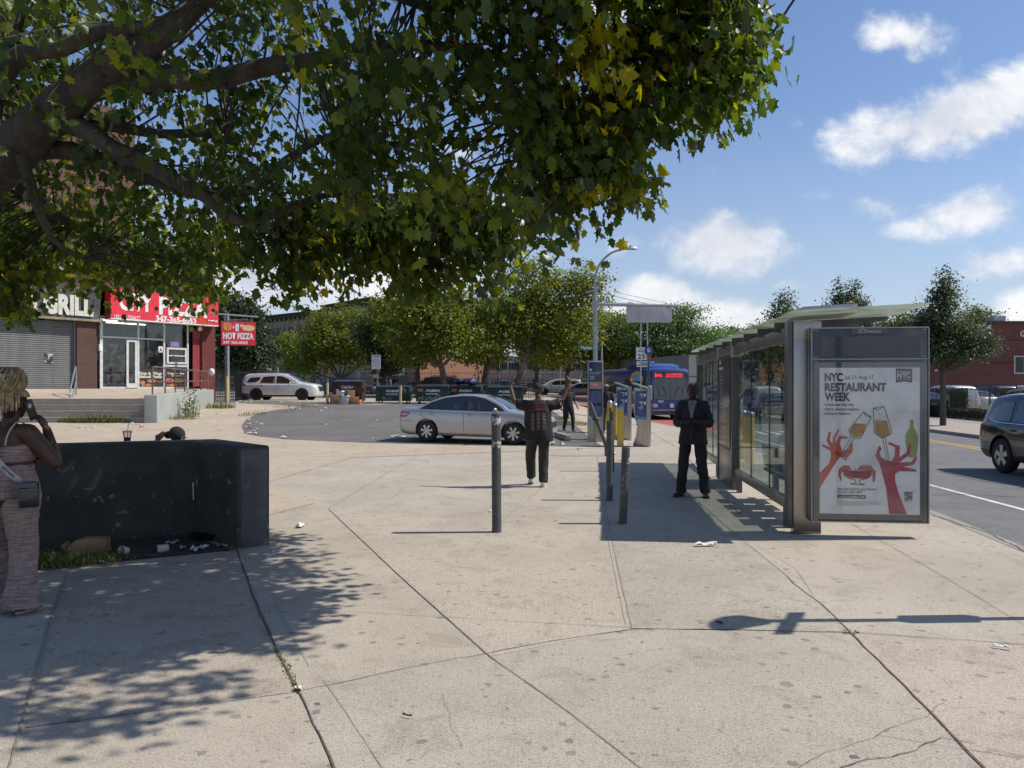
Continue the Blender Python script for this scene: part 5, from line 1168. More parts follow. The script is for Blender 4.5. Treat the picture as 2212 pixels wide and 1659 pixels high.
# ---------------- woman on the phone
def woman():
    t = empty('person', 'woman with blonde dreadlock bun and striped tan outfit talking on a phone', 'person', (-3.86, 5.82, 0), R(-8))
    b = MB(); hp = {s_: Vector((s_*.11, 0, .90)) for s_ in (-1, 1)}; kn = {-1: Vector((-.15, .06, .48)), 1: Vector((.13, .0, .48))}; an = {-1: Vector((-.19, .10, .08)), 1: Vector((.16, -.03, .08))}
    b.ell((0, -.02, .93), (.205, .175, .15)); b.ell((0, 0, 1.04), (.175, .145, .12)); b.cap((0, .01, 1.06), (0, 0, 1.18), .150, .150); b.ell((0, .01, 1.22), (.185, .15, .13)); b.ell((0, -.01, 1.31), (.17, .115, .10)); b.cap((0, -.01, 1.36), (0, .03, 1.50), .06, .057)
    hc = Vector((.01, .055, 1.575)); M = head(b, hc, (.05, 1, -.12)) 
    for s_ in (-1, 1):
        b.cap(hp[s_], kn[s_], .115, .075); b.cap(kn[s_], an[s_], .072, .042); b.cap(an[s_]+Vector((0, -.02, -.035)), an[s_]+Vector((0, .06, -.045)), .034, .032); b.cap(an[s_]+Vector((0, .06, -.045)), an[s_]+Vector((s_*.01, .155, -.058)), .036, .020)
        for q in range(5): b.cap(an[s_]+Vector((s_*(-.026+q*.014), .14, -.062)), an[s_]+Vector((s_*(-.028+q*.015), .19-.007*q, -.066)), .012-.001*q, .010-.001*q, 8)
        b.cap((0, -.01, 1.35), (s_*.175, -.01, 1.36), .075, .070)
    # right arm bent with the phone, left arm hanging in front
    el = Vector((.30, .10, 1.13)); wr = Vector((.185, .17, 1.375)); b.cap((.18, -.01, 1.355), el, .072, .060); b.cap(el, el*.5+wr*.5, .060, .052); b.cap(el*.5+wr*.5, wr, .050, .031)
    hand(b, wr, (-.35, -.25, .85), (-1, -.1, -.2), -1, pose=(.5, .5, .55, .6, .7))
    el2 = Vector((-.25, .06, 1.12)); wr2 = Vector((-.06, .26, 1.14)); b.cap((-.18, -.01, 1.355), el2, .070, .058); b.cap(el2, wr2, .056, .032); hand(b, wr2, (.9, .2, .25), (0, -1, 0), 1, curl=.6)
    bo = merge(b, 'body', SK1, t, .008, 4); eyes(bo, hc, M)
    # phone held to the ear
    MB().box((.120, .085, 1.530), (.014, .078, .158), rx=.45).build('phone', BLK, t, bevel=.006); MB().lathe([(.001, 0), (.020, 0), (.020, .003)], 14, c=(.128, .060, 1.562), axis='x', cap=False).build('phone_camera', mat('pale_sticker', (.5, .5, .5), .5), t)
    # short dark hair under the wrapped dreads
    dk = MB(); dk.ell(hc+Vector((0, -.015, .022)), (.083, .100, .096), rot=M); dk.cap(hc+Vector((0, -.06, -.02)), hc+Vector((0, -.055, -.09)), .05, .042); merge(dk, 'hair_base', MATS['black_hair'], t, .01, 2)
    BH = mat('blonde_dreadlocks', (.40, .30, .165), .8, col2=(.22, .15, .075), vs=28, bump=1, bs=90); hr = MB(); random.seed(3); C = Vector((0, -.035, 1.755))
    for k in range(46):                          # strands wrapped round the bun
        a = 2*math.pi*k/46; tilt = random.uniform(-.25, .25); pts = []
        for i in range(9):
            u = i/8; ph = -1.35+u*2.7; rr = .122*math.cos(ph*.82)+.012; aa = a+u*.9+tilt*u
            pts.append(C+Vector((rr*math.cos(aa)*1.08, rr*math.sin(aa)*1.0, .098*math.sin(ph)+random.uniform(-.004, .004))))
        hr.tube(bez(pts, 2), [.0105]*17, 6)
    for k in range(30):                          # ends hanging below it, back and sides
        a = math.pi+math.pi*k/29+random.uniform(-.1, .1); r0 = .078; z1 = 1.56-random.uniform(0, .07)
        pts = [C+Vector((.07*math.cos(a), .075*math.sin(a), -.06)), Vector((.100*math.cos(a), -.02+.112*math.sin(a), 1.67)), Vector((.104*math.cos(a)+random.uniform(-.01, .01), -.022+.122*math.sin(a), z1))]
        hr.tube(bez(pts, 3), [.0105, .0105, .010, .010, .009, .008, .006], 6)
    for k in range(26):                          # swept up strands across the crown
        a = 2*math.pi*k/26; pts = [hc+Vector((.088*math.cos(a), -.01+.104*math.sin(a), .055)), hc+Vector((.080*math.cos(a), -.03+.088*math.sin(a), .10)), C+Vector((.05*math.cos(a), .05*math.sin(a), -.06))]
        hr.tube(bez(pts, 3), .0115, 6)
    hr.build('hair', BH, t, smooth='all')
    # clothes
    w_ = bpy.data.materials.new('tan_slub_knit'); w_.use_nodes = True; n = NT(w_.node_tree); bs_ = n.n['Principled BSDF']; tc = n.new('ShaderNodeTexCoord').outputs['Object']
    c = n.mix(n.step(n.noise(n.mapv(tc, (1, 1, 9)), 9, 4, .6), .42, .62), (.33, .235, .20), (.20, .135, .12)); c = n.mix(n.m('MULTIPLY', n.step(n.noise(n.mapv(tc, (16, 16, 1)), 6, 3), .5, .7), .6), c, (.15, .10, .095)); n.put(bs_.inputs['Base Color'], c); bs_.inputs['Roughness'].default_value = .9
    bn = n.new('ShaderNodeBump'); bn.inputs['Strength'].default_value = .5; bn.inputs['Distance'].default_value = .008; n.put(bn.inputs['Height'], n.noise(n.mapv(tc, (1, 1, 8)), 14, 3)); n.l.new(bn.outputs[0], bs_.inputs['Normal'])
    tp = MB(); tp.loft([ringe((0, 0, 1.135), .172, .165), ringe((0, .01, 1.17), .182, .168), ringe((0, .015, 1.22), .200, .170, tilt=.0), ringe((0, .015, 1.265), .198, .160, tilt=.015), ringe((0, .01, 1.285), .185, .148, tilt=.03)])
    merge(tp, 'crop_top', w_, t, .009, 4)
    p = MB(); p.loft([ringe((0, 0, .86), .228, .205), ringe((0, -.01, .95), .225, .20), ringe((0, 0, 1.03), .200, .178), ringe((0, 0, 1.10), .182, .168), ringe((0, 0, 1.118), .180, .166)])
    for s_ in (-1, 1): p.tube(bez([hp[s_]+Vector((s_*.005, -.015, -.01)), hp[s_]*.5+kn[s_]*.5+Vector((0, -.01, 0)), kn[s_], kn[s_]*.5+an[s_]*.5+Vector((0, -.015, 0)), an[s_]+Vector((0, -.03, -.045))], 4), [.138, .134, .129, .123, .117, .111, .106, .102, .099, .098, .099, .102, .107, .114, .122, .131, .140], 18)
    tr = merge(p, 'flared_trousers', w_, t, .011, 4); fold(tr, .014, 9, 11, .6)
    SB = mat('cream_strap', (.50, .40, .31), .7)
    for s_ in (-1, 1): MB().tube(bez([(s_*.10, -.145, 1.27), (s_*.105, -.120, 1.36), (s_*.11, -.05, 1.436), (s_*.11, .03, 1.425), (s_*.10, .12, 1.33)], 5), .006, 6).build('shoulder_strap', SB, t, smooth='all')
    # cross-body bag strap: runs from the left shoulder over the back to the right hip
    ST = mat('bag_strap', (.42, .40, .37), .6); pts = bez([(-.085, .10, 1.38), (-.105, .02, 1.44), (-.10, -.07, 1.425), (-.03, -.165, 1.31), (.07, -.19, 1.18), (.16, -.185, 1.08), (.235, -.155, 1.01)], 5)
    rings = []; 
    for i, q in enumerate(pts):
        d = (pts[min(i+1, len(pts)-1)]-pts[max(i-1, 0)]).normalized(); n_ = Vector((q.x*.6, q.y, 0)).normalized() if i > 6 else Vector((0, q.y*2, 1)).normalized(); s_ = d.cross(n_).normalized()*.021; o_ = n_*.002
        rings.append([q+s_+o_, q-s_+o_, q-s_-o_, q+s_-o_])
    MB().loft(rings).build('bag_strap', ST, t, smooth=30)
    for (s, i0, i1) in (('MICHAEL', 16, 22), ('KORS', 10, 14), ('MICHAEL', 23, 28)):
        a, c_ = pts[min(i0, len(pts)-1)], pts[min(i1, len(pts)-1)]; d = (c_-a).normalized(); mid_ = (a+c_)/2; n_ = Vector((mid_.x*.3, -1, 0)).normalized(); up = n_.cross(d)
        text(s, .019, BLACKP, t, a+n_*.012-up*.008, d, up, width=(c_-a).length*.95, bold=.02)
    BG = mat('black_patent_leather', (.010, .013, .022), .28, coat=.6)
    MB().box((.285, -.165, .945), (.17, .07, .125), rz=.45).build('bag', BG, t, bevel=.014); MB().box((.315, -.165, .89), (.13, .06, .15), rz=.7, rx=.1).build('bag_flap', BG, t, bevel=.02)
    ch = MB(); 
    for k in range(6): ch.ell((.225+.012*k, -.172+.002*k, 1.03-.012*k), (.009, .004, .007))
    ch.build('bag_chain', CHROME, t, smooth='all')
    SL = mat('maroon_sandal', (.06, .015, .02), .5)
    for s_ in (-1, 1):
        a = an[s_]; q = [(math.cos(2*math.pi*i/18)*.135+.06, math.sin(2*math.pi*i/18)*(.045-.006*math.cos(2*math.pi*i/18))) for i in range(18)]
        f = Vector((s_*.05, 1, 0)).normalized(); MB().prism(q, (a.x, a.y, 0), f, (f.y, -f.x, 0), (0, 0, 1), .002, .020).build('sandal', WHITE if False else mat('sandal_sole', (.45, .40, .38), .6), t)
        MB().tube(bez([(a.x-.045, a.y+.06, .02), (a.x-.02, a.y+.11, .058), (a.x+.004, a.y+.155, .035), (a.x+.03, a.y+.11, .058), (a.x+.048, a.y+.06, .02)], 5), .008, 6).build('sandal_strap', SL, t, smooth='all')
    MB().lathe([(.034, -.004), (.037, 0), (.034, .004), (.031, 0), (.034, -.004)], 16, c=(0, 0, 0), axis='z', cap=False).build('bracelet', mat('pale_beads', (.55, .50, .45), .4), t, smooth='all').location = wr+Vector((.010, 0, -.03))
woman()
# ---------------- person sitting behind the planter wall: only the head and one hand show
def sitter():
    g = P(375, 946, 9.55); t = empty('person', 'person sitting behind the planter wall, only black ponytail and hand visible', 'person', (g.x, g.y, 0), R(-100))
    b = MB(); b.ell((0, 0, .47), (.17, .15, .12)); b.cap((0, 0, .5), (.0, .0, .75), .13, .14); b.ell((0, 0, .84), (.17, .12, .13)); b.cap((0, .01, .9), (0, .03, 1.03), .05, .048)
    hc = Vector((0, .06, 1.088)); M = head(b, hc, (0, 1, -.45))
    for s_ in (-1, 1): b.cap((s_*.1, 0, .45), (s_*.12, .42, .47), .085, .06); b.cap((s_*.12, .42, .47), (s_*.12, .45, .08), .058, .038); b.cap((s_*.12, .45, .06), (s_*.12, .58, .04), .035, .03); b.cap((0, 0, .9), (s_*.16, 0, .9), .06, .055)
    b.cap((-.16, 0, .9), (-.24, .16, .72), .05, .042); b.cap((-.24, .16, .72), (-.1, .32, .62), .04, .028); hand(b, (-.1, .32, .62), (.3, .9, 0), (0, 0, -1), 1)
    b.cap((.16, 0, .9), (.20, -.12, .86), .05, .042); b.cap((.20, -.12, .86), (.07, -.19, 1.03), .04, .027); hand(b, (.07, -.19, 1.03), (-.3, .45, .75), (-1, 0, 0), 1, curl=.35)
    bo = merge(b, 'body', SK2, t, .009, 3); eyes(bo, hc, M)
    h = MB(); h.ell(hc+Vector((0, -.014, .032)), (.090, .108, .096), rot=M); h.ell(hc+Vector((0, -.135, .02)), (.045, .052, .05)); h.cap(hc+Vector((0, -.09, .03)), hc+Vector((0, -.13, .02)), .03, .03); merge(h, 'hair', MATS['black_hair'], t, .009, 2)
    c = MB(); c.loft([ringe((0, 0, .42), .19, .17), ringe((0, 0, .6), .17, .15), ringe((0, 0, .8), .18, .14), ringe((0, 0, .92), .12, .09)]); merge(c, 'shirt', mat('grey_top', (.1, .1, .11), .9), t, .012, 3)
    MB().box((0, .1, .20), (.5, .5, .40)).build('x', CONC, None) if False else None
    MB().tube(bez([hc+Vector((-.085, .0, .03)), hc+Vector((-.09, .05, -.015)), hc+Vector((-.08, .08, -.02))]), .004, 5).build('glasses', BLACKP, t)
sitter()
s_ = empty('kerb_block', 'grey concrete seat block on the far side of the planter wall', 'seat', (P(375, 946, 9.55).x, 9.6, 0)); MB().box((0, 0, .17), (.7, .42, .34)).build('block', mat('plain_concrete', (.3, .28, .25), .85), s_, bevel=.02)
# ---------------- distant people: one simple figure posed a few ways
def far_person(loc, rz, label, top, legs, skin, h=1.72, stride=.18, arm=.1, hat=None, bag=False):
    t = empty('person', label, 'person', loc, rz); k = h/1.75; b = MB(); an = {-1: Vector((-.1, stride, .07)), 1: Vector((.1, -stride, .07))}; kn = {-1: Vector((-.1, stride*.6+.06, .5)), 1: Vector((.1, -stride*.2+.03, .5))}
    b.ell((0, 0, .96), (.155, .12, .13)); b.cap((0, 0, 1), (0, 0, 1.2), .12, .13); b.ell((0, 0, 1.32), (.17, .12, .16)); b.cap((0, 0, 1.42), (0, .02, 1.55), .056, .05); hc = Vector((0, .04, 1.645)); M = head(b, hc, (0, 1, -.1))
    hs = {-1: Vector((-.27, .12+arm, .92)), 1: Vector((.27, .05-arm, .90))}
    for s_ in (-1, 1):
        b.cap((s_*.1, 0, .93), kn[s_], .09, .06); b.cap(kn[s_], an[s_], .058, .04); b.cap(an[s_]+Vector((0, -.03, -.03)), an[s_]+Vector((0, .15, -.04)), .036, .03)
        e = Vector((s_*.26, -.02+arm*.3*s_, 1.16)); b.cap((0, 0, 1.41), (s_*.18, 0, 1.42), .065, .06); b.cap((s_*.18, 0, 1.42), e, .052, .042); b.cap(e, hs[s_], .04, .028); hand(b, hs[s_], hs[s_]-e, (-s_, 0, 0), s_, curl=.4)
    merge(b, 'body', skin, t, .012, 3); MB().ell(hc+Vector((0, -.015, .03)), (.087, .103, .090), rot=M).build('hair', MATS['black_hair'], t, smooth='all')
    c = MB(); c.loft([ringe((0, 0, .92), .19, .14), ringe((0, 0, 1.15), .175, .14), ringe((0, 0, 1.34), .19, .135), ringe((0, 0, 1.45), .15, .10), ringe((0, 0, 1.50), .07, .06)]); [c.cap((s_*.18, 0, 1.42), (s_*.24, 0, 1.22), .075, .068) for s_ in (-1, 1)]; merge(c, 'shirt', top, t, .014, 3)
    p = MB(); p.ell((0, 0, .93), (.17, .135, .12)); [(p.cap((s_*.1, 0, .92), kn[s_], .105, .08), p.cap(kn[s_], an[s_]+Vector((0, 0, .05)), .08, .065)) for s_ in (-1, 1)]; merge(p, 'trousers', legs, t, .014, 3)
    if hat: MB().ell(hc+Vector((0, 0, .06)), (.088, .1, .06), rot=M).box(hc+Vector((0, .11, .05)), (.14, .1, .012)).build('cap', hat, t, smooth=40)
    if bag: MB().box((0, -.19, 1.25), (.28, .14, .42)).build('backpack', BLACKP, t, bevel=.03)
    t.scale = (k, k, k); return t
DC = mat('dark_clothes', (.02, .02, .024), .9); GC = mat('grey_clothes', (.12, .12, .13), .9); WC = mat('pale_clothes', (.45, .44, .42), .9); RC = mat('red_clothes', (.3, .03, .04), .9); BJ = mat('blue_jeans', (.04, .06, .12), .9)
far_person(GY(1228, 27.5), R(200), 'woman in black walking behind the raised hand of the man in the printed T-shirt', DC, DC, SK3, 1.66, .2)
SC.objects[-1] if False else None
far_person(GY(1310, 27), R(170), 'person in a grey cap and dark top behind the yellow bollards', DC, GC, SK1, 1.72, .08, hat=mat('grey_cap', (.25, .25, .26), .8))
far_person(GY(1368, 33), R(10), 'person walking behind the ticket machine, only legs showing below it', GC, WC, SK3, 1.7, .3)
far_person(GY(834, 74), R(90), 'left one of two dark figures walking beyond the car-park fence', DC, DC, SK2, 1.75)
far_person(GY(843, 75), R(80), 'right one of two figures by the tree trunk beyond the fence', GC, BJ, SK2, 1.7)
far_person(GY(687, 66), R(90), 'person in a striped pale top between the white SUV and brown skip', WC, DC, SK1, 1.7)
far_person(GY(733, 68), R(180), 'person in pale grey standing just beyond the brown skip', GC, DC, SK1, 1.75)
far_person(GY(1652, 24.5), R(180), 'person in a pale jacket seen through the shelter glass', WC, DC, SK2, 1.7, .1) if False else None
# ================================================================== foliage
import numpy as np
def leaf_mesh(name, C, N, S, tone, m, parent=None, shape=None, roll=None, rng=None):
    """many small leaves as one crown mesh. C centres, N facing, S sizes"""
    rng = rng or np.random.default_rng(1); n = len(C)
    if shape is None: shape = np.array([(-.5, 0, 0), (0, -.42, .06), (.55, 0, -.06), (0, .42, .06)]); faces = [(0, 1, 2, 3)]
    else: shape, faces = shape
    N = N/np.linalg.norm(N, axis=1, keepdims=True); U = roll if roll is not None else rng.normal(size=(n, 3))
    U = U-N*(U*N).sum(1, keepdims=True); U /= np.linalg.norm(U, axis=1, keepdims=True)+1e-9; W = np.cross(N, U)
    k = len(shape); V = C[:, None, :]+S[:, None, None]*(shape[None, :, 0:1]*U[:, None, :]+shape[None, :, 1:2]*W[:, None, :]+shape[None, :, 2:3]*N[:, None, :])
    V = V.reshape(-1, 3); me = bpy.data.meshes.new(name); F_ = np.array([len(f) for f in faces]); loops = np.concatenate([np.array(f) for f in faces])
    L = (np.arange(n)[:, None]*k+loops[None, :]).ravel(); tot = np.tile(F_, n); st = np.concatenate([[0], np.cumsum(tot)[:-1]])
    me.vertices.add(len(V)); me.vertices.foreach_set('co', V.ravel().astype(np.float32)); me.loops.add(len(L)); me.loops.foreach_set('vertex_index', L.astype(np.int32))
    me.polygons.add(len(tot)); me.polygons.foreach_set('loop_start', st.astype(np.int32)); me.polygons.foreach_set('loop_total', tot.astype(np.int32)); me.update(calc_edges=True)
    at = me.attributes.new('tone', 'FLOAT', 'POINT'); at.data.foreach_set('value', np.repeat(tone, k).astype(np.float32))
    return link(name, me, m, parent)
LEAF_Y = leaf_mat('plane_tree_leaves', (.085, .125, .022), (.13, .165, .028), (.20, .19, .030), .46)
LEAF_G = leaf_mat('locust_leaves', (.065, .125, .036), (.09, .15, .045), (.13, .18, .045), .40)
LEAF_D = leaf_mat('dark_dense_leaves', (.030, .050, .022), (.040, .062, .028), (.055, .08, .03), .25)
LEAF_S = leaf_mat('street_tree_leaves', (.045, .070, .036), (.065, .09, .045), (.10, .12, .05), .35)
LEAF_B = leaf_mat('light_green_leaves', (.075, .11, .035), (.10, .13, .045), (.14, .16, .05), .4)
BARK = mat('grey_bark', (.10, .085, .065), .9, col2=(.05, .042, .033), vs=5, bump=1, bs=30, streak=True)
BARKP = mat('mottled_bark', (.17, .15, .12), .9, col2=(.08, .068, .05), vs=3.5, bump=.6, bs=20)
def tree(name, label, loc, H, trunk, lobes, m, n, size, bark=BARK, r=.2, lean=(0, 0), group='trees around the plaza', seed=1, flat=1.0, droop=.0, cl=.5, limb=True):
    """lobes: (x, y, z, rx, ry, rz) in metres from the base; leaves gather in sprays through their volume"""
    rng = np.random.default_rng(seed); t = empty(name, label, 'tree', loc, 0, group)
    mb = MB(); random.seed(seed); top = Vector((lean[0], lean[1], trunk)); z0 = Vector((0, 0, -.3))
    mb.tube(bez([z0, Vector((lean[0]*.3, lean[1]*.3, trunk*.5)), top], 4), [r*1.35, r*1.1, r*1.02, r, r*.96, r*.93, r*.9, r*.86, r*.82], 10)
    for (x, y, z, rx, ry, rz) in lobes:
        e = Vector((x, y, z)); md = top*.5+e*.5+Vector((random.uniform(-.3, .3), random.uniform(-.3, .3), -.15*(e-top).length+random.uniform(0, .3)))
        if limb:
            k = r*.55; mb.tube(bez([top-Vector((0, 0, .3)), md, e, e+Vector((x, y, 0)).normalized()*rx*.5+Vector((0, 0, rz*.4))], 3), [k, k*.85, k*.72, k*.6, k*.5, k*.42, k*.33, k*.25, k*.15, k*.08], 7)
            for q in range(4):
                a = random.uniform(0, 6.28); f = e+Vector((math.cos(a)*rx*.8, math.sin(a)*ry*.8, random.uniform(-.2, .7)*rz)); mb.tube([md*.4+e*.6, (md+f)/2+Vector((0, 0, .1)), f], [k*.35, k*.22, k*.06], 5)
    mb.build('trunk', bark, t, smooth=50)
    vol = np.array([l[3]*l[4]*l[5] for l in lobes])**.75; cnt = (vol/vol.sum()*n*1.2).astype(int); Cs = []; Ns = []; Ts = []
    for l, c in zip(lobes, cnt):
        nc = max(6, c//16); d = rng.normal(size=(nc, 3)); d /= np.linalg.norm(d, axis=1, keepdims=True); rad = rng.uniform(.3, 1.0, (nc, 1))**.5*(1+.24*rng.normal(size=(nc, 1)))
        cc = np.array(l[:3])+d*rad*np.array(l[3:]); cc[:, 2] -= droop*rng.uniform(0, 1, nc); idx = rng.integers(0, nc, c)
        off = rng.normal(size=(c, 3))*cl*np.array([1, 1, .55*flat])*rng.uniform(.5, 1.25, (nc, 1))[idx]
        Cs.append(cc[idx]+off); Ns.append(d[idx]*.5+rng.normal(size=(c, 3))*.55+np.array([0, 0, .55])); Ts.append(np.clip(rng.uniform(0, 1, nc)[idx]*.7+rng.uniform(0, .3, c), 0, 1))
    C = np.concatenate(Cs); leaf_mesh('crown', C, np.concatenate(Ns), size*rng.uniform(.7, 1.3, len(C)), np.concatenate(Ts), m, t, rng=rng)
    return t
def px_tree(name, label, bx, Y, lobes_px, trunk_y, m, n, size, **kw):
    """lobes as (x, y, rx, ry, dy) measured in the frame at the tree's own distance"""
    g = GY(bx, Y); q = Y/F; lobes = []
    for (x, y, rx, ry, dy) in lobes_px: lobes.append(((x-bx)*q, dy, CH+(HY-y)*q-g.z, rx*q, (rx+ry)*.5*q, ry*q))
    return tree(name, label, g, 0, CH+(HY-trunk_y)*q-g.z, lobes, m, n, size, **kw)
PT = 'plane_tree'
px_tree(PT, 'broad yellowish plane tree with the leaning trunk behind the walking man', 1115, 60, [(1130, 690, 75, 60, 0), (1200, 640, 70, 60, 1), (1150, 610, 60, 45, -1), (1265, 620, 50, 45, 0), (1060, 720, 60, 50, -1), (1240, 720, 60, 45, 0), (1180, 755, 70, 35, 1)], 760, LEAF_Y, 17000, .21, bark=BARKP, r=.24, lean=(.9, 0), seed=11)
px_tree(PT, 'plane tree with a forked trunk behind the right-hand skip', 1043, 62, [(1030, 720, 65, 55, 0), (1080, 670, 55, 50, 1), (980, 680, 55, 50, -1), (1040, 765, 60, 28, 0)], 775, LEAF_Y, 12000, .21, bark=BARKP, r=.24, lean=(.5, 0), seed=12)
px_tree(PT, 'plane tree with a low sideways limb behind the middle skips', 961, 58, [(950, 700, 70, 60, 0), (900, 660, 60, 50, 1), (1000, 740, 55, 35, -1), (890, 740, 60, 38, 0), (950, 640, 50, 40, 1)], 785, LEAF_Y, 13000, .21, bark=BARKP, r=.26, lean=(-.3, 0), seed=13)
px_tree(PT, 'plane tree behind the first green skip', 902, 64, [(880, 720, 60, 50, 0), (840, 680, 50, 45, 0), (900, 765, 50, 30, 0), (915, 670, 50, 45, 1)], 790, LEAF_Y, 11000, .21, bark=BARKP, r=.22, seed=14)
px_tree(PT, 'slim dark-leaved tree beside the white warning sign', 827, 66, [(825, 745, 42, 38, 0), (800, 715, 35, 35, 0), (860, 720, 35, 35, 0), (840, 790, 40, 20, 0)], 800, LEAF_D, 7000, .2, bark=BARK, r=.18, seed=15)
px_tree(PT, 'rounded yellow-green tree hiding the middle of the brown tenements', 736, 70, [(735, 745, 62, 48, 0), (690, 740, 45, 45, 0), (760, 700, 45, 42, 1), (700, 700, 38, 30, 0), (780, 755, 45, 38, 0), (660, 785, 35, 25, 0), (820, 700, 30, 36, 2)], 815, LEAF_Y, 15000, .21, bark=BARKP, r=.2, seed=16)
px_tree(PT, 'small yellow-green street tree in front of the brown tenements', 622, 78, [(622, 745, 32, 22, 0), (640, 765, 35, 22, 0), (600, 760, 24, 18, 0), (650, 790, 26, 18, 0)], 800, LEAF_Y, 6000, .2, r=.13, seed=17)
px_tree(PT, 'tall thin-limbed plane tree behind the walking man, farther back', 1159, 74, [(1160, 740, 50, 45, 0), (1130, 700, 40, 40, 0), (1200, 700, 40, 45, 0)], 800, LEAF_Y, 8000, .22, bark=BARKP, r=.2, seed=18)
px_tree(PT, 'plane tree nearest the street lamp, behind the information panel', 1225, 76, [(1225, 720, 50, 50, 0), (1270, 690, 45, 45, 0), (1280, 750, 45, 40, 0), (1200, 770, 50, 25, 0)], 800, LEAF_Y, 9000, .22, bark=BARKP, r=.22, seed=19)
px_tree('dense_tree', 'dense dark green tree behind the hot pizza sign', 520, 60, [(520, 720, 50, 60, 0), (490, 680, 40, 50, 0), (550, 760, 38, 50, 0), (500, 770, 45, 45, 0), (535, 670, 30, 30, 0)], 810, LEAF_D, 15000, .22, r=.25, seed=20)
px_tree('locust_tree', 'wide flat-topped green tree above the bus roof', 1452, 70, [(1450, 700, 70, 22, 0), (1400, 740, 70, 26, 0), (1510, 725, 70, 24, 1), (1470, 672, 55, 14, 0), (1540, 755, 50, 24, 0), (1390, 700, 45, 20, 0), (1460, 755, 80, 24, 0)], 775, LEAF_G, 19000, .17, r=.28, seed=21, flat=.5, cl=.75)
px_tree('locust_tree', 'green tree left of the blank hanging sign, beside the lamp post', 1340, 74, [(1330, 720, 40, 40, 0), (1370, 760, 55, 30, 0), (1310, 760, 40, 35, 0), (1350, 695, 30, 20, 0)], 800, LEAF_Y, 10000, .2, r=.2, seed=22)
px_tree('locust_tree', 'green tree behind the far end of the shelter roof', 1590, 84, [(1590, 730, 50, 26, 0), (1630, 750, 40, 25, 0), (1550, 760, 40, 25, 0), (1640, 720, 30, 16, 0)], 790, LEAF_G, 10000, .2, r=.2, seed=23, flat=.6)
px_tree('locust_tree', 'low dark green tree directly behind the bus', 1395, 90, [(1395, 790, 90, 26, 0), (1500, 790, 60, 26, 0), (1310, 800, 60, 22, 0)], 810, LEAF_D, 9000, .25, r=.2, seed=24)
ST_ = 'street_tree'
px_tree(ST_, 'young feathery tree above the middle of the shelter roof', 1690, 42, [(1690, 690, 36, 45, 0), (1665, 720, 26, 30, 0), (1725, 700, 26, 30, 0), (1695, 650, 10, 26, 0), (1740, 690, 12, 30, 0), (1690, 765, 45, 32, 0)], 790, LEAF_S, 6500, .11, r=.08, seed=25, cl=.22)
px_tree(ST_, 'feathery pointed tree rising just left of the advert column', 1825, 40, [(1825, 670, 34, 42, 0), (1795, 690, 24, 26, 0), (1860, 680, 22, 36, 0), (1850, 640, 8, 34, 0), (1812, 640, 10, 30, 0), (1820, 750, 50, 40, 0), (1875, 700, 14, 20, 0)], 800, LEAF_S, 8500, .11, r=.08, seed=26, cl=.22)
px_tree(ST_, 'dark pointed street tree on the far pavement right of the advert', 2037, 34.5, [(2040, 650, 24, 42, 0), (2040, 612, 11, 30, 0), (2020, 700, 45, 36, 0), (2075, 720, 50, 34, 0), (2010, 750, 45, 34, 0), (2100, 760, 38, 20, 0), (2050, 765, 45, 24, 0), (2135, 740, 22, 14, 0), (1985, 740, 30, 32, 0)], 790, LEAF_S, 17000, .105, r=.13, bark=BARK, seed=27, cl=.24)
px_tree('background_tree', 'pale green tree behind the brick building corner', 2100, 70, [(2095, 710, 45, 40, 0), (2060, 740, 40, 35, 0), (2130, 700, 28, 22, 0), (2110, 680, 20, 14, 0)], 790, LEAF_B, 8000, .2, r=.2, seed=28)
px_tree('background_tree', 'pale green tree behind the raised shelter roof edge', 1960, 62, [(1960, 700, 50, 26, 0), (1920, 715, 40, 24, 0), (1990, 720, 45, 34, 0), (1960, 760, 60, 40, 0)], 790, LEAF_B, 9000, .19, r=.2, seed=29)
px_tree('background_tree', 'leafy tree seen through the shelter glass', 1660, 60, [(1650, 780, 40, 40, 0), (1600, 770, 40, 40, 0), (1720, 775, 40, 36, 0)], 820, LEAF_D, 7000, .2, r=.2, seed=30)
# hedges behind the right fence
def hedge(label, a, b, h, dpt, n=5000, seed=5):
    rng = np.random.default_rng(seed); a, b = np.array(a), np.array(b); t = empty('hedge', label, 'hedge', (a[0], a[1], 0), 0, 'hedges behind the iron fence')
    d = (b-a); L = np.linalg.norm(d); u = np.array([d[0]/L, d[1]/L, 0]); w = np.array([-u[1], u[0], 0]); s = rng.uniform(0, L, n); q = rng.uniform(-1, 1, n); z = rng.uniform(0, 1, n)**.7*h; k = rng.integers(0, 3, n)
    q = np.where(k == 0, np.sign(q)*rng.uniform(.85, 1.05, n), q); z = np.where(k == 1, h*rng.uniform(.92, 1.04, n), z)
    C = u*s[:, None]+w*(q*dpt/2)[:, None]+np.array([0, 0, 1])*z[:, None]+rng.normal(size=(n, 3))*.04
    leaf_mesh('foliage', C, rng.normal(size=(n, 3))+np.array([0, 0, .5]), rng.uniform(.06, .12, n), rng.uniform(0, 1, n), LEAF_D, t, rng=rng)
    MB().prism([(0, -dpt*.4), (L, -dpt*.4), (L, dpt*.4), (0, dpt*.4)], (0, 0, 0), tuple(u), tuple(w), (0, 0, 1), .05, h*.9).build('stems', mat('dark_twigs', (.02, .025, .015), .9), t); return t
hedge('clipped hedge column behind the fence right of the street tree', (25.6, 43.5), (26.6, 45.2), 1.55, .8, 2600, 5)
hedge('clipped hedge column behind the fence midway to the navy SUV', (27.0, 41.2), (28.2, 43), 1.55, .8, 2600, 6)
hedge('taller hedge block behind the fence above the navy SUV roof', (28.6, 40), (31.5, 40.2), 1.95, 1.0, 5200, 7)
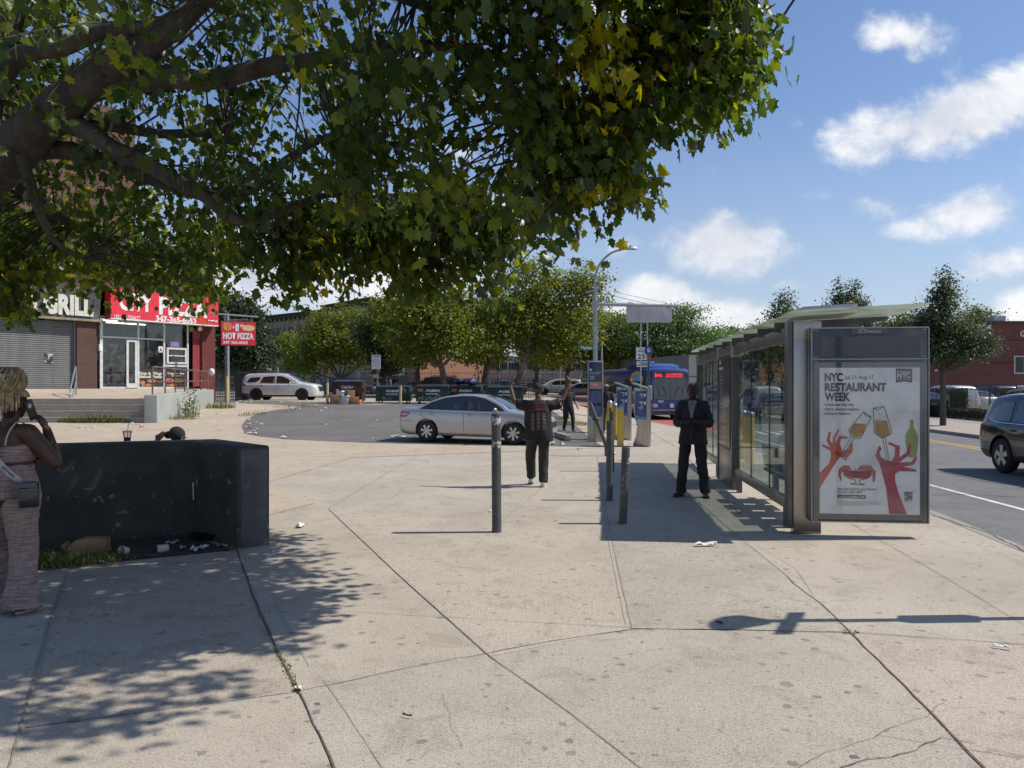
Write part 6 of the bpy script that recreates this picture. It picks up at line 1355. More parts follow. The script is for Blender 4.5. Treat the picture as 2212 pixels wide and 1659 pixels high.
hedge('low strip of ground hedge along the foot of the iron fence', (24.4, 38), (25.9, 48), .5, .5, 4500, 8)

# ================================================================== weeds and litter
GRASS = leaf_mat('weed_green', (.07, .10, .022), (.12, .15, .04), (.22, .19, .07), .35)
def tuft(label, loc, R_, n, h, name='weed_tuft', cat='weeds', seed=1, dry=.3, ry=None, stems=False, group='weeds growing through the paving'):
    rng = np.random.default_rng(seed); random.seed(seed); loc = Vector(loc); t = empty(name, label, cat, loc, 0, group); ry = ry or R_
    a = rng.uniform(0, 6.283, n); r = np.sqrt(rng.uniform(0, 1, n)); bx, by = np.cos(a)*r*R_, np.sin(a)*r*ry
    hh = h*rng.uniform(.4, 1.1, n)*(1-.5*r); la = rng.uniform(0, 6.283, n); le = hh*rng.uniform(.2, .9, n); w = rng.uniform(.004, .009, n)*(1.6 if h > .3 else 1)
    V = []; Fc = []; tone = []
    for i in range(n):
        d = np.array([math.cos(la[i]), math.sin(la[i]), 0]); s_ = np.array([-d[1], d[0], 0])*w[i]; b0 = np.array([bx[i], by[i], 0]); m_ = b0+d*le[i]*.35+np.array([0, 0, hh[i]*.65]); e = b0+d*le[i]+np.array([0, 0, hh[i]])
        k = len(V); V += [b0-s_, b0+s_, m_+s_*.8, m_-s_*.8, e]; Fc += [(k, k+1, k+2, k+3), (k+3, k+2, k+4)]; tone += [float(rng.uniform(0, 1))]*5
    me = bpy.data.meshes.new('blades'); me.from_pydata([tuple(v) for v in V], [], Fc); me.update(); at = me.attributes.new('tone', 'FLOAT', 'POINT'); at.data.foreach_set('value', tone); link('blades', me, GRASS, t)
    if stems:
        m2 = rng.normal(size=(n*2, 3))*np.array([R_*.5, ry*.5, h*.28])+np.array([0, 0, h*.5]); m2[:, 2] = np.abs(m2[:, 2])
        leaf_mesh('leaves', m2, rng.normal(size=(n*2, 3))+np.array([0, 0, .8]), rng.uniform(.03, .07, n*2)*(h/.5), rng.uniform(0, 1, n*2), LEAF_B, t, rng=rng)
    return t
g = G(915, 955); tuft('long wispy grass below the rear wheel of the silver saloon', g, .55, 150, .30, seed=2, ry=.12)
tuft('small grass tuft below the front door of the silver saloon', G(1008, 957), .2, 40, .18, seed=3, ry=.06)
tuft('large patch of green weeds around the dark stumps', G(1232, 917), .75, 420, .26, seed=4, ry=.9); tuft('low weeds at the far foot of the dark stumps', G(1215, 905), .6, 200, .25, seed=5)
tuft('dry pale grass growing along the bottom step', G(215, 913)+Vector((0, -.1, .0)), 1.3, 500, .55, seed=6, ry=.25); tuft('small green weeds at the left end of the bottom step', G(155, 913), .6, 150, .45, seed=7, ry=.2)
tuft('upright leafy weed growing against the green ramp wall', G(412, 901), .35, 60, 1.1, seed=8, stems=True); tuft('grass along the foot of the green ramp wall', G(385, 906), .9, 260, .3, seed=9, ry=.5)
tuft('leafy weeds at the far corner of the ramp wall', G(475, 882), .8, 260, .5, seed=10, ry=.5); tuft('weeds along the curved edge of the car park', G(545, 897), .5, 160, .3, seed=11, ry=1.4); tuft('thin weeds on the far edge of the paving by the car park', G(640, 880), 1.2, 200, .25, seed=12, ry=.4)
for k, (x, y, rr, n_, h_) in enumerate(((150, 1216, .50, 500, .13), (95, 1225, .35, 300, .16), (235, 1208, .3, 200, .09))): tuft(('leafy green weeds along the front of the litter-filled planter', 'taller weeds by the sandals of the woman', 'sparse weeds beside the crushed white cup in the planter')[k], G(x, y), rr, n_, h_, seed=20+k, ry=.14, stems=True)
tuft('small green plant at the corner of the planter wall', G(505, 1188)+Vector((0, .03, 0)), .09, 30, .07, seed=24, stems=True)
for k in range(11): tuft('tiny dry weeds in the dirt-filled paving joint', G(604+k*4.0, 1415+k*7.6), .02, 9, .022, seed=40+k, ry=.06, group='tiny weeds in the wide paving joint')
tuft('tiny weed where the two paving joints cross on the right', G(1838, 1368), .06, 26, .02, seed=60)
PAPER = mat('litter_paper', (.68, .67, .64), .8, col2=(.52, .50, .47), vs=20)
def scrap(seed, L=.16, W=.09, h=.03, m=PAPER):
    random.seed(seed); mb = MB(); n = 7; idx = []; ph = random.uniform(0, 9)
    V = [Vector(((i/(n-1)-.5)*L*(1+.3*noise.noise(Vector((j*.9, ph, 0)))), (j/(n-1)-.5)*W*(1+.5*noise.noise(Vector((i*.7, ph, 3)))), .006+h*abs(noise.noise(Vector((i*.8+ph, j*.8, 1))))*1.6)) for j in range(n) for i in range(n)]
    up = [v+Vector((0, 0, .003)) for v in V]; fs = [(j*n+i, j*n+i+1, (j+1)*n+i+1, (j+1)*n+i) for j in range(n-1) for i in range(n-1)]
    mb.add(V, [f[::-1] for f in fs]); mb.add(up, fs); return mb
def put_scrap(x, y, label, seed, L=.16, W=.09, h=.03, m=PAPER, rz=None, cat='litter', group=None, name='paper_scrap'):
    o = scrap(seed, L, W, h, m).build(name, m, None, smooth='all'); o.location = G(x, y)+Vector((0, 0, .008 if y > 960 else .02)); o.rotation_euler = (0, 0, rz if rz is not None else seed*1.3); tag(o, label, cat, group); return o
put_scrap(650, 1139, 'crumpled white tissue on the pavement right of the planter wall', 1, .14, .08, .05); put_scrap(1525, 1181, 'torn strip of white paper lying in front of the shelter shadow', 2, .22, .06, .05, rz=.1)
put_scrap(2165, 1403, 'thin curled white wrapper on the pavement near the right edge', 3, .10, .02, .02, rz=-.5); put_scrap(1555, 1350, 'dry brown leaf between the round sign shadow and the joint', 4, .06, .02, .01, mat('dry_leaf', (.06, .03, .015), .8), cat='leaf', name='dry_leaf')
put_scrap(880, 1552, 'small curved twig on the pavement at the bottom centre', 5, .05, .008, .01, mat('twig', (.04, .03, .02), .9), rz=-.4, cat='twig', name='twig')
put_scrap(1060, 1106, 'pale scrap left of the tallest bollard', 6, .07, .03, .02); put_scrap(645, 1475+18, 'white chewed cap where the two joints meet', 7, .05, .03, .02); put_scrap(1195, 961, 'white crumpled tissue under the front wheel of the saloon', 8, .2, .12, .12)
put_scrap(860, 945, 'flattened white cup on the asphalt behind the saloon', 9, .5, .1, .06, rz=.05); put_scrap(1362, 960, 'white tissue beside the foot of the ticket machine', 10, .12, .1, .1); put_scrap(1215, 962, 'pale crumpled napkin by the wheel stop', 11, .25, .1, .1)
random.seed(77); k = 0
spots = [(random.uniform(530, 575), random.uniform(905, 945)) for _ in range(16)]+[(random.uniform(560, 720), random.uniform(868, 890)) for _ in range(26)]+[(random.uniform(600, 1150), random.uniform(872, 950)) for _ in range(16)]+[(random.uniform(140, 330), random.uniform(914, 926)) for _ in range(12)]+[(random.uniform(340, 520), random.uniform(880, 930)) for _ in range(14)]+[(random.uniform(480, 560), random.uniform(858, 872)) for _ in range(14)]+[(random.uniform(1240, 1400), random.uniform(925, 1010)) for _ in range(7)]
protos = [scrap(i, .18, .1, .07).build('litter_scrap', PAPER, None, smooth='all') for i in (31, 32, 33, 34)]
for i, (x, y) in enumerate(spots):
    o = protos[i] if i < 4 else protos[i % 4].copy()
    if i >= 4: COL.objects.link(o)
    o.location = G(x, y)+Vector((0, 0, .02)); o.rotation_euler = (0, 0, i*1.7); s_ = random.uniform(.35, .95); o.scale = (s_*1.2, s_, s_)
    if i % 9 == 4: o.data = o.data.copy(); o.data.materials[0] = mat('red_litter', (.45, .06, .04), .7)
    tag(o, 'small red scrap among the litter on the plaza' if i % 9 == 4 else 'small white scrap of litter scattered around the car park and plaza', 'litter', 'litter scraps on the ground')
# things in the planter
def bag():
    KR = mat('brown_kraft_paper', (.33, .19, .085), .8, col2=(.25, .14, .06), vs=6, bump=.4, bs=12); t = empty('paper_bag', 'crushed brown paper bag lying in the planter', 'paper bag', G(182, 1200)+Vector((0, .1, .01)), R(12))
    rings = []
    for i, x in enumerate((-.17, -.13, -.05, .04, .12, .18)):
        h = (.07, .13, .15, .155, .15, .14)[i]; w = (.12, .10, .095, .095, .09, .09)[i]; rings.append([Vector((x+random.uniform(-.008, .008), y*w+random.uniform(-.008, .008), z*h+random.uniform(-.006, .006))) for y, z in ((-1, 0), (-1.05, .5), (-.9, 1), (-.3, 1.06), (.3, 1.0), (.9, .98), (1, .5), (1, 0))])
    MB().loft(rings).build('bag', KR, t, smooth=25); MB().add([Vector((-.17, -.12, .02)), Vector((-.24, -.10, .10)), Vector((-.22, .05, .12)), Vector((-.17, .1, .05))], [(0, 1, 2, 3)]).build('torn_flap', KR, t)
    sc_ = KIDS[t.name][1]; sc_.data.transform(Matrix.Identity(4))
bag()
def cup(label, loc, lay, rz, col, h=.11, r=.042, lid=None, name='paper_cup'):
    t = empty(name, label, 'cup', loc, rz); t.rotation_euler = (0, lay, rz); m_ = mat('cup_'+label[:6], col, .6, dirt=(.25, .22, .17), ds=20)
    MB().lathe([(r*.72, 0), (r*.74, .003), (r, h), (r*1.05, h), (r*1.05, h+.004), (r*.96, h+.004), (r*.7, .006)], 20, cap=False).lathe([(.001, .001), (r*.72, 0)], 20, cap=False).build('cup', m_, t, smooth=40)
    if lid: MB().lathe([(r*1.08, h-.004), (r*1.1, h+.006), (r*.9, h+.014), (.001, h+.012)], 20, cap=False).build('lid', lid, t, smooth=40)
    return t
cup('pale paper cup lying on its side in the middle of the planter litter', G(365, 1193)+Vector((0, 0, .05)), R(96), R(-160), (.50, .45, .36), .10, .045); cup('white crushed cup with dark mouth facing out, left of the pale cup', G(275, 1200)+Vector((0, 0, .05)), R(80), R(-110), (.62, .61, .58), .07, .048)
put_scrap(480, 1184, 'crushed red and white food wrapper near the planter corner', 12, .13, .06, .04, mat('red_white_print', (.55, .5, .47), .6, col2=(.35, .05, .04), vs=30)); put_scrap(430, 1190, 'white plastic bag scrap under the planter corner', 13, .18, .09, .05); put_scrap(220, 1218, 'white paper scrap at the edge of the planter weeds', 14, .1, .04, .02)
put_scrap(372, 1178, 'clear flattened bottle behind the pale cup', 15, .12, .05, .05, mat('clear_plastic', (.4, .42, .42), .2)); put_scrap(395, 1188, 'second clear wrapper behind the pale cup', 16, .12, .05, .04, MATS['clear_plastic']); put_scrap(455, 1168, 'black bin-liner crumpled in the planter corner', 17, .40, .2, .12, mat('black_plastic_bag', (.015, .015, .017), .25)); put_scrap(452, 1147, 'small white scrap on the black plastic in the planter corner', 18, .06, .04, .04)
st = MB(); st.tube([Vector((0, 0, 0)), Vector((.01, 0, .09)), Vector((.02, 0, .2))], .006, 6); o = st.build('plastic_straw', mat('white_plastic', (.65, .65, .63), .4), None); o.location = P(418, 1080, 8.62); o.rotation_euler = (0, R(-8), 0); tag(o, 'white straw stuck to the wall in the planter corner', 'straw')
def drink():
    g = P(298, 948, 9.0); t = empty('iced_drink_cup', 'clear plastic takeaway cup with straw standing on the planter wall', 'cup', (g.x, 8.75, 1.082)); CL = glass_mat('clear_cup', (.9, .9, .9), .8, .12)
    MB().lathe([(.034, 0), (.050, .115), (.052, .118)], 20, cap=False).lathe([(.001, .001), (.034, 0)], 20, cap=False).build('cup', CL, t, smooth=40); MB().lathe([(.054, .114), (.055, .122), (.03, .127), (.001, .127)], 20, cap=False).build('lid', mat('milky_lid', (.5, .5, .48), .3), t, smooth=40)
    MB().cyl((.0, 0, .01), (.012, 0, .215), .0045, n=8).build('straw', MATS['white_plastic'], t); MB().lathe([(.001, .008), (.032, .008), (.037, .045), (.001, .05)], 16, cap=False).build('drink', mat('red_drink', (.16, .03, .025), .2), t, smooth='all')
drink()
# boxes by the brown skip are built with the skips
# ================================================================== shops on the left
FU = Vector((.605, .796, 0)).normalized(); FO = Vector((-20.5, 38.5, 0)); FN = Vector((FU.y, -FU.x, 0))      # along the front, its start, its outward side
def fs(x, y=None):
    k = (x-CX)/F; s = (FO.x-k*FO.y)/(k*FU.y-FU.x); return s if y is None else (s, CH+(HY-y)/F*(FO.y+FU.y*s))
def fp(s, z, out=0): return FO+FU*s+FN*out+Vector((0, 0, z))
BR1 = brick_mat('red_brown_brick', (.16, .055, .036), (.115, .042, .030), (.11, .095, .085))
BR2 = brick_mat('dark_brick', (.11, .045, .034), (.08, .035, .028), (.08, .07, .06)); BRP = brick_mat('painted_red_brick', (.17, .036, .030), (.13, .03, .026), (.09, .022, .02), scale=1.8)
def fbox(mb, s0, s1, z0, z1, o0, o1): return mb.prism([(s0, z0), (s1, z0), (s1, z1), (s0, z1)], FO, FU, (0, 0, 1), FN, o0, o1)
SIGNRED = mat('sign_red', (.74, .022, .04), .4, coat=.3); FRAME = mat('white_aluminium', (.62, .62, .60), .35); ZT = 1.66
def shops():
    t = empty('shop_building', 'brown brick corner building with a roll-down shutter and a red pizza shop front', 'building', FO)
    o = -FO; 
    def B(mb, name, m, par=None, **k):
        ob = mb.build(name, m, None, **k); ob.data.transform(Matrix.Translation(-FO)); ob.parent = par or t; KIDS.setdefault((par or t).name, []).append(ob); return ob
    W = lambda s0, s1, z0, z1, o0, o1, name, m, par=None, **k: B(fbox(MB(), s0, s1, z0, z1, o0, o1), name, m, par, **k)
    sR = fs(465); sP2 = fs(437); sG0, sG1 = -9, fs(166); sP1a, sP1b = fs(178), fs(210); z0 = .3
    # upper walls and the tall part behind
    W(-14, sR, 6.75, 7.9, -8, .0, 'upper_wall', BR1); W(-14, fs(292), 7.9, 16, -9, -.02, 'tower_wall', BR1); W(-14, sR+.02, 7.9, 8.05, -8, .06, 'parapet', mat('stone_coping', (.3, .28, .25), .8)) if False else None
    W(sP1a-.25, sP1b, z0, 6.75, -.5, .0, 'brick_pier', BR2); W(sP2, sR, z0, 6.75, -.8, .0, 'brick_pier', BRP); W(sR-.3, sR, z0, 6.75, -8, -.8, 'side_wall', BRP)
    W(-14, sG0, z0, 6.75, -.5, 0, 'brick_pier', BR2); W(sG1, sP1a-.25, z0, 5.0, -.5, -.12, 'dark_pier', mat('dark_metal', (.03, .03, .032), .6))
    W(-14, sR-.3, z0, 6.75, -8.3, -8, 'rear_wall', BR2)
    # roll-down shutter with slats
    SH = mat('shutter_grey', (.20, .205, .20), .5, .2, col2=(.16, .165, .16), vs=2, dirt=(.10, .095, .09), ds=1.5, dth=(.55, .85), streak=True); mb = MB(); zs = ZT; k = 0; prof = []
    while zs < 4.9: prof += [(-.30, zs), (-.265, zs+.03), (-.265, zs+.07), (-.30, zs+.10)]; zs += .10
    mb.loft([[fp(s, z, o_) for o_, z in prof] for s in (sG0, sG1)], cap=False, close=False); B(mb, 'roller_shutter', SH, smooth=20)
    for a in (sG0, sG1): W(a-.05, a+.09, ZT, 5.0, -.30, -.14, 'shutter_rail', GALV)
    a, b = fs(112, 768), fs(134, 803) if False else fs(134, 785); W(fs(101), fs(119), fs(100, 784)[1], fs(100, 763)[1], -.26, -.25, 'poster', mat('torn_flyer', (.4, .4, .38), .6, col2=(.03, .03, .035), vs=2.5, lo=.45, hi=.5))
    # canvas banner
    CV = mat('dark_canvas', (.05, .052, .050), .6, col2=(.085, .087, .082), vs=2, bump=.6, bs=3); sB = fs(214); mb = MB(); rings = []
    for i in range(40):
        s = -12+(sB+12)*i/39; rings.append([fp(s, 5.12+q*(1.62+.05*math.sin(s*1.3)), .12+.05*math.sin(s*2.1+q*4)*math.sin(q*3)+.03*noise.noise(Vector((s*2, q*3, 0)))) for q in (0, .15, .35, .55, .75, .9, 1)])
    mb.loft(rings, cap=False, close=False); bn = B(mb, 'canvas_banner', CV, smooth='all')
    CR = mat('cream_lettering', (.62, .60, .52), .6)
    def T(s, x0, x1, y, hpx, m, par=None, out=.2, bold=.04, nm='lettering'):
        s0, z = fs(x0, y); s1 = fs(x1); h = hpx/F*(FO.y+FU.y*s0); o_ = text(s, h, m, None, fp(s0, z, out), FU, (0, 0, 1), s1-s0, nm, bold); o_.data.transform(Matrix.Translation(-FO)); o_.parent = par or t; KIDS.setdefault((par or t).name, []).append(o_); return o_
    T('& GRILL', 48, 198, 671, 40, CR, bn, bold=.055); T('CARIBBEAN BAR', -60, 170, 612, 22, CR, bn) if False else T('O', 18, 44, 612, 22, CR, bn); T('CO', 203, 212, 655, 20, CR, bn) if False else None
    W(-12, sB+.1, 5.0, 5.11, -.12, .22, 'awning_board', mat('weathered_board', (.30, .24, .15), .8, col2=(.2, .15, .1), vs=5)); 
    # red fascia
    sF0, sF1 = fs(228), fs(460); zb_, zt_ = 5.18, 6.72
    W(sF0, sF1, zb_, zt_, -.1, .55, 'red_fascia', SIGNRED); fa = KIDS[t.name][-1]
    T('1751 FULTON ST.', 236, 293, 688.5, 7.5, WHITE, fa, .56, .02); T('347-365-6053', 325, 412, 694, 11, WHITE, fa, .56, .04); T('CITY', 246, 318, 668, 34, WHITE, fa, .56, .05); T('PIZZA', 332, 436, 678, 34, WHITE, fa, .56, .05)
    T('$1.50', 219, 228, 684, 9, WHITE, fa, .0) if False else None
    sw = MB(); s0, z_ = fs(436, 697); sw.tube([fp(s0+q*.1, z_+.12*abs(math.sin(q*1.3)), .56) for q in range(7)], .035, 5); B(sw, 'white_swoosh', WHITE, fa)
    W(sF0, sF1, zb_-.02, zb_+.03, -.1, .57, 'fascia_edge', WHITE)
    # shop front framing, glass, door
    s0, s1, s2, s3 = fs(221), fs(301), fs(357), fs(408); fr = -.12; zh = fs(300, 731)[1]
    for s_, w_ in ((s0, .14), (s1, .09), (s2, .09), (s3, .08)): W(s_-w_/2, s_+w_/2, ZT, zb_, fr-.08, fr+.03, 'mullion', FRAME)
    for a, b in ((s0+.07, s1-.045), (s1+.045, s2-.045)): W(a, b, zh-.04, zh+.04, fr-.07, fr+.02, 'transom', FRAME)
    W(s0, s3, ZT-.02, ZT+.10, fr-.05, fr+.01, 'sill', FRAME)
    d0, d1 = fs(275), fs(298); zd = fs(290, 734)[1]
    for a, b in ((d0, d0+.11), (d1-.11, d1)): W(a, b, ZT+.04, zd, fr-.02, fr+.05, 'door_stile', FRAME)
    W(d0+.11, d1-.11, zd-.11, zd, fr-.02, fr+.05, 'door_rail', FRAME); W(d0+.11, d1-.11, ZT+.04, ZT+.28, fr-.02, fr+.05, 'door_rail', FRAME)
    SG = glass_mat('shop_glass', (.80, .84, .84), .9, .18)
    for a, b, c, d in ((s0+.07, s1-.045, ZT+.1, zh-.04), (s0+.07, s1-.045, zh+.04, zb_), (s1+.045, s2-.045, ZT+.1, zh-.04), (s1+.045, s2-.045, zh+.04, zb_), (s2+.045, s3-.04, ZT+.1, zb_)): W(a, b, c, d, fr-.03, fr-.02, 'shop_window', SG)
    # service hatch
    h0, h1, hz0, hz1 = fs(362), fs(405), fs(380, 786)[1], fs(380, 751)[1]
    for a, b, c, d in ((h0, h1, hz1-.1, hz1), (h0, h1, hz0, hz0+.1), (h0, h0+.1, hz0+.1, hz1-.1), (h1-.1, h1, hz0+.1, hz1-.1), (h0+.1, h1-.1, (hz0+hz1)/2-.03, (hz0+hz1)/2+.03)): W(a, b, c, d, fr-.01, fr+.06, 'hatch_frame', FRAME)
    W(h0-.2, h1+.02, hz0-.16, hz0-.06, fr-.02, fr+.03, 'transom', FRAME)
    # window posters
    PB = mat('dark_food_poster', (.035, .022, .018), .5, col2=(.05, .03, .02)); FD = mat('food_print', (.42, .22, .07), .5, col2=(.30, .05, .03), vs=5, lo=.45, hi=.55)
    W(s1+.06, s2-.06, ZT+.12, fs(320, 797)[1], fr-.015, fr-.005, 'window_poster', PB); p1 = KIDS[t.name][-1]; W(s2+.06, s3-.05, ZT+.12, fs(380, 799)[1], fr-.015, fr-.005, 'window_poster', PB); p2 = KIDS[t.name][-1]
    T('Pizza & Wings', 303, 352, 809, 6, CR, p1, fr+.005); T('Baked Pasta', 304, 352, 816, 6, CR, p1, fr+.005); T('Cheesy Garlic Bread', 364, 402, 808, 3.6, CR, p2, fr+.005); T('& Dessert', 373, 394, 813, 3.6, CR, p2, fr+.005)
    for q, (xx, yy, rx, ry) in enumerate(((309, 826, 7, 4), (330, 823, 10, 4), (322, 832, 16, 3), (369, 822, 10, 5), (388, 822, 11, 5), (374, 832, 12, 3), (393, 831, 9, 3))):
        s_, z_ = fs(xx, yy); k = (FO.y+FU.y*s_)/F; mb = MB(); mb.prism([(s_+math.cos(u*.52)*rx*k, z_+math.sin(u*.52)*ry*k) for u in range(12)], FO, FU, (0, 0, 1), FN, fr+.004, fr+.008); B(mb, 'food_picture', FD, p1 if q < 3 else p2)
    a, z_ = fs(345, 761); W(a, fs(354), z_, fs(345, 748)[1], fr-.01, fr+.0, 'grade_card', WHITE); T('A', 346.5, 353, 759, 7.5, BLACKP, KIDS[t.name][-1], fr+.004)
    NE = mat('neon_blue', (.15, .12, .7), .4, emit=(.30, .25, 1.0), es=.9); a, z_ = fs(376, 748); W(a, fs(394), z_, fs(376, 737)[1], fr-.25, fr-.22, 'neon_sign', NE); T('OPEN', 378, 392, 746, 6.5, mat('neon_red', (.8, .1, .08), .4, emit=(1, .2, .1), es=1.2), KIDS[t.name][-1], fr-.21)
    # recess with red vertical banner
    W(s3+.04, sP2, ZT-.3, zb_, -1.0, -.8, 'recess_wall', mat('recess_paint', (.05, .02, .02), .7)); W(fs(419), fs(436), fs(425, 835)[1], fs(425, 712)[1], -.14, -.12, 'red_banner', mat('dull_red_banner', (.26, .03, .03), .6)); T('PIZZA', 421, 435, 727, 9, mat('dull_gold', (.35, .12, .08), .6), KIDS[t.name][-1], -.11)
    # interior
    IW = mat('shop_interior_white', (.5, .5, .48), .7); W(s0-.3, s3+.2, ZT-.1, ZT-.0, -6, fr-.1, 'interior_floor', mat('floor_tile', (.16, .15, .14), .5)); W(s0-.3, s3+.2, ZT, zb_+.3, -6.1, -6.0, 'interior_wall', IW); W(s0-.35, s0-.3, ZT, zb_+.3, -6, -.3, 'interior_wall', IW); W(s0-.3, s3+.2, zb_+.1, zb_+.2, -6, -.25, 'ceiling', IW); W(s3+.2, s3+.25, ZT, zb_+.3, -6, -.9, 'interior_wall', IW)
    DK = mat('dark_counter', (.03, .03, .03), .4); W(fs(243), fs(272), ZT, ZT+1.5, -2.6, -1.8, 'counter', DK); W(s1, s3, ZT, ZT+1.2, -3, -2.2, 'counter', DK); W(fs(318), fs(348), ZT+1.8, ZT+2.8, -4, -3.9, 'menu_board', DK); W(fs(385), fs(405), ZT+2.3, ZT+3.3, -1.2, -1.1, 'television', DK); W(fs(304), fs(322), ZT+1.2, ZT+1.9, -2.9, -2.3, 'oven', mat('oven_steel', (.3, .3, .3), .3, .8))
    TB = mat('tube_light', (.9, .9, .9), .4, emit=(1, .98, .92), es=5)
    for (a, b, o_) in ((s0+.1, s0+1.3, -1.2), (s0+1.3, s0+2.3, -2.4), (s0+2.4, s0+3.4, -2.4)): W(a, b, zb_+.02, zb_+.07, o_-.06, o_+.06, 'ceiling_light', TB)
    W(fs(457)+.05, sR+.1, 5.75, 6.75, -.1, .12, 'small_white_sign', mat('white_sign_panel', (.55, .53, .50), .5, col2=(.4, .05, .05), vs=3, lo=.6, hi=.62))
    W(fs(213), fs(220), ZT+1.9, ZT+2.25, -.1, .1, 'meter_box', WHITE)
    MB_ = MB(); MB_.ell(fp(fs(430), 5.0, .1), .13); B(MB_, 'camera_dome', WHITE, smooth='all')
shops()
# projecting sign on its bracket
def pizza_sign():
    Y = 41.5; a = P(478, 745, Y); b = P(546, 694, Y); w = (b.x-a.x)*1.03; h = b.z-a.z; t = empty('hanging_sign', 'red $1.50 hot pizza sign hanging from a bracket off the corner building', 'sign', (a.x, Y, a.z), R(20))
    MB().box((w/2, .12, h/2), (w+.07, .2, h+.07)).build('sign_case', BLK, t, bevel=.01); MB().box((w/2, .01, h/2), (w, .03, h)).build('sign_face', SIGNRED, t); f = KIDS[t.name][-1]
    T = lambda s, x, z, hh, ww, m=WHITE, b_=.04: text(s, hh*h, m, f, (x*w, -.008, z*h), width=ww*w, bold=b_)
    T('HOT PIZZA', .05, .27, .24, .9, b_=.06); T('347 365-6053', .05, .06, .11, .72, b_=.04); T('$', .33, .72, .10, .05); T('1', .41, .62, .27, .10, b_=.06); T('.50', .52, .78, .10, .14)
    CH_ = mat('cheese_print', (.70, .38, .08), .5, col2=(.6, .12, .05), vs=14, lo=.48, hi=.52); MB().lathe([(.001, -.012), (.17*h*1.05, -.012), (.17*h*1.05, -.004)], 24, c=(.18*w, 0, .79*h), axis='y', cap=False).build('pizza_picture', CH_, f)
    MB().prism([(.79*w+math.cos(u*.4)*.19*w, .74*h+math.sin(u*.4)*.13*h) for u in range(16)], (0, -.006, 0), (1, 0, 0), (0, 0, 1), (0, -1, 0), 0, .006).build('calzone_picture', mat('pastry_print', (.70, .45, .16), .5, col2=(.75, .6, .3), vs=6), f)
    MB().tube([(-.6, .1, h+.42), (w+.15, .1, h+.30)], .05, 8).tube([(w*.1, .1, h), (w*.1, .1, h+.4)], .02, 6).tube([(w*.9, .1, h), (w*.9, .1, h+.33)], .02, 6).build('bracket', GALV, t)
pizza_sign()
# steps, terrace, ramp wall, rails
def terrace():
    t = empty('terrace', 'raised pebbled concrete terrace with long steps in front of the shops', 'terrace', (0, 0, 0)); X0, X1 = -25.2, -15.0
    V, Fc = [], []; nx, ny = 14, 8
    for i in range(nx+1):
        X = X0+(X1-X0)*i/nx; s = (X-FO.x)/FU.x; Yf = max(33.4, FO.y+FU.y*s-.0) if s < 5.95 else 41.0
        Yf = max(Yf, 33.6)
        for j in range(ny+1): Y = 32.6+(Yf-32.6)*j/ny; V.append((X-max(0, Y-32.6)*.16*max(0, (X-X1+3)/3), Y, 1.24+(ZT-1.24)*j/ny))
    for i in range(nx):
        for j in range(ny): k = i*(ny+1)+j; Fc.append((k, k+ny+1, k+ny+2, k+1))
    me = bpy.data.meshes.new('terrace_floor'); me.from_pydata(V, [], Fc); me.update(); link('terrace_floor', me, CONC2, t)
    SD_ = pavement_mat('step_concrete', (.44, .39, .32), (.36, .32, .265), spot=.6)
    for k in range(4): MB().box(((X0+X1)/2, 31.2+k*.42+1.6, .22+.25*k+.115), (X1-X0, 3.2, .25)).box(((X0+X1)/2, 31.2+k*.42+1.56, .22+.25*k+.255), (X1-X0, 3.2, .035)).build('step', SD_, t)
    GW = mat('pale_green_wall_paint', (.33, .345, .315), .8, col2=(.27, .285, .262), vs=1.6, vd=6, dirt=(.16, .16, .13), ds=1.4, dth=(.55, .85), streak=True, bump=.3, bs=12)
    w = empty('ramp_wall', 'pale green painted concrete wall at the side of the shop terrace', 'wall', (-14.48, 31, 0)); a, b = Vector((0, 0)), Vector((-1.22, 9)); th = .52; n = Vector((-(b-a).y, (b-a).x)).normalized()*th
    q = [a, b, b+n, a+n]; zt = [1.42, 1.62, 1.62, 1.42]; mb = MB(); mb.add([Vector((p.x, p.y, -.2)) for p in q]+[Vector((p.x, p.y, z)) for p, z in zip(q, zt)], [(3, 2, 1, 0), (4, 5, 6, 7), (0, 1, 5, 4), (1, 2, 6, 5), (2, 3, 7, 6), (3, 0, 4, 7)]); mb.build('masonry', GW, w, bevel=.05, seg=3)
    RS = mat('rusty_painted_steel', (.20, .18, .17), .6, .4, col2=(.14, .06, .04), vs=9, dirt=(.35, .33, .3), ds=7, dth=(.6, .75)); r = empty('handrail', 'rusty steel railing with posts standing on the pale green wall', 'railing', (-14.48, 31, 0))
    ln = lambda f, z: Vector((-.26-1.22*f, 9*f, 1.42+.2*f+z)); fr_ = (.02, .20, .36, .52, .68, .83, .97)
    MB().tube([ln(.02, 1.15), ln(.4, 1.05), ln(1.08, .92)], .035, 8).build('top_rail', RS, r, smooth=60); MB().tube([ln(.02, .52), ln(1.02, .45)], .025, 8).build('middle_rail', RS, r, smooth=60)
    for f in fr_: MB().tube([ln(f, -.05), ln(f, 1.15-.20*f)], .032, 8).build('rail_post', RS, r, smooth=60)
    bgm = MB(); bgm.ell(ln(1.06, .92), (.16, .13, .2)); bgm.build('tied_plastic_bag', MATS['white_plastic'], r, smooth='all')
    h = empty('stair_handrail', 'steel handrail running down the middle of the terrace steps', 'railing', G(152, 905)); p = Vector(h.location)
    MB().tube(bez([(0, 0, -.1), (-.02, 0, .95), (-.08, .1, 1.15), (-.75, 1.6, 2.1), (-.9, 2.0, 2.2), (-.9, 2.0, .9)], 3), .035, 8).build('rail', GALV, h, smooth=60); MB().tube([(-.02, 0, .5), (-.88, 1.95, 1.6)], .025, 8).build('lower_rail', GALV, h, smooth=60)
terrace()
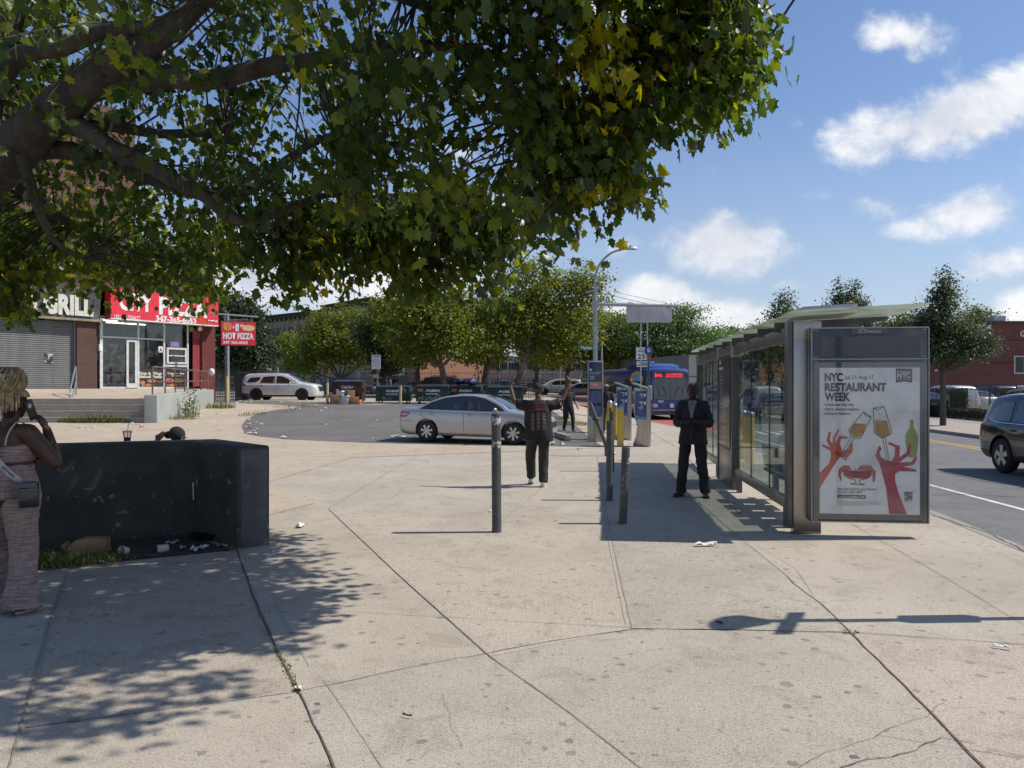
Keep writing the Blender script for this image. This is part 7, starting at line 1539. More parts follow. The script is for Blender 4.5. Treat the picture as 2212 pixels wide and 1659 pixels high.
# ================================================================== far buildings
BRN = mat('brown_stone', (.34, .215, .15), .9, col2=(.27, .165, .115), vs=.8); CREAM = mat('pale_ground_floor_paint', (.36, .35, .32), .85, col2=(.28, .27, .25), vs=.7); CORN = mat('black_cornice', (.025, .024, .026), .7); DG = mat('dark_window_glass', (.014, .016, .018), .3, coat=.15); STN = mat('light_stone_trim', (.36, .31, .25), .85)
def facade_building(label, A, B, zb, zt, floors, bays, wall, ground=None, cornice=.9, depth=12, arch=True, group='buildings beyond the trees', trim=STN, win=(.85, 1.7), name='tenement_building', parts=True, split=None):
    A, B = Vector((A[0], A[1], 0)), Vector((B[0], B[1], 0)); L = (B-A).length; u = (B-A).normalized(); n = Vector((u.y, -u.x, 0)); t = empty(name, label, 'building', A, 0, group); z0 = zb-2
    fh = (zt-zb-cornice)/floors
    fb = lambda mb, s0, s1, a, b, o0, o1: mb.prism([(s0, a), (s1, a), (s1, b), (s0, b)], (0, 0, 0), u, (0, 0, 1), n, o0, o1)
    fb(MB(), 0, L, zb+(fh if ground else -2), zt, -depth, 0).build('wall', wall, t)
    if ground: fb(MB(), 0, L, z0, zb+fh-.05, -depth, .03).build('ground_floor', ground, t)
    if cornice:
        c = MB(); fb(c, -.1, L+.1, zt-cornice*.55, zt-.12, -.3, .35); fb(c, -.15, L+.15, zt-.12, zt+.08, -.3, .65); [fb(c, k*1.1, k*1.1+.25, zt-cornice, zt-cornice*.55, 0, .3) for k in range(int(L/1.1))]; c.build('cornice', CORN, t)
    for f in range(floors):
        for k in range(bays):
            s = L*(k+.5)/bays+(.12 if k % 2 else -.12)*L/bays; w2, hh = win[0]/2, win[1]; zc = zb+fh*f+fh*.28; top = zc+hh; g_ = .03 if (f == 0 and ground) else 0
            tr = MB(); 
            if arch: tr.prism([(s-w2-.14, zc-.1), (s+w2+.14, zc-.1), (s+w2+.14, top-.1)]+[(s+(w2+.14)*math.cos(a), top-.1+(w2+.18)*math.sin(a)) for a in [math.pi*i/8 for i in range(1, 8)]]+[(s-w2-.14, top-.1)], (0, 0, 0), u, (0, 0, 1), n, g_-.01, g_+.07)
            else: fb(tr, s-w2-.12, s+w2+.12, zc-.15, top+.18, g_-.01, g_+.06)
            o = tr.build('window', trim, t); gl = MB()
            if arch: gl.prism([(s-w2, zc), (s+w2, zc), (s+w2, top-.1)]+[(s+w2*math.cos(a), top-.1+w2*math.sin(a)) for a in [math.pi*i/8 for i in range(1, 8)]]+[(s-w2, top-.1)], (0, 0, 0), u, (0, 0, 1), n, g_+.02, g_+.085)
            else: fb(gl, s-w2, s+w2, zc, top, g_+.02, g_+.075)
            gl.build('pane', DG, o)
    return t, u, n, L, fb
q = lambda x, Y: (((x-CX)/F)*Y, Y)
t, u, n, L, fb = facade_building('long brown tenement row with arched windows and a black cornice, left of the trees', q(563, 112), q(700, 102), 1.4, 12.1, 4, 9, BRN, CREAM)
for k in (2, 5):     # fire escapes
    fe = MB(); 
    for f in (1, 2, 3):
        s0 = L*k/9; zf = 1.4+2.45*f+.5; fb(fe, s0, s0+L/4.5, zf, zf+.08, 0, .9); [fb(fe, s0+i*.3, s0+i*.3+.04, zf, zf+.9, .86, .9) for i in range(int(L/4.5/.3)+1)]; fb(fe, s0, s0+L/4.5, zf+.86, zf+.92, .86, .92)
    fe.build('fire_escape', CORN, t)
t2 = facade_building('taller brown tenement with a heavy black cornice, right of the long row', q(702, 101.5), q(806, 92), 1.3, 12.6, 4, 7, BRN, CREAM)[0]
facade_building('orange-brown brick tenement between tree crowns, right of the black cornice', q(808, 92.5), q(905, 88), 1.3, 11, 4, 6, mat('orange_brick', (.24, .12, .07), .9, col2=(.2, .10, .06)), None, arch=False)
z_ = 12.1
def roofbox(label, x0, x1, Y, z0, z1, m, name='roof_hut', dep=4):
    a, b = q(x0, Y), q(x1, Y); t = empty(name, label, 'roof hut', (a[0], Y, z0), 0); MB().box(((b[0]-a[0])/2, dep/2, (z1-z0)/2), (b[0]-a[0], dep, z1-z0)).box(((b[0]-a[0])/2, dep/2, z1-z0+.08), (b[0]-a[0]+.3, dep+.3, .16)).build('wall', m, t); return t
roofbox('orange-red brick hut on the tenement roof', 732, 780, 108, 12.0, 13.5, mat('orange_render', (.42, .12, .06), .85)); roofbox('white hut on the tenement roof left of the orange one', 697, 718, 110, 12.0, 13.4, mat('white_render', (.6, .6, .58), .8))
an = empty('roof_antenna', 'thin television antenna above the orange roof hut', 'antenna', (q(762, 108)[0], 109, 13.4)); MB().tube([(0, 0, 0), (0, 0, 2.4)], .03, 5).tube([(-.9, 0, 2.2), (.9, 0, 2.2)], .02, 4).tube([(-.7, 0, 1.9), (.7, 0, 1.9)], .02, 4).build('rods', CORN, an)
# low pale shop row behind the fence
t = facade_building('low pale shop row with red band and glass doors behind the brown skip', q(812, 90), q(900, 90), 1.2, 5.2, 1, 5, mat('pale_render', (.45, .44, .42), .85), None, cornice=0, arch=False, win=(1.2, 2.2), name='shop_building')[0]
MB().box((4.8, -.1, 3.0), (9.6, .1, .35)).build('red_band', mat('faded_red', (.35, .08, .08), .7), t)
facade_building('tan low school building far behind the right-hand trunks', q(1000, 128), q(1350, 128), .9, 7.0, 2, 18, mat('tan_render', (.36, .27, .22), .85, col2=(.3, .23, .2)), None, cornice=0, arch=False, win=(1.6, 1.2), name='school_building')
facade_building('orange brick low building behind the middle trunks', q(870, 120), q(1005, 124), 1.0, 8.5, 2, 8, mat('orange_brick2', (.30, .16, .09), .85), None, cornice=0, arch=False, win=(1.4, 1.4), name='brick_building')
facade_building('grey concrete building far behind the bus', q(1352, 110), q(1720, 100), .6, 6.5, 2, 14, mat('grey_render', (.30, .29, .27), .85), None, cornice=0, arch=False, win=(1.2, 1.3), name='concrete_building')
facade_building('grey block wall building right behind the bus front', q(1488, 62), q(1740, 66), -.2, 4.4, 1, 2, mat('block_wall_grey', (.26, .26, .24), .9, col2=(.22, .22, .2), vs=2), None, cornice=0, arch=False, win=(1.0, 1.0), name='block_building')
facade_building('pale house glimpsed between the dense tree and the brown tenements', q(430, 118), q(562, 113), 1.4, 7.2, 3, 9, CREAM, None, cornice=.4, arch=False, name='terraced_house')
# right brick building
RB = brick_mat('deep_red_brick', (.165, .050, .040), (.125, .040, .034), (.13, .09, .08), scale=1.6)
def right_brick():
    Y = 56; a = Vector((q(1985, Y)[0], Y, 0)); t = empty('brick_building', 'red brick building with a narrow dark window behind the iron fence', 'building', a)
    X = lambda x: q(x, Y)[0]-a.x; Z = lambda y: CH+(HY-y)/F*Y
    MB().prism([(0, -.3), (24, -.3), (24, Z(697)), (X(2147), Z(697)), (X(2137), Z(708)), (X(2112), Z(722)), (0, Z(755))], (0, 0, 0), (1, 0, 0), (0, 0, 1), (0, 1, 0), 0, 16).build('wall', RB, t)
    tr = mat('white_trim', (.6, .6, .58), .6); MB().box(((X(2112)+X(2138))/2, -.08, (Z(722)+Z(706))/2+.1), (1.05, .2, .12), ry=-.53).build('verge', tr, t); MB().box((X(2137)+12, -.06, Z(697)+.05), (24, .3, .12)).build('coping', mat('dark_coping', (.06, .055, .055), .7), t)
    wx0, wx1, wz0, wz1 = X(2192), X(2210), Z(828), Z(777) if False else Z(771); wz0 = Z(805)
    MB().box(((wx0+wx1)/2, -.03, (wz0+wz1)/2), (wx1-wx0+.16, .1, wz1-wz0+.16)).build('window', tr, t); MB().box(((wx0+wx1)/2, -.07, (wz0+wz1)/2), (wx1-wx0, .06, wz1-wz0)).build('pane', DG, KIDS[t.name][-1])
    MB().box((12, -.02, Z(784)), (26, .06, .14)).build('brick_band', mat('band_brick', (.11, .04, .035), .9), t); MB().box((12, -.02, Z(735)), (26, .05, .07)).build('brick_band', MATS['band_brick'], t)
    text('GREEN', .42, tr, t, (X(2203), -.03, Z(727)), bold=.03); MB().box((X(2170), 1, Z(692)+.2), (.9, .9, .35)).build('roof_vent', GALV, t); MB().ell((X(2020), -.1, Z(799)), .12).build('camera', tr, t, smooth='all')
right_brick()
# ================================================================== fences
FB = mat('black_iron', (.015, .015, .016), .5)
def iron_fence(label, pts, h, gap, name='iron_fence', z=None, rail=(.12, -.1), m=FB, th=.02, post=2.4, group=None):
    a = pts[0]; t = empty(name, label, 'fence', (a[0], a[1], 0), 0, group); pk = MB(); rl = MB(); ps = []; acc = 0
    for p0, p1 in zip(pts, pts[1:]):
        L = math.dist(p0, p1); n_ = int(L/gap); d = ((p1[0]-p0[0])/L, (p1[1]-p0[1])/L); ang = math.atan2(d[1], d[0])
        for i in range(n_+1):
            x, y = p0[0]+d[0]*i*gap, p0[1]+d[1]*i*gap; zz = terr(x, y) if z is None else z; big = abs((acc+i*gap) % post) < gap*.6; w = th*2.6 if big else th
            (MB().box((x-a[0], y-a[1], zz+(h+.1)/2), (w, w, h+.1), rz=ang).build('post', m, t) if big and len(ps) < 60 and not ps.append(1) else pk.box((x-a[0], y-a[1], zz+h/2), (w, w, h), rz=ang))
        k = max(1, int(L/3)); 
        for i in range(k):
            for r_ in (rail[0], h+rail[1]):
                A_ = (p0[0]+d[0]*L*i/k, p0[1]+d[1]*L*i/k); B_ = (p0[0]+d[0]*L*(i+1)/k, p0[1]+d[1]*L*(i+1)/k); za = (terr(*A_) if z is None else z)+r_; zb2 = (terr(*B_) if z is None else z)+r_
                rl.tube([(A_[0]-a[0], A_[1]-a[1], za), (B_[0]-a[0], B_[1]-a[1], zb2)], th*1.0, 4)
        acc += L
    pk.build('pickets', m, t); rl.build('rails', m, t); return t
iron_fence('black iron railing along the far side of the car park, behind the skips', [(-24, 56), (-10, 55), (2.2, 54)], 1.5, .17); iron_fence('tall black iron railing beyond the far trunks', [(-40, 82), (5, 83)], 2.3, .24)
iron_fence('black iron fence beside the pizza sign pole, in front of the dense tree', [(-24.5, 52), (-17.2, 47.2), (-18.6, 56)], 1.9, .13); iron_fence('black iron fence along the far pavement right of the advert', [(21.2, 14), (22.9, 30), (24.6, 44), (25.6, 52), (26.8, 64)], 1.72, .135)
def chain_fence(label, pts, h, name='tall_court_fence'):
    a = pts[0]; t = empty(name, label, 'fence', (a[0], a[1], 0)); ps = 0; w = MB()
    for p0, p1 in zip(pts, pts[1:]):
        L = math.dist(p0, p1); n_ = max(1, int(L/2.6))
        for i in range(n_+1):
            x, y = p0[0]+(p1[0]-p0[0])*i/n_, p0[1]+(p1[1]-p0[1])*i/n_; zz = terr(x, y); MB().cyl((x-a[0], y-a[1], zz), (x-a[0], y-a[1], zz+h), .05, n=6).build('post', GALV, t)
        for k in range(5): w.tube([(p0[0]-a[0], p0[1]-a[1], terr(*p0)+h*k/4+.05), (p1[0]-a[0], p1[1]-a[1], terr(*p1)+h*k/4+.05)], .022, 4)
        for k in range(int(L/.35)): x, y = p0[0]+(p1[0]-p0[0])*k*.35/L, p0[1]+(p1[1]-p0[1])*k*.35/L; w.tube([(x-a[0], y-a[1], terr(x, y)), (x-a[0], y-a[1], terr(x, y)+h)], .009, 3, cap=False)
    w.build('mesh_wires', GALV, t); return t
chain_fence('tall steel court fence far behind the walking man and parked cars', [(-12, 96), (14, 98), (26, 96)], 5)
# ================================================================== skips and boxes
def skip(label, x, Y, w, h, col, rz=0, lidc=BLK, txt=None, tcol=WHITE, orange=False, group='rubbish skips at the edge of the car park', name='dumpster'):
    g = GY(x, Y); t = empty(name, label, 'dumpster', g, rz, group); m_ = mat('skip_'+str(col), col, .55, .2, col2=tuple(c*.7 for c in col), vs=2.5, dirt=(.09, .06, .04), ds=3, dth=(.6, .8)); D_ = 1.3; z0 = .14
    MB().prism([(0, z0), (D_, z0), (D_, h), (0, h-.12)], (-w/2, 0, 0), (0, 1, 0), (0, 0, 1), (1, 0, 0), 0, w).build('bin', m_, t, bevel=.02)
    rb = MB(); [rb.box((-w/2+w*(i+.5)/4, -.02, z0+(h-z0)*.45), (.05, .05, (h-z0)*.8)) for i in (0, 3)]; rb.box((0, -.03, h-.17), (w+.06, .06, .08)); rb.box((0, -.02, z0+.05), (w, .05, .06)); rb.build('ribs', m_, t)
    for s_ in (-1, 1): MB().box((s_*w/4, D_/2, h-.02), (w/2-.03, D_+.08, .05), rx=.09).build('lid', lidc, t, bevel=.012); MB().box((s_*(w/2+.06), .4, h*.62), (.12, .7, .14)).build('fork_pocket', m_, t)
    for sx in (-1, 1):
        for sy in (.15, D_-.15): MB().cyl((sx*(w/2-.15)-.03, sy, .07), (sx*(w/2-.15)+.03, sy, .07), .07, n=12).build('castor', BLK, t)
    if txt:
        z = h*.66
        for i, s in enumerate(txt): text(s, (.15, .08, .08, .08)[i], tcol, t, (-w*.20, -.056, z-i*.15), width=w*(.42, .36, .3, .34)[i], bold=.03)
    if orange: MB().box((-w*.36, -.056, h*.74), (w*.16, .01, h*.16)).build('orange_label', mat('orange_label', (.55, .14, .03), .6), t)
    return t
GRN = (.018, .05, .038)
skip('dark brown skip with white writing, boxes heaped in front of it', 750, 42.2, 1.62, 1.28, (.07, .022, .018), R(2), txt=('Call for', 'recycling', 'and waste', 'service'))
s1 = skip('green skip with scrawled white tag on its right side, next to the boxes', 848, 42.0, 1.85, .98, GRN, 0, txt=('Action', 'carting', '', '')[:2])
skip('green skip with orange label and large white graffiti behind the saloon boot', 934, 41.4, 1.8, 1.02, GRN, R(3), txt=('Action', 'carting'), orange=True); skip('green skip piled with blue tarpaulin bags behind the saloon roof', 1005, 42, 1.75, 1.0, GRN, R(-2), txt=('Action', 'carting'), orange=True)
skip('green skip farthest right, behind the saloon windscreen', 1092, 40.5, 1.9, 1.0, GRN, R(2), txt=('Action', 'carting')); skip('low dark skip standing behind the gap between the green ones', 1050, 48, 1.8, 1.0, (.03, .035, .04), 0)
def graffiti(x0, x1, y, hp, Y, label, n=9, seed=1):
    random.seed(seed); mb = MB(); a = P(x0, y, Y); b = P(x1, y, Y); k = (b.x-a.x)/n; h = hp/F*Y
    for i in range(n):
        X = i*k; pts = [(X+random.uniform(0, .3)*k, 0, random.uniform(0, .2)*h), (X+random.uniform(.3, .9)*k, 0, random.uniform(.7, 1.2)*h), (X+random.uniform(.5, 1.1)*k, 0, random.uniform(.1, .5)*h), (X+random.uniform(.0, .6)*k, 0, random.uniform(.3, .6)*h), (X+k, 0, random.uniform(.6, 1)*h)]
        mb.tube(pts, .014, 4, sq=.4)
    return mb, a
for (x0, x1, y, hp, Y, pr, sd) in ((902, 962, 868, 12, 41.27, 'dumpster.002', 3), (855, 878, 851, 12, 41.93, 'dumpster.001', 4), (825, 845, 866, 8, 41.93, 'dumpster.001', 5)):
    mb, a = graffiti(x0, x1, y, hp, Y, '', 9 if x1-x0 > 50 else 4, sd); par = bpy.data.objects[pr]; o = mb.build('graffiti', WHITE, None); o.data.transform(Matrix.Translation(a-par.location)); o.parent = par; KIDS.setdefault(pr, []).append(o)
tp = MB(); random.seed(6)
for k in range(9): tp.ell((random.uniform(-.7, .7), random.uniform(.2, .9), 1.08+random.uniform(0, .2)), (random.uniform(.25, .4), .3, random.uniform(.12, .2)))
o = merge(tp, 'rubbish_bags', mat('blue_tarpaulin', (.02, .03, .09), .35, col2=(.012, .015, .03), vs=4), None, .04, 2); o.location = GY(1005, 42); fold(o, .08, 3); tag(o, 'heap of dark blue rubbish bags on the green skip behind the saloon roof', 'rubbish bags')
CB = mat('cardboard', (.30, .18, .09), .85, col2=(.24, .14, .07), vs=3); CBW = mat('white_carton', (.55, .54, .50), .8)
def carton(x, Y, w, h, d, rz, m, label, flaps=True):
    g = GY(x, Y); t = empty('cardboard_box', label, 'cardboard box', g, rz, 'boxes heaped by the brown skip'); MB().box((0, 0, h/2), (w, d, h)).build('carton', m, t, bevel=.006)
    if flaps: MB().box((-w*.55, 0, h+.04), (w*.35, d*.9, .008), ry=-.6).box((w*.55, 0, h-.02), (w*.35, d*.9, .008), ry=.7).build('flaps', m, t)
    return t
carton(723, 41.2, .46, .52, .4, .1, CB, 'brown box nearest the left post of the brown skip'); carton(746, 41.0, .34, .46, .3, -.1, CBW, 'white carton in the middle of the box heap'); carton(767, 41.1, .40, .40, .35, .2, CB, 'open brown box with flaps at the right end of the heap'); carton(758, 41.6, .4, .75, .35, .3, CB, 'tall brown box behind the white carton'); carton(735, 41.5, .35, .7, .3, -.3, CBW, 'pale carton leaning behind the heap, beside the skip front'); carton(772, 41.3, .42, .24, .3, -.3, mat('orange_carton', (.42, .16, .05), .8), 'low orange and white box at the foot of the heap', False)
for i, (x, Y, h, lab) in enumerate(((747-3, 42.0, .0, ''),)): pass
YT = mat('faded_yellow_post', (.50, .38, .20), .7, dirt=(.2, .12, .08), ds=6)
for (x, Y, h, lab) in ((707, 41.3, 1.15, 'rusty yellow guard post left of the brown skip'), (861+4, 41.6, 1.0, 'yellow guard post at the right end of the tagged green skip'), (489, 44, .0, ''), (1280, 41, .0, '')):
    if h: t = post(GY(x, Y), GY(x, Y)+Vector((0, 0, h)), .075, lab, 'yellow guard posts by the skips', 'guard_post', YT)
t = post(GY(490, 44.5), GY(490, 44.5)+Vector((0, 0, 1.55)), .11, 'pale yellow guard post in front of the pizza sign pole', 'yellow guard posts by the skips', 'guard_post', YT)
# wheel stop by the saloon nose
ws = empty('wheel_stop', 'broken concrete wheel stop in front of the silver saloon', 'wheel stop', G(1207, 945), R(100)); MB().prism([(-.12, 0), (.12, 0), (.09, .16), (-.09, .16)], (0, 0, 0), (0, 1, 0), (0, 0, 1), (1, 0, 0), -1.3, 1.3).build('block', KST, ws, bevel=.02)
# ================================================================== poles and signs
def curve_lamp(label, x, Y, pole_top_y, arm, head_x, head_y, r=.11, base_y=None, mast=None):
    g = GY(x, Y); k = Y/F; t = empty('street_lamp', label, 'street lamp', g, 0); H1 = CH+(HY-pole_top_y)*k-g.z; hx = (head_x-x)*k; hz = CH+(HY-head_y)*k-g.z
    MB().tube([(0, 0, -.1), (0, 0, H1*.5), (0, 0, H1)], [r*1.3, r*1.05, r*.85], 12).build('pole', GALV, t, smooth=60)
    MB().tube(bez([(0, 0, H1-.2), (0, 0, H1+(hz-H1)*.28), (hx*.12, 0, H1+(hz-H1)*.62), (hx*.4, 0, H1+(hz-H1)*.90), (hx*.72, 0, hz)], 5), r*.48, 8).build('arm', GALV, t, smooth=60)
    w = abs(hx)*.33; h = MB(); h.loft([[Vector((hx*.68+(hx*.36)*u, y*wd, hz+.02+z*.07)) for y, z in ((-1, 0), (-.7, 1), (.7, 1), (1, 0), (.8, -.6), (-.8, -.6))] for u, wd in ((0, .06), (.1, .11), (.5, .13), (.85, .12), (1, .05))]); h.build('lamp_head', GALV, t, smooth=35)
    MB().ell((hx*.88, 0, hz+.13), (.05, .05, .06)).build('photocell', BLK, t, smooth='all'); return t
L1 = curve_lamp('tall curved steel street lamp behind the information panel, carrying the blank sign arm', 1286, 36, 622, 0, 1372, 538)
k_ = 36/F; zz = lambda y: CH+(HY-y)*k_-L1.location.z
MB().tube([(0, 0, zz(657)), (-1*0+(1465-1286)*k_, 0, zz(661))], [.10, .06], 10).build('mast_arm', GALV, L1, smooth=60)
MB().tube([(0, 0, zz(622)), ((1455-1286)*k_, 0, zz(658))], .013, 5).tube([(0, 0, zz(630)), ((1400-1286)*k_, 0, zz(657))], .013, 5).build('stay_wires', GALV, L1)
MB().tube([(-.45, 0, zz(632)), (.1, 0, zz(624))], .05, 8).box((0, 0, zz(657)), (.3, .3, .3)).box((0, 0, zz(700)), (.27, .27, .12)).build('clamps', GALV, L1)
bl = empty('blank_hanging_sign', 'large blank grey sign panel hanging under the lamp mast arm', 'sign', P(1402, 660, 36)); SG_ = mat('grey_sign_back', (.50, .50, .51), .6, .0, col2=(.42, .42, .43), vs=9, streak=True)
MB().box((0, 0, -.40), (98*k_, .04, .80)).build('panel', SG_, bl, bevel=.005); rb = MB(); [rb.box((-1.0+i*.105, -.025, -.42), (.012, .012, .7)) for i in range(20)]; rb.build('ribs', SG_, bl); MB().box((0, -.0, .02), (98*k_+.04, .10, .06)).build('top_rail', GALV, bl)
for s_ in (-1, 1): MB().cyl((s_*.8, 0, .0), (s_*.8, 0, .14), .03, n=8).build('hanger', GALV, bl)
curve_lamp('far street lamp arching left above the blank sign', 1398, 66, 678, 0, 1356, 656, r=.08); curve_lamp('street lamp arching right in front of the brown tenements', 651, 72, 755, 0, 686, 717, r=.11); curve_lamp('more distant street lamp arching left in front of the brown tenements', 600, 86, 765, 0, 576, 735, r=.12)
cp = empty('utility_pole', 'plain steel pole rising behind the hot pizza sign', 'pole', GY(491, 46)); MB().tube([(0, 0, -.1), (0, 0, CH+(838-677)/F*46-cp.location.z)], [.15, .11], 10).build('pole', GALV, cp, smooth=60); MB().tube([(0, 0, 4.9), (.9, 0, 4.95)], .05, 8).box((.95, 0, 4.97), (.5, .16, .08)).build('lamp_arm', GALV, cp)
def signpost(name, label, loc, h, r=.035, cat='sign', m=GALV, group=None, rz=0):
    t = empty(name, label, cat, loc, rz, group); MB().cyl((0, 0, -.05), (0, 0, h), r, n=10).build('pole', m, t, smooth=60); return t
def plate(t, x, z, w, h, m, name='sign_plate', y=-.05, txt=None, tm=BLACKP, bev=.0):
    o = MB().box((x, y, z), (w, .012, h)).build(name, m, t)
    for (s, tx, tz, th, tw) in txt or []: text(s, th, tm, o, (x+tx, y-.008, z+tz), width=tw, bold=.03)
    return o
BG_ = mat('sign_green_pole', (.03, .06, .05), .5); SB2 = mat('sign_blue', (.02, .06, .22), .4); LB = mat('route_plate_blue', (.06, .16, .34), .5)
def bus_stop(label, loc, rz=0):
    t = signpost('bus_stop_sign', label, loc, 3.15, .04, m=BG_, rz=rz)
    d = MB().lathe([(.001, -.012), (.20, -.012), (.20, 0), (.001, 0)], 28, c=(0, -.05, 3.27), axis='y', cap=False).build('round_plate', SB2, t); MB().prism([(.195*math.cos(a), .195*math.sin(a)) for a in [math.pi+.45+i*(math.pi-.9)/8 for i in range(9)]]+[(.05, -.33), (-.05, -.33)], (0, -.046, 3.25), (1, 0, 0), (0, 0, 1), (0, -1, 0), 0, .01).build('red_pointer', mat('sign_red2', (.55, .05, .03), .4), t)
    ic = MB(); ic.box((0, -.064, 3.30), (.12, .004, .13)); ic.box((-.035, -.064, 3.225), (.03, .004, .03)); ic.box((.035, -.064, 3.225), (.03, .004, .03)); ic.build('bus_symbol', WHITE, d); MB().box((0, -.067, 3.31), (.09, .004, .05)).build('symbol_window', SB2, d); text('BUS STOP', .022, WHITE, d, (-.06, -.066, 3.15), width=.12)
    plate(t, -.14, 2.76, .34, .15, LB, txt=[('B25', -.12, -.03, .07, .2)], tm=WHITE); plate(t, .15, 2.76, .24, .15, LB, y=-.065, txt=[('B46', -.09, -.03, .07, .18)], tm=WHITE); MB().box((.05, -.06, 1.45), (.17, .10, .62)).build('timetable_box', mat('grey_box', (.42, .42, .40), .6), t, bevel=.01); return t
t = bus_stop('round blue bus stop sign with red pointer on a green pole before the bus', GY(1401, 33)); 
# the pole that throws the round-sign shadow stands just outside the frame
bus_stop('bus stop sign casting the round-topped shadow on the right foreground', (4.28, 5.62, 0), R(62))
sp = signpost('speed_limit_sign', 'white speed limit sign on a thin pole left of the round bus stop sign', GY(1384, 36.5), 5.2, .035); plate(sp, .02, 3.30, .50, .60, WHITE, txt=[('CITY', -.12, .18, .07, .24), ('SPEED', -.17, .07, .08, .34), ('2', -.17, -.24, .22, .16), ('5', .02, -.24, .22, .16)]); plate(sp, .1, 2.80, .60, .28, WHITE, txt=[('PHOTO', -.2, .03, .08, .4), ('ENFORCED', -.26, -.09, .08, .52)])
mn = signpost('street_name_sign', 'green street name sign reading Marion beside the information panel', GY(1300, 41), 3.9, .05); plate(mn, -.62, 3.55, 1.25, .28, mat('sign_green', (.01, .14, .07), .4), txt=[('Marion', -.52, -.08, .17, .62), ('St', .2, -.08, .12, .16)], tm=WHITE)
ow = signpost('arrow_sign', 'black and white one-way arrow sign between bus and shelter', GY(1533, 44), 4.0, .04, m=FB); plate(ow, -.12, 3.75, .44, .22, BLACKP); ob = MB(); ob.prism([(-.18, 0), (-.06, .09), (-.06, .04), (.17, .04), (.17, -.04), (-.06, -.04), (-.06, -.09)], (-.12, -.058, 3.75), (1, 0, 0), (0, 0, 1), (0, -1, 0), 0, .004); ob.build('arrow', WHITE, ow)
wr_ = signpost('warning_sign', 'white rectangular warning sign with red heading on a dark pole behind the skips', GY(813, 46), 3.0, .05, m=mat('maroon_pole', (.06, .03, .03), .6)); wr_k = 46/F
plate(wr_, 0, CH+(838-782)*wr_k-wr_.location.z, .55, .86, WHITE, txt=[('WARNING', -.22, .30, .09, .44)]+[('private parking', -.2, .16-.1*k, .045, .36+.04*(k % 2)) for k in range(5)]); plate(wr_, 0, CH+(838-813)*wr_k-wr_.location.z, .32, .22, mat('pinkish_plate', (.5, .35, .33), .6))
for i, (x, Y, h, lab) in enumerate(((1532, 40, 0, ''),)): pass
# traffic signals seen small among the trees
def signal(label, x, Y, ytop):
    t = empty('traffic_signal', label, 'traffic light', GY(x, Y)); z = CH+(HY-ytop)/F*Y-t.location.z; MB().cyl((0, 0, 0), (0, 0, z), .06, n=8).build('pole', GALV, t); MB().box((0, -.1, z-.4), (.35, .25, 1.0)).build('signal_head', mat('signal_orange', (.35, .15, .03), .5), t, bevel=.03)
    for k in range(3): MB().ell((0, -.23, z-.08-k*.32), (.1, .03, .1)).build('lens', mat('signal_lens', (.2, .03, .02), .3), KIDS[t.name][1], smooth='all')
signal('traffic light in front of the pale house fronts, left of the brown skip', 708, 74, 787); signal('second traffic light by the yellow-green tree trunk', 816-0, 80, 800)
ac = empty('air_conditioner', 'white air-conditioning unit on the shop wall right of the warning sign', 'air conditioner', P(863, 800, 89.4)); MB().box((0, 0, 0), (1.5, .6, 1.3)).build('casing', WHITE, ac, bevel=.05); MB().lathe([(.001, 0), (.42, 0), (.45, -.02)], 16, c=(0, -.31, 0), axis='y', cap=False).build('fan_grille', GALV, ac)
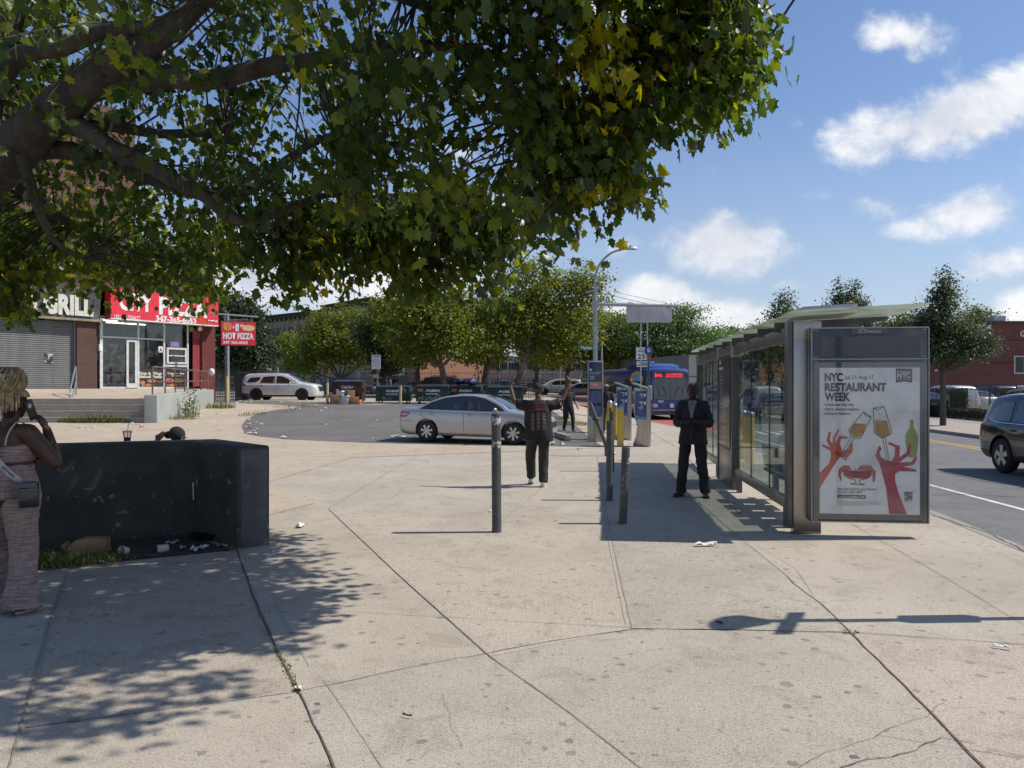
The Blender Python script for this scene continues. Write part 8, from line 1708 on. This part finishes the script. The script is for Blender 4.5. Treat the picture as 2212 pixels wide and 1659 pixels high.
# ================================================================== the big maple overhead
def maple():
    rng = np.random.default_rng(42); base = Vector((-5.75, 7.35, 0)); t = empty('maple_tree', 'large maple leaning over the pavement with long low limbs and dark leaves', 'tree', base)
    BK = mat('maple_bark', (.072, .062, .048), .9, col2=(.032, .027, .022), vs=7, vd=6, bump=1.6, bs=26, streak=True, dirt=(.15, .135, .09), ds=3, dth=(.6, .8))
    q = lambda x, y, Y: P(x, y, Y)
    br = [
        ([(base.x, base.y, -.2), (-5.6, 7.35, 1.2), (-5.4, 7.3, 2.4), q(-60, 420, 7.2), q(60, 300, 7.0), q(170, 200, 6.7), q(300, 110, 6.3), q(430, 10, 5.9), q(560, -120, 5.4), q(700, -260, 5.0)], [.36, .30, .28, .27, .20, .155, .115, .085, .06, .03]),
        ([q(-60, 420, 7.2), q(-30, 250, 7.3), q(20, 100, 7.4), q(60, -60, 7.4), q(160, -250, 7.4), q(300, -420, 7.2)], [.20, .15, .11, .09, .07, .03]),
        ([q(190, 195, 6.7), q(330, 172, 6.5), q(480, 166, 6.3), q(650, 130, 6.2), q(800, 104, 6.2), q(980, 101, 6.2), q(1090, 128, 6.2), q(1180, 190, 6.2), q(1260, 300, 6.2)], [.12, .095, .08, .065, .052, .040, .028, .018, .008]),
        ([q(-20, 200, 6.4), q(45, 130, 6.4), q(120, 108, 6.3), q(220, 72, 6.2), q(350, 45, 6.0), q(480, -40, 5.7)], [.10, .075, .065, .055, .04, .02]),
        ([q(130, 260, 6.9), q(200, 288, 6.8), q(270, 330, 6.7), q(340, 375, 6.6), q(430, 420, 6.7), q(500, 472, 6.9), q(570, 470, 7.2), q(650, 438, 7.5), q(720, 420, 7.8), q(860, 430, 8.2)], [.10, .085, .075, .068, .062, .052, .046, .036, .026, .01]),
        ([q(60, 330, 7.2), q(160, 330, 7.2), q(270, 365, 7.2), q(380, 405, 7.2), q(470, 425, 7.3), q(560, 398, 7.4), q(620, 345, 7.5), q(720, 290, 7.6), q(860, 270, 7.8)], [.10, .085, .07, .066, .06, .05, .04, .028, .01]),
        ([q(150, 262, 7.0), q(240, 275, 7.1), q(340, 286, 7.1), q(440, 285, 7.2), q(488, 275, 7.2)], [.06, .05, .045, .042, .038]),
        ([q(45, 335, 6.6), q(72, 410, 6.7), q(98, 480, 6.9), q(120, 520, 7.2), q(180, 560, 7.8)], [.05, .045, .036, .028, .012]),
        ([q(20, 380, 8.0), q(130, 470, 8.5), q(260, 530, 9.0), q(400, 560, 9.4), q(560, 560, 9.6), q(680, 590, 9.8)], [.08, .055, .04, .028, .018, .008]),
        ([q(500, 472, 6.9), q(620, 510, 7.8), q(760, 520, 8.6), q(900, 550, 9.2), q(1020, 600, 9.6)], [.035, .03, .024, .018, .008]),
        ([q(720, 300, 7.0), q(900, 330, 7.3), q(1050, 440, 7.6), q(1170, 520, 7.8)], [.03, .025, .016, .006]),
        ([q(560, -120, 5.6), q(760, -60, 5.7), q(900, 10, 5.8), q(1030, 22, 5.9), q(1130, 90, 6.0), q(1240, 120, 6.0)], [.05, .04, .032, .025, .018, .008]),
        ([q(760, -160, 5.8), q(1000, -100, 5.8), q(1200, 40, 5.9), q(1370, 75, 5.9), q(1520, 50, 5.9), q(1640, 120, 5.9)], [.05, .04, .03, .022, .015, .006]),
        ([q(1090, 128, 6.2), q(1240, 150, 6.1), q(1420, 125, 6.0), q(1540, 170, 6.0)], [.022, .018, .012, .006]), ([q(980, 101, 6.2), q(1100, 260, 6.2), q(1230, 350, 6.1), q(1400, 430, 6.0)], [.02, .016, .011, .005]),
        ([(-5.4, 7.3, 2.6), (-6.6, 7.0, 4.2), (-7.6, 6.5, 5.6), (-8.3, 6.0, 7)], [.2, .13, .08, .03]), ([q(-30, 250, 7.3), (-4.2, 6.0, 5.4), (-3.3, 5.0, 6.4), (-2.6, 4.6, 7.0)], [.1, .07, .05, .02])]
    mb = MB(); nodes = []
    for pts, rad in br:
        p = bez(pts, 4); rr = [interp(list(zip(range(len(rad)), rad)), i/4) for i in range(len(p))]
        for i in range(1, len(p)-1): p[i] = p[i]+Vector((noise.noise(p[i]*2.1), noise.noise(p[i]*2.1+Vector((5, 0, 0))), noise.noise(p[i]*2.1+Vector((0, 7, 0)))))*min(.05, rr[i]*.8)
        rr = [r*(1+.14*noise.noise(a*3.3)) for r, a in zip(rr, p)]
        mb.tube(p, rr, 12); nodes += [(a, r) for a, r in zip(p, rr) if a.z > 2.2]
    NP = np.array([tuple(a) for a, r in nodes])
    # where leaves may hang: their shade must fall on the left part of the pavement only
    LIM = [(3.85, -9), (3.9, -2.0), (4.6, -1.65), (4.7, -1.95), (5.15, -1.95), (5.25, -1.15), (6.3, -1.1), (6.7, -1.45), (7.6, -1.75), (8.9, -2.0), (9.2, -3.0), (12, -3.7)]
    def inside(x, y, po):
        c = False; j = len(po)-1
        for i in range(len(po)):
            if (po[i][1] > y) != (po[j][1] > y) and x < (po[j][0]-po[i][0])*(y-po[i][1])/(po[j][1]-po[i][1])+po[i][0]: c = not c
            j = i
        return c
    R1 = ([(-260, -200), (860, -200), (800, 30), (740, 80), (760, 120), (930, 120), (800, 330), (760, 420), (620, 480), (430, 470), (300, 420), (100, 430), (-260, 470)], 400, (4.0, 9.0))
    R2 = ([(740, 100), (940, 110), (930, 20), (960, -200), (1620, -200), (1600, 20), (1650, 90), (1672, 180), (1600, 185), (1575, 265), (1545, 215), (1490, 265), (1440, 290), (1390, 235), (1335, 320), (1370, 380), (1385, 410), (1350, 425), (1320, 390), (1290, 425), (1240, 400), (1225, 460), (1200, 490), (1150, 490), (1110, 480), (1040, 500), (900, 470), (720, 440)], 320, (4.9, 7.4))
    R3 = ([(500, 500), (620, 470), (1000, 430), (1120, 490), (1095, 580), (1080, 635), (1010, 620), (880, 605), (850, 560), (790, 620), (740, 545), (690, 575), (640, 615), (590, 600), (550, 545), (510, 540)], 230, (7.6, 9.0))
    R4 = ([(-260, 460), (100, 430), (300, 430), (480, 480), (505, 560), (470, 600), (445, 660), (400, 650), (330, 620), (250, 625), (190, 600), (140, 575), (75, 650), (20, 680), (-260, 690)], 320, (8.2, 12.0))
    R5 = ([(1180, 300), (1380, 225), (1350, 320), (1370, 365), (1395, 410), (1355, 425), (1310, 405), (1240, 400), (1228, 460), (1170, 470)], 62, (5.25, 6.3))
    R6 = ([(1380, -60), (1590, -60), (1610, 60), (1640, 155), (1580, 170), (1555, 235), (1490, 240), (1440, 250), (1385, 220)], 85, (5.25, 6.3))
    holes = [(430, 300, 52, 24), (235, 148, 28, 14), (345, 150, 18, 12), (610, 350, 22, 26), (800, 60, 30, 26), (885, 60, 60, 42), (520, 590, 20, 20), (1195, 185, 26, 10), (800, 470, 22, 14), (1300, 15, 20, 22), (700, 520, 16, 22), (560, 440, 22, 12)]
    cl = []
    for po, n, (d0, d1) in (R1, R2, R3, R4, R5, R6):
        x0, x1 = min(p[0] for p in po), max(p[0] for p in po); y0, y1 = min(p[1] for p in po), max(p[1] for p in po); k = 0; tr = 0
        while k < n and tr < 60000:
            tr += 1; x, y = rng.uniform(x0, x1), rng.uniform(y0, y1)
            if not inside(x, y, po) or any(((x-a)/c)**2+((y-b)/d)**2 < 1 for a, b, c, d in holes): continue
            if noise.noise(Vector((x/75, y/52, 1.7))) < (-.16 if po is R1[0] else -.17 if po in (R2[0], R5[0], R6[0]) else -.4): continue
            Y = rng.uniform(d0, d1) if po is not R1[0] or rng.uniform() < .22 else rng.uniform(6.6, 9.6); p = q(x, y, Y)
            if p.x-.84*p.z > interp(LIM, Y)-.06 or (Y > 9 and x > 560): continue
            yel = 1.25 if ((x-1310)/85)**2+((y-150)/120)**2 < 1 and Y < 6.3 else (.95 if rng.uniform() < .02 else None)
            cl.append((p, yel)); k += 1
    k = 0
    tr = 0
    while k < 340 and tr < 90000:
        tr += 1; sx, y, z = rng.uniform(-7.5, -2.1), rng.uniform(3.85, 9.4), rng.uniform(4.4, 7.6); p = Vector((sx+.84*z, y, z))
        if sx > interp(LIM, y)-.05 or noise.noise(Vector((sx*1.5, y*1.5, 4.2))) < -.12 or (HY-(z-CH)/y*F) > -70: continue
        if y < 4.6 and z > 6: continue
        cl.append((p, None)); k += 1
    k = tr = 0
    while k < 120 and tr < 60000:
        tr += 1; sx, y, z = rng.uniform(-4.6, -1.1), rng.uniform(3.9, 6.4), rng.uniform(3.9, 5.6); p = Vector((sx+.84*z, y, z))
        if sx > interp(LIM, y)-.05 or noise.noise(Vector((sx*2.2, y*2.2, 9))) < -.05 or (HY-(z-CH)/y*F) > (-40 if CX+p.x/y*F < 1520 else -330) or (y > 5.2 and sx < -2.2): continue
        cl.append((p, None)); k += 1
    half = [(0, 0), (-.06, .18), (.11, .27), (.13, .50), (.30, .36), (.42, .33), (.70, .50), (.63, .25), (.78, .20), (1.0, 0)]
    prof = half+[(x, -y) for x, y in reversed(half[1:-1])]; shp = np.array([(x-.1, y, -.30*abs(y)-.16*x*x) for x, y in prof]); m_ = len(prof); hl = len(half)
    faces = [tuple(range(hl)), tuple([0]+list(range(hl-1, m_)))]
    Cs, Us, Ns, Ts, Ss = [], [], [], [], []
    for p, yel in cl:
        v = NP-np.array(tuple(p)); dist = np.linalg.norm(v, axis=1); i = int(dist.argmin()); a = Vector(NP[i]); L = dist[i]
        if L < 1.7:
            md = (a+p)/2+Vector((rng.normal()*.06, rng.normal()*.06, .08)); mb.tube(bez([a, md, p, p+Vector((rng.normal()*.08, rng.normal()*.08, -.12))], 2), [.012, .010, .008, .007, .006, .004, .003], 5)
        n = int(rng.integers(17, 28)); c = np.array(tuple(p))+rng.normal(size=(n, 3))*np.array([.13, .13, .17]); tone = rng.uniform(0, .62) if yel is None else yel
        out = Vector((p.x+5, p.y-6.8, 0)).normalized(); od = np.array(tuple(out))
        u = rng.normal(size=(n, 3))*.45+od*.35+np.array([0, 0, -.75]); nn = rng.normal(size=(n, 3))*.5+od*.55+np.array([0, 0, .45])
        Cs.append(c); Us.append(u); Ns.append(nn); Ts.append(np.clip(tone+rng.uniform(-.1, .15, n), 0, 1.4)); Ss.append(rng.uniform(.058, .122, n))
    mb.build('trunk', BK, t, smooth=60)
    U = np.concatenate(Us); U /= np.linalg.norm(U, axis=1, keepdims=True); N = np.concatenate(Ns); N -= U*(U*N).sum(1, keepdims=True)
    LM = leaf_mat('maple_leaves', (.032, .060, .014), (.100, .140, .024), (.28, .27, .022), .50, .36, 1.6)
    o = leaf_mesh('crown', np.concatenate(Cs), N, np.concatenate(Ss), np.concatenate(Ts), LM, t, (shp, faces), U, rng)
    for ch in KIDS[t.name]: ch.data.transform(Matrix.Translation(-base))
    print('maple clusters', len(cl), 'leaves', len(U))
maple()
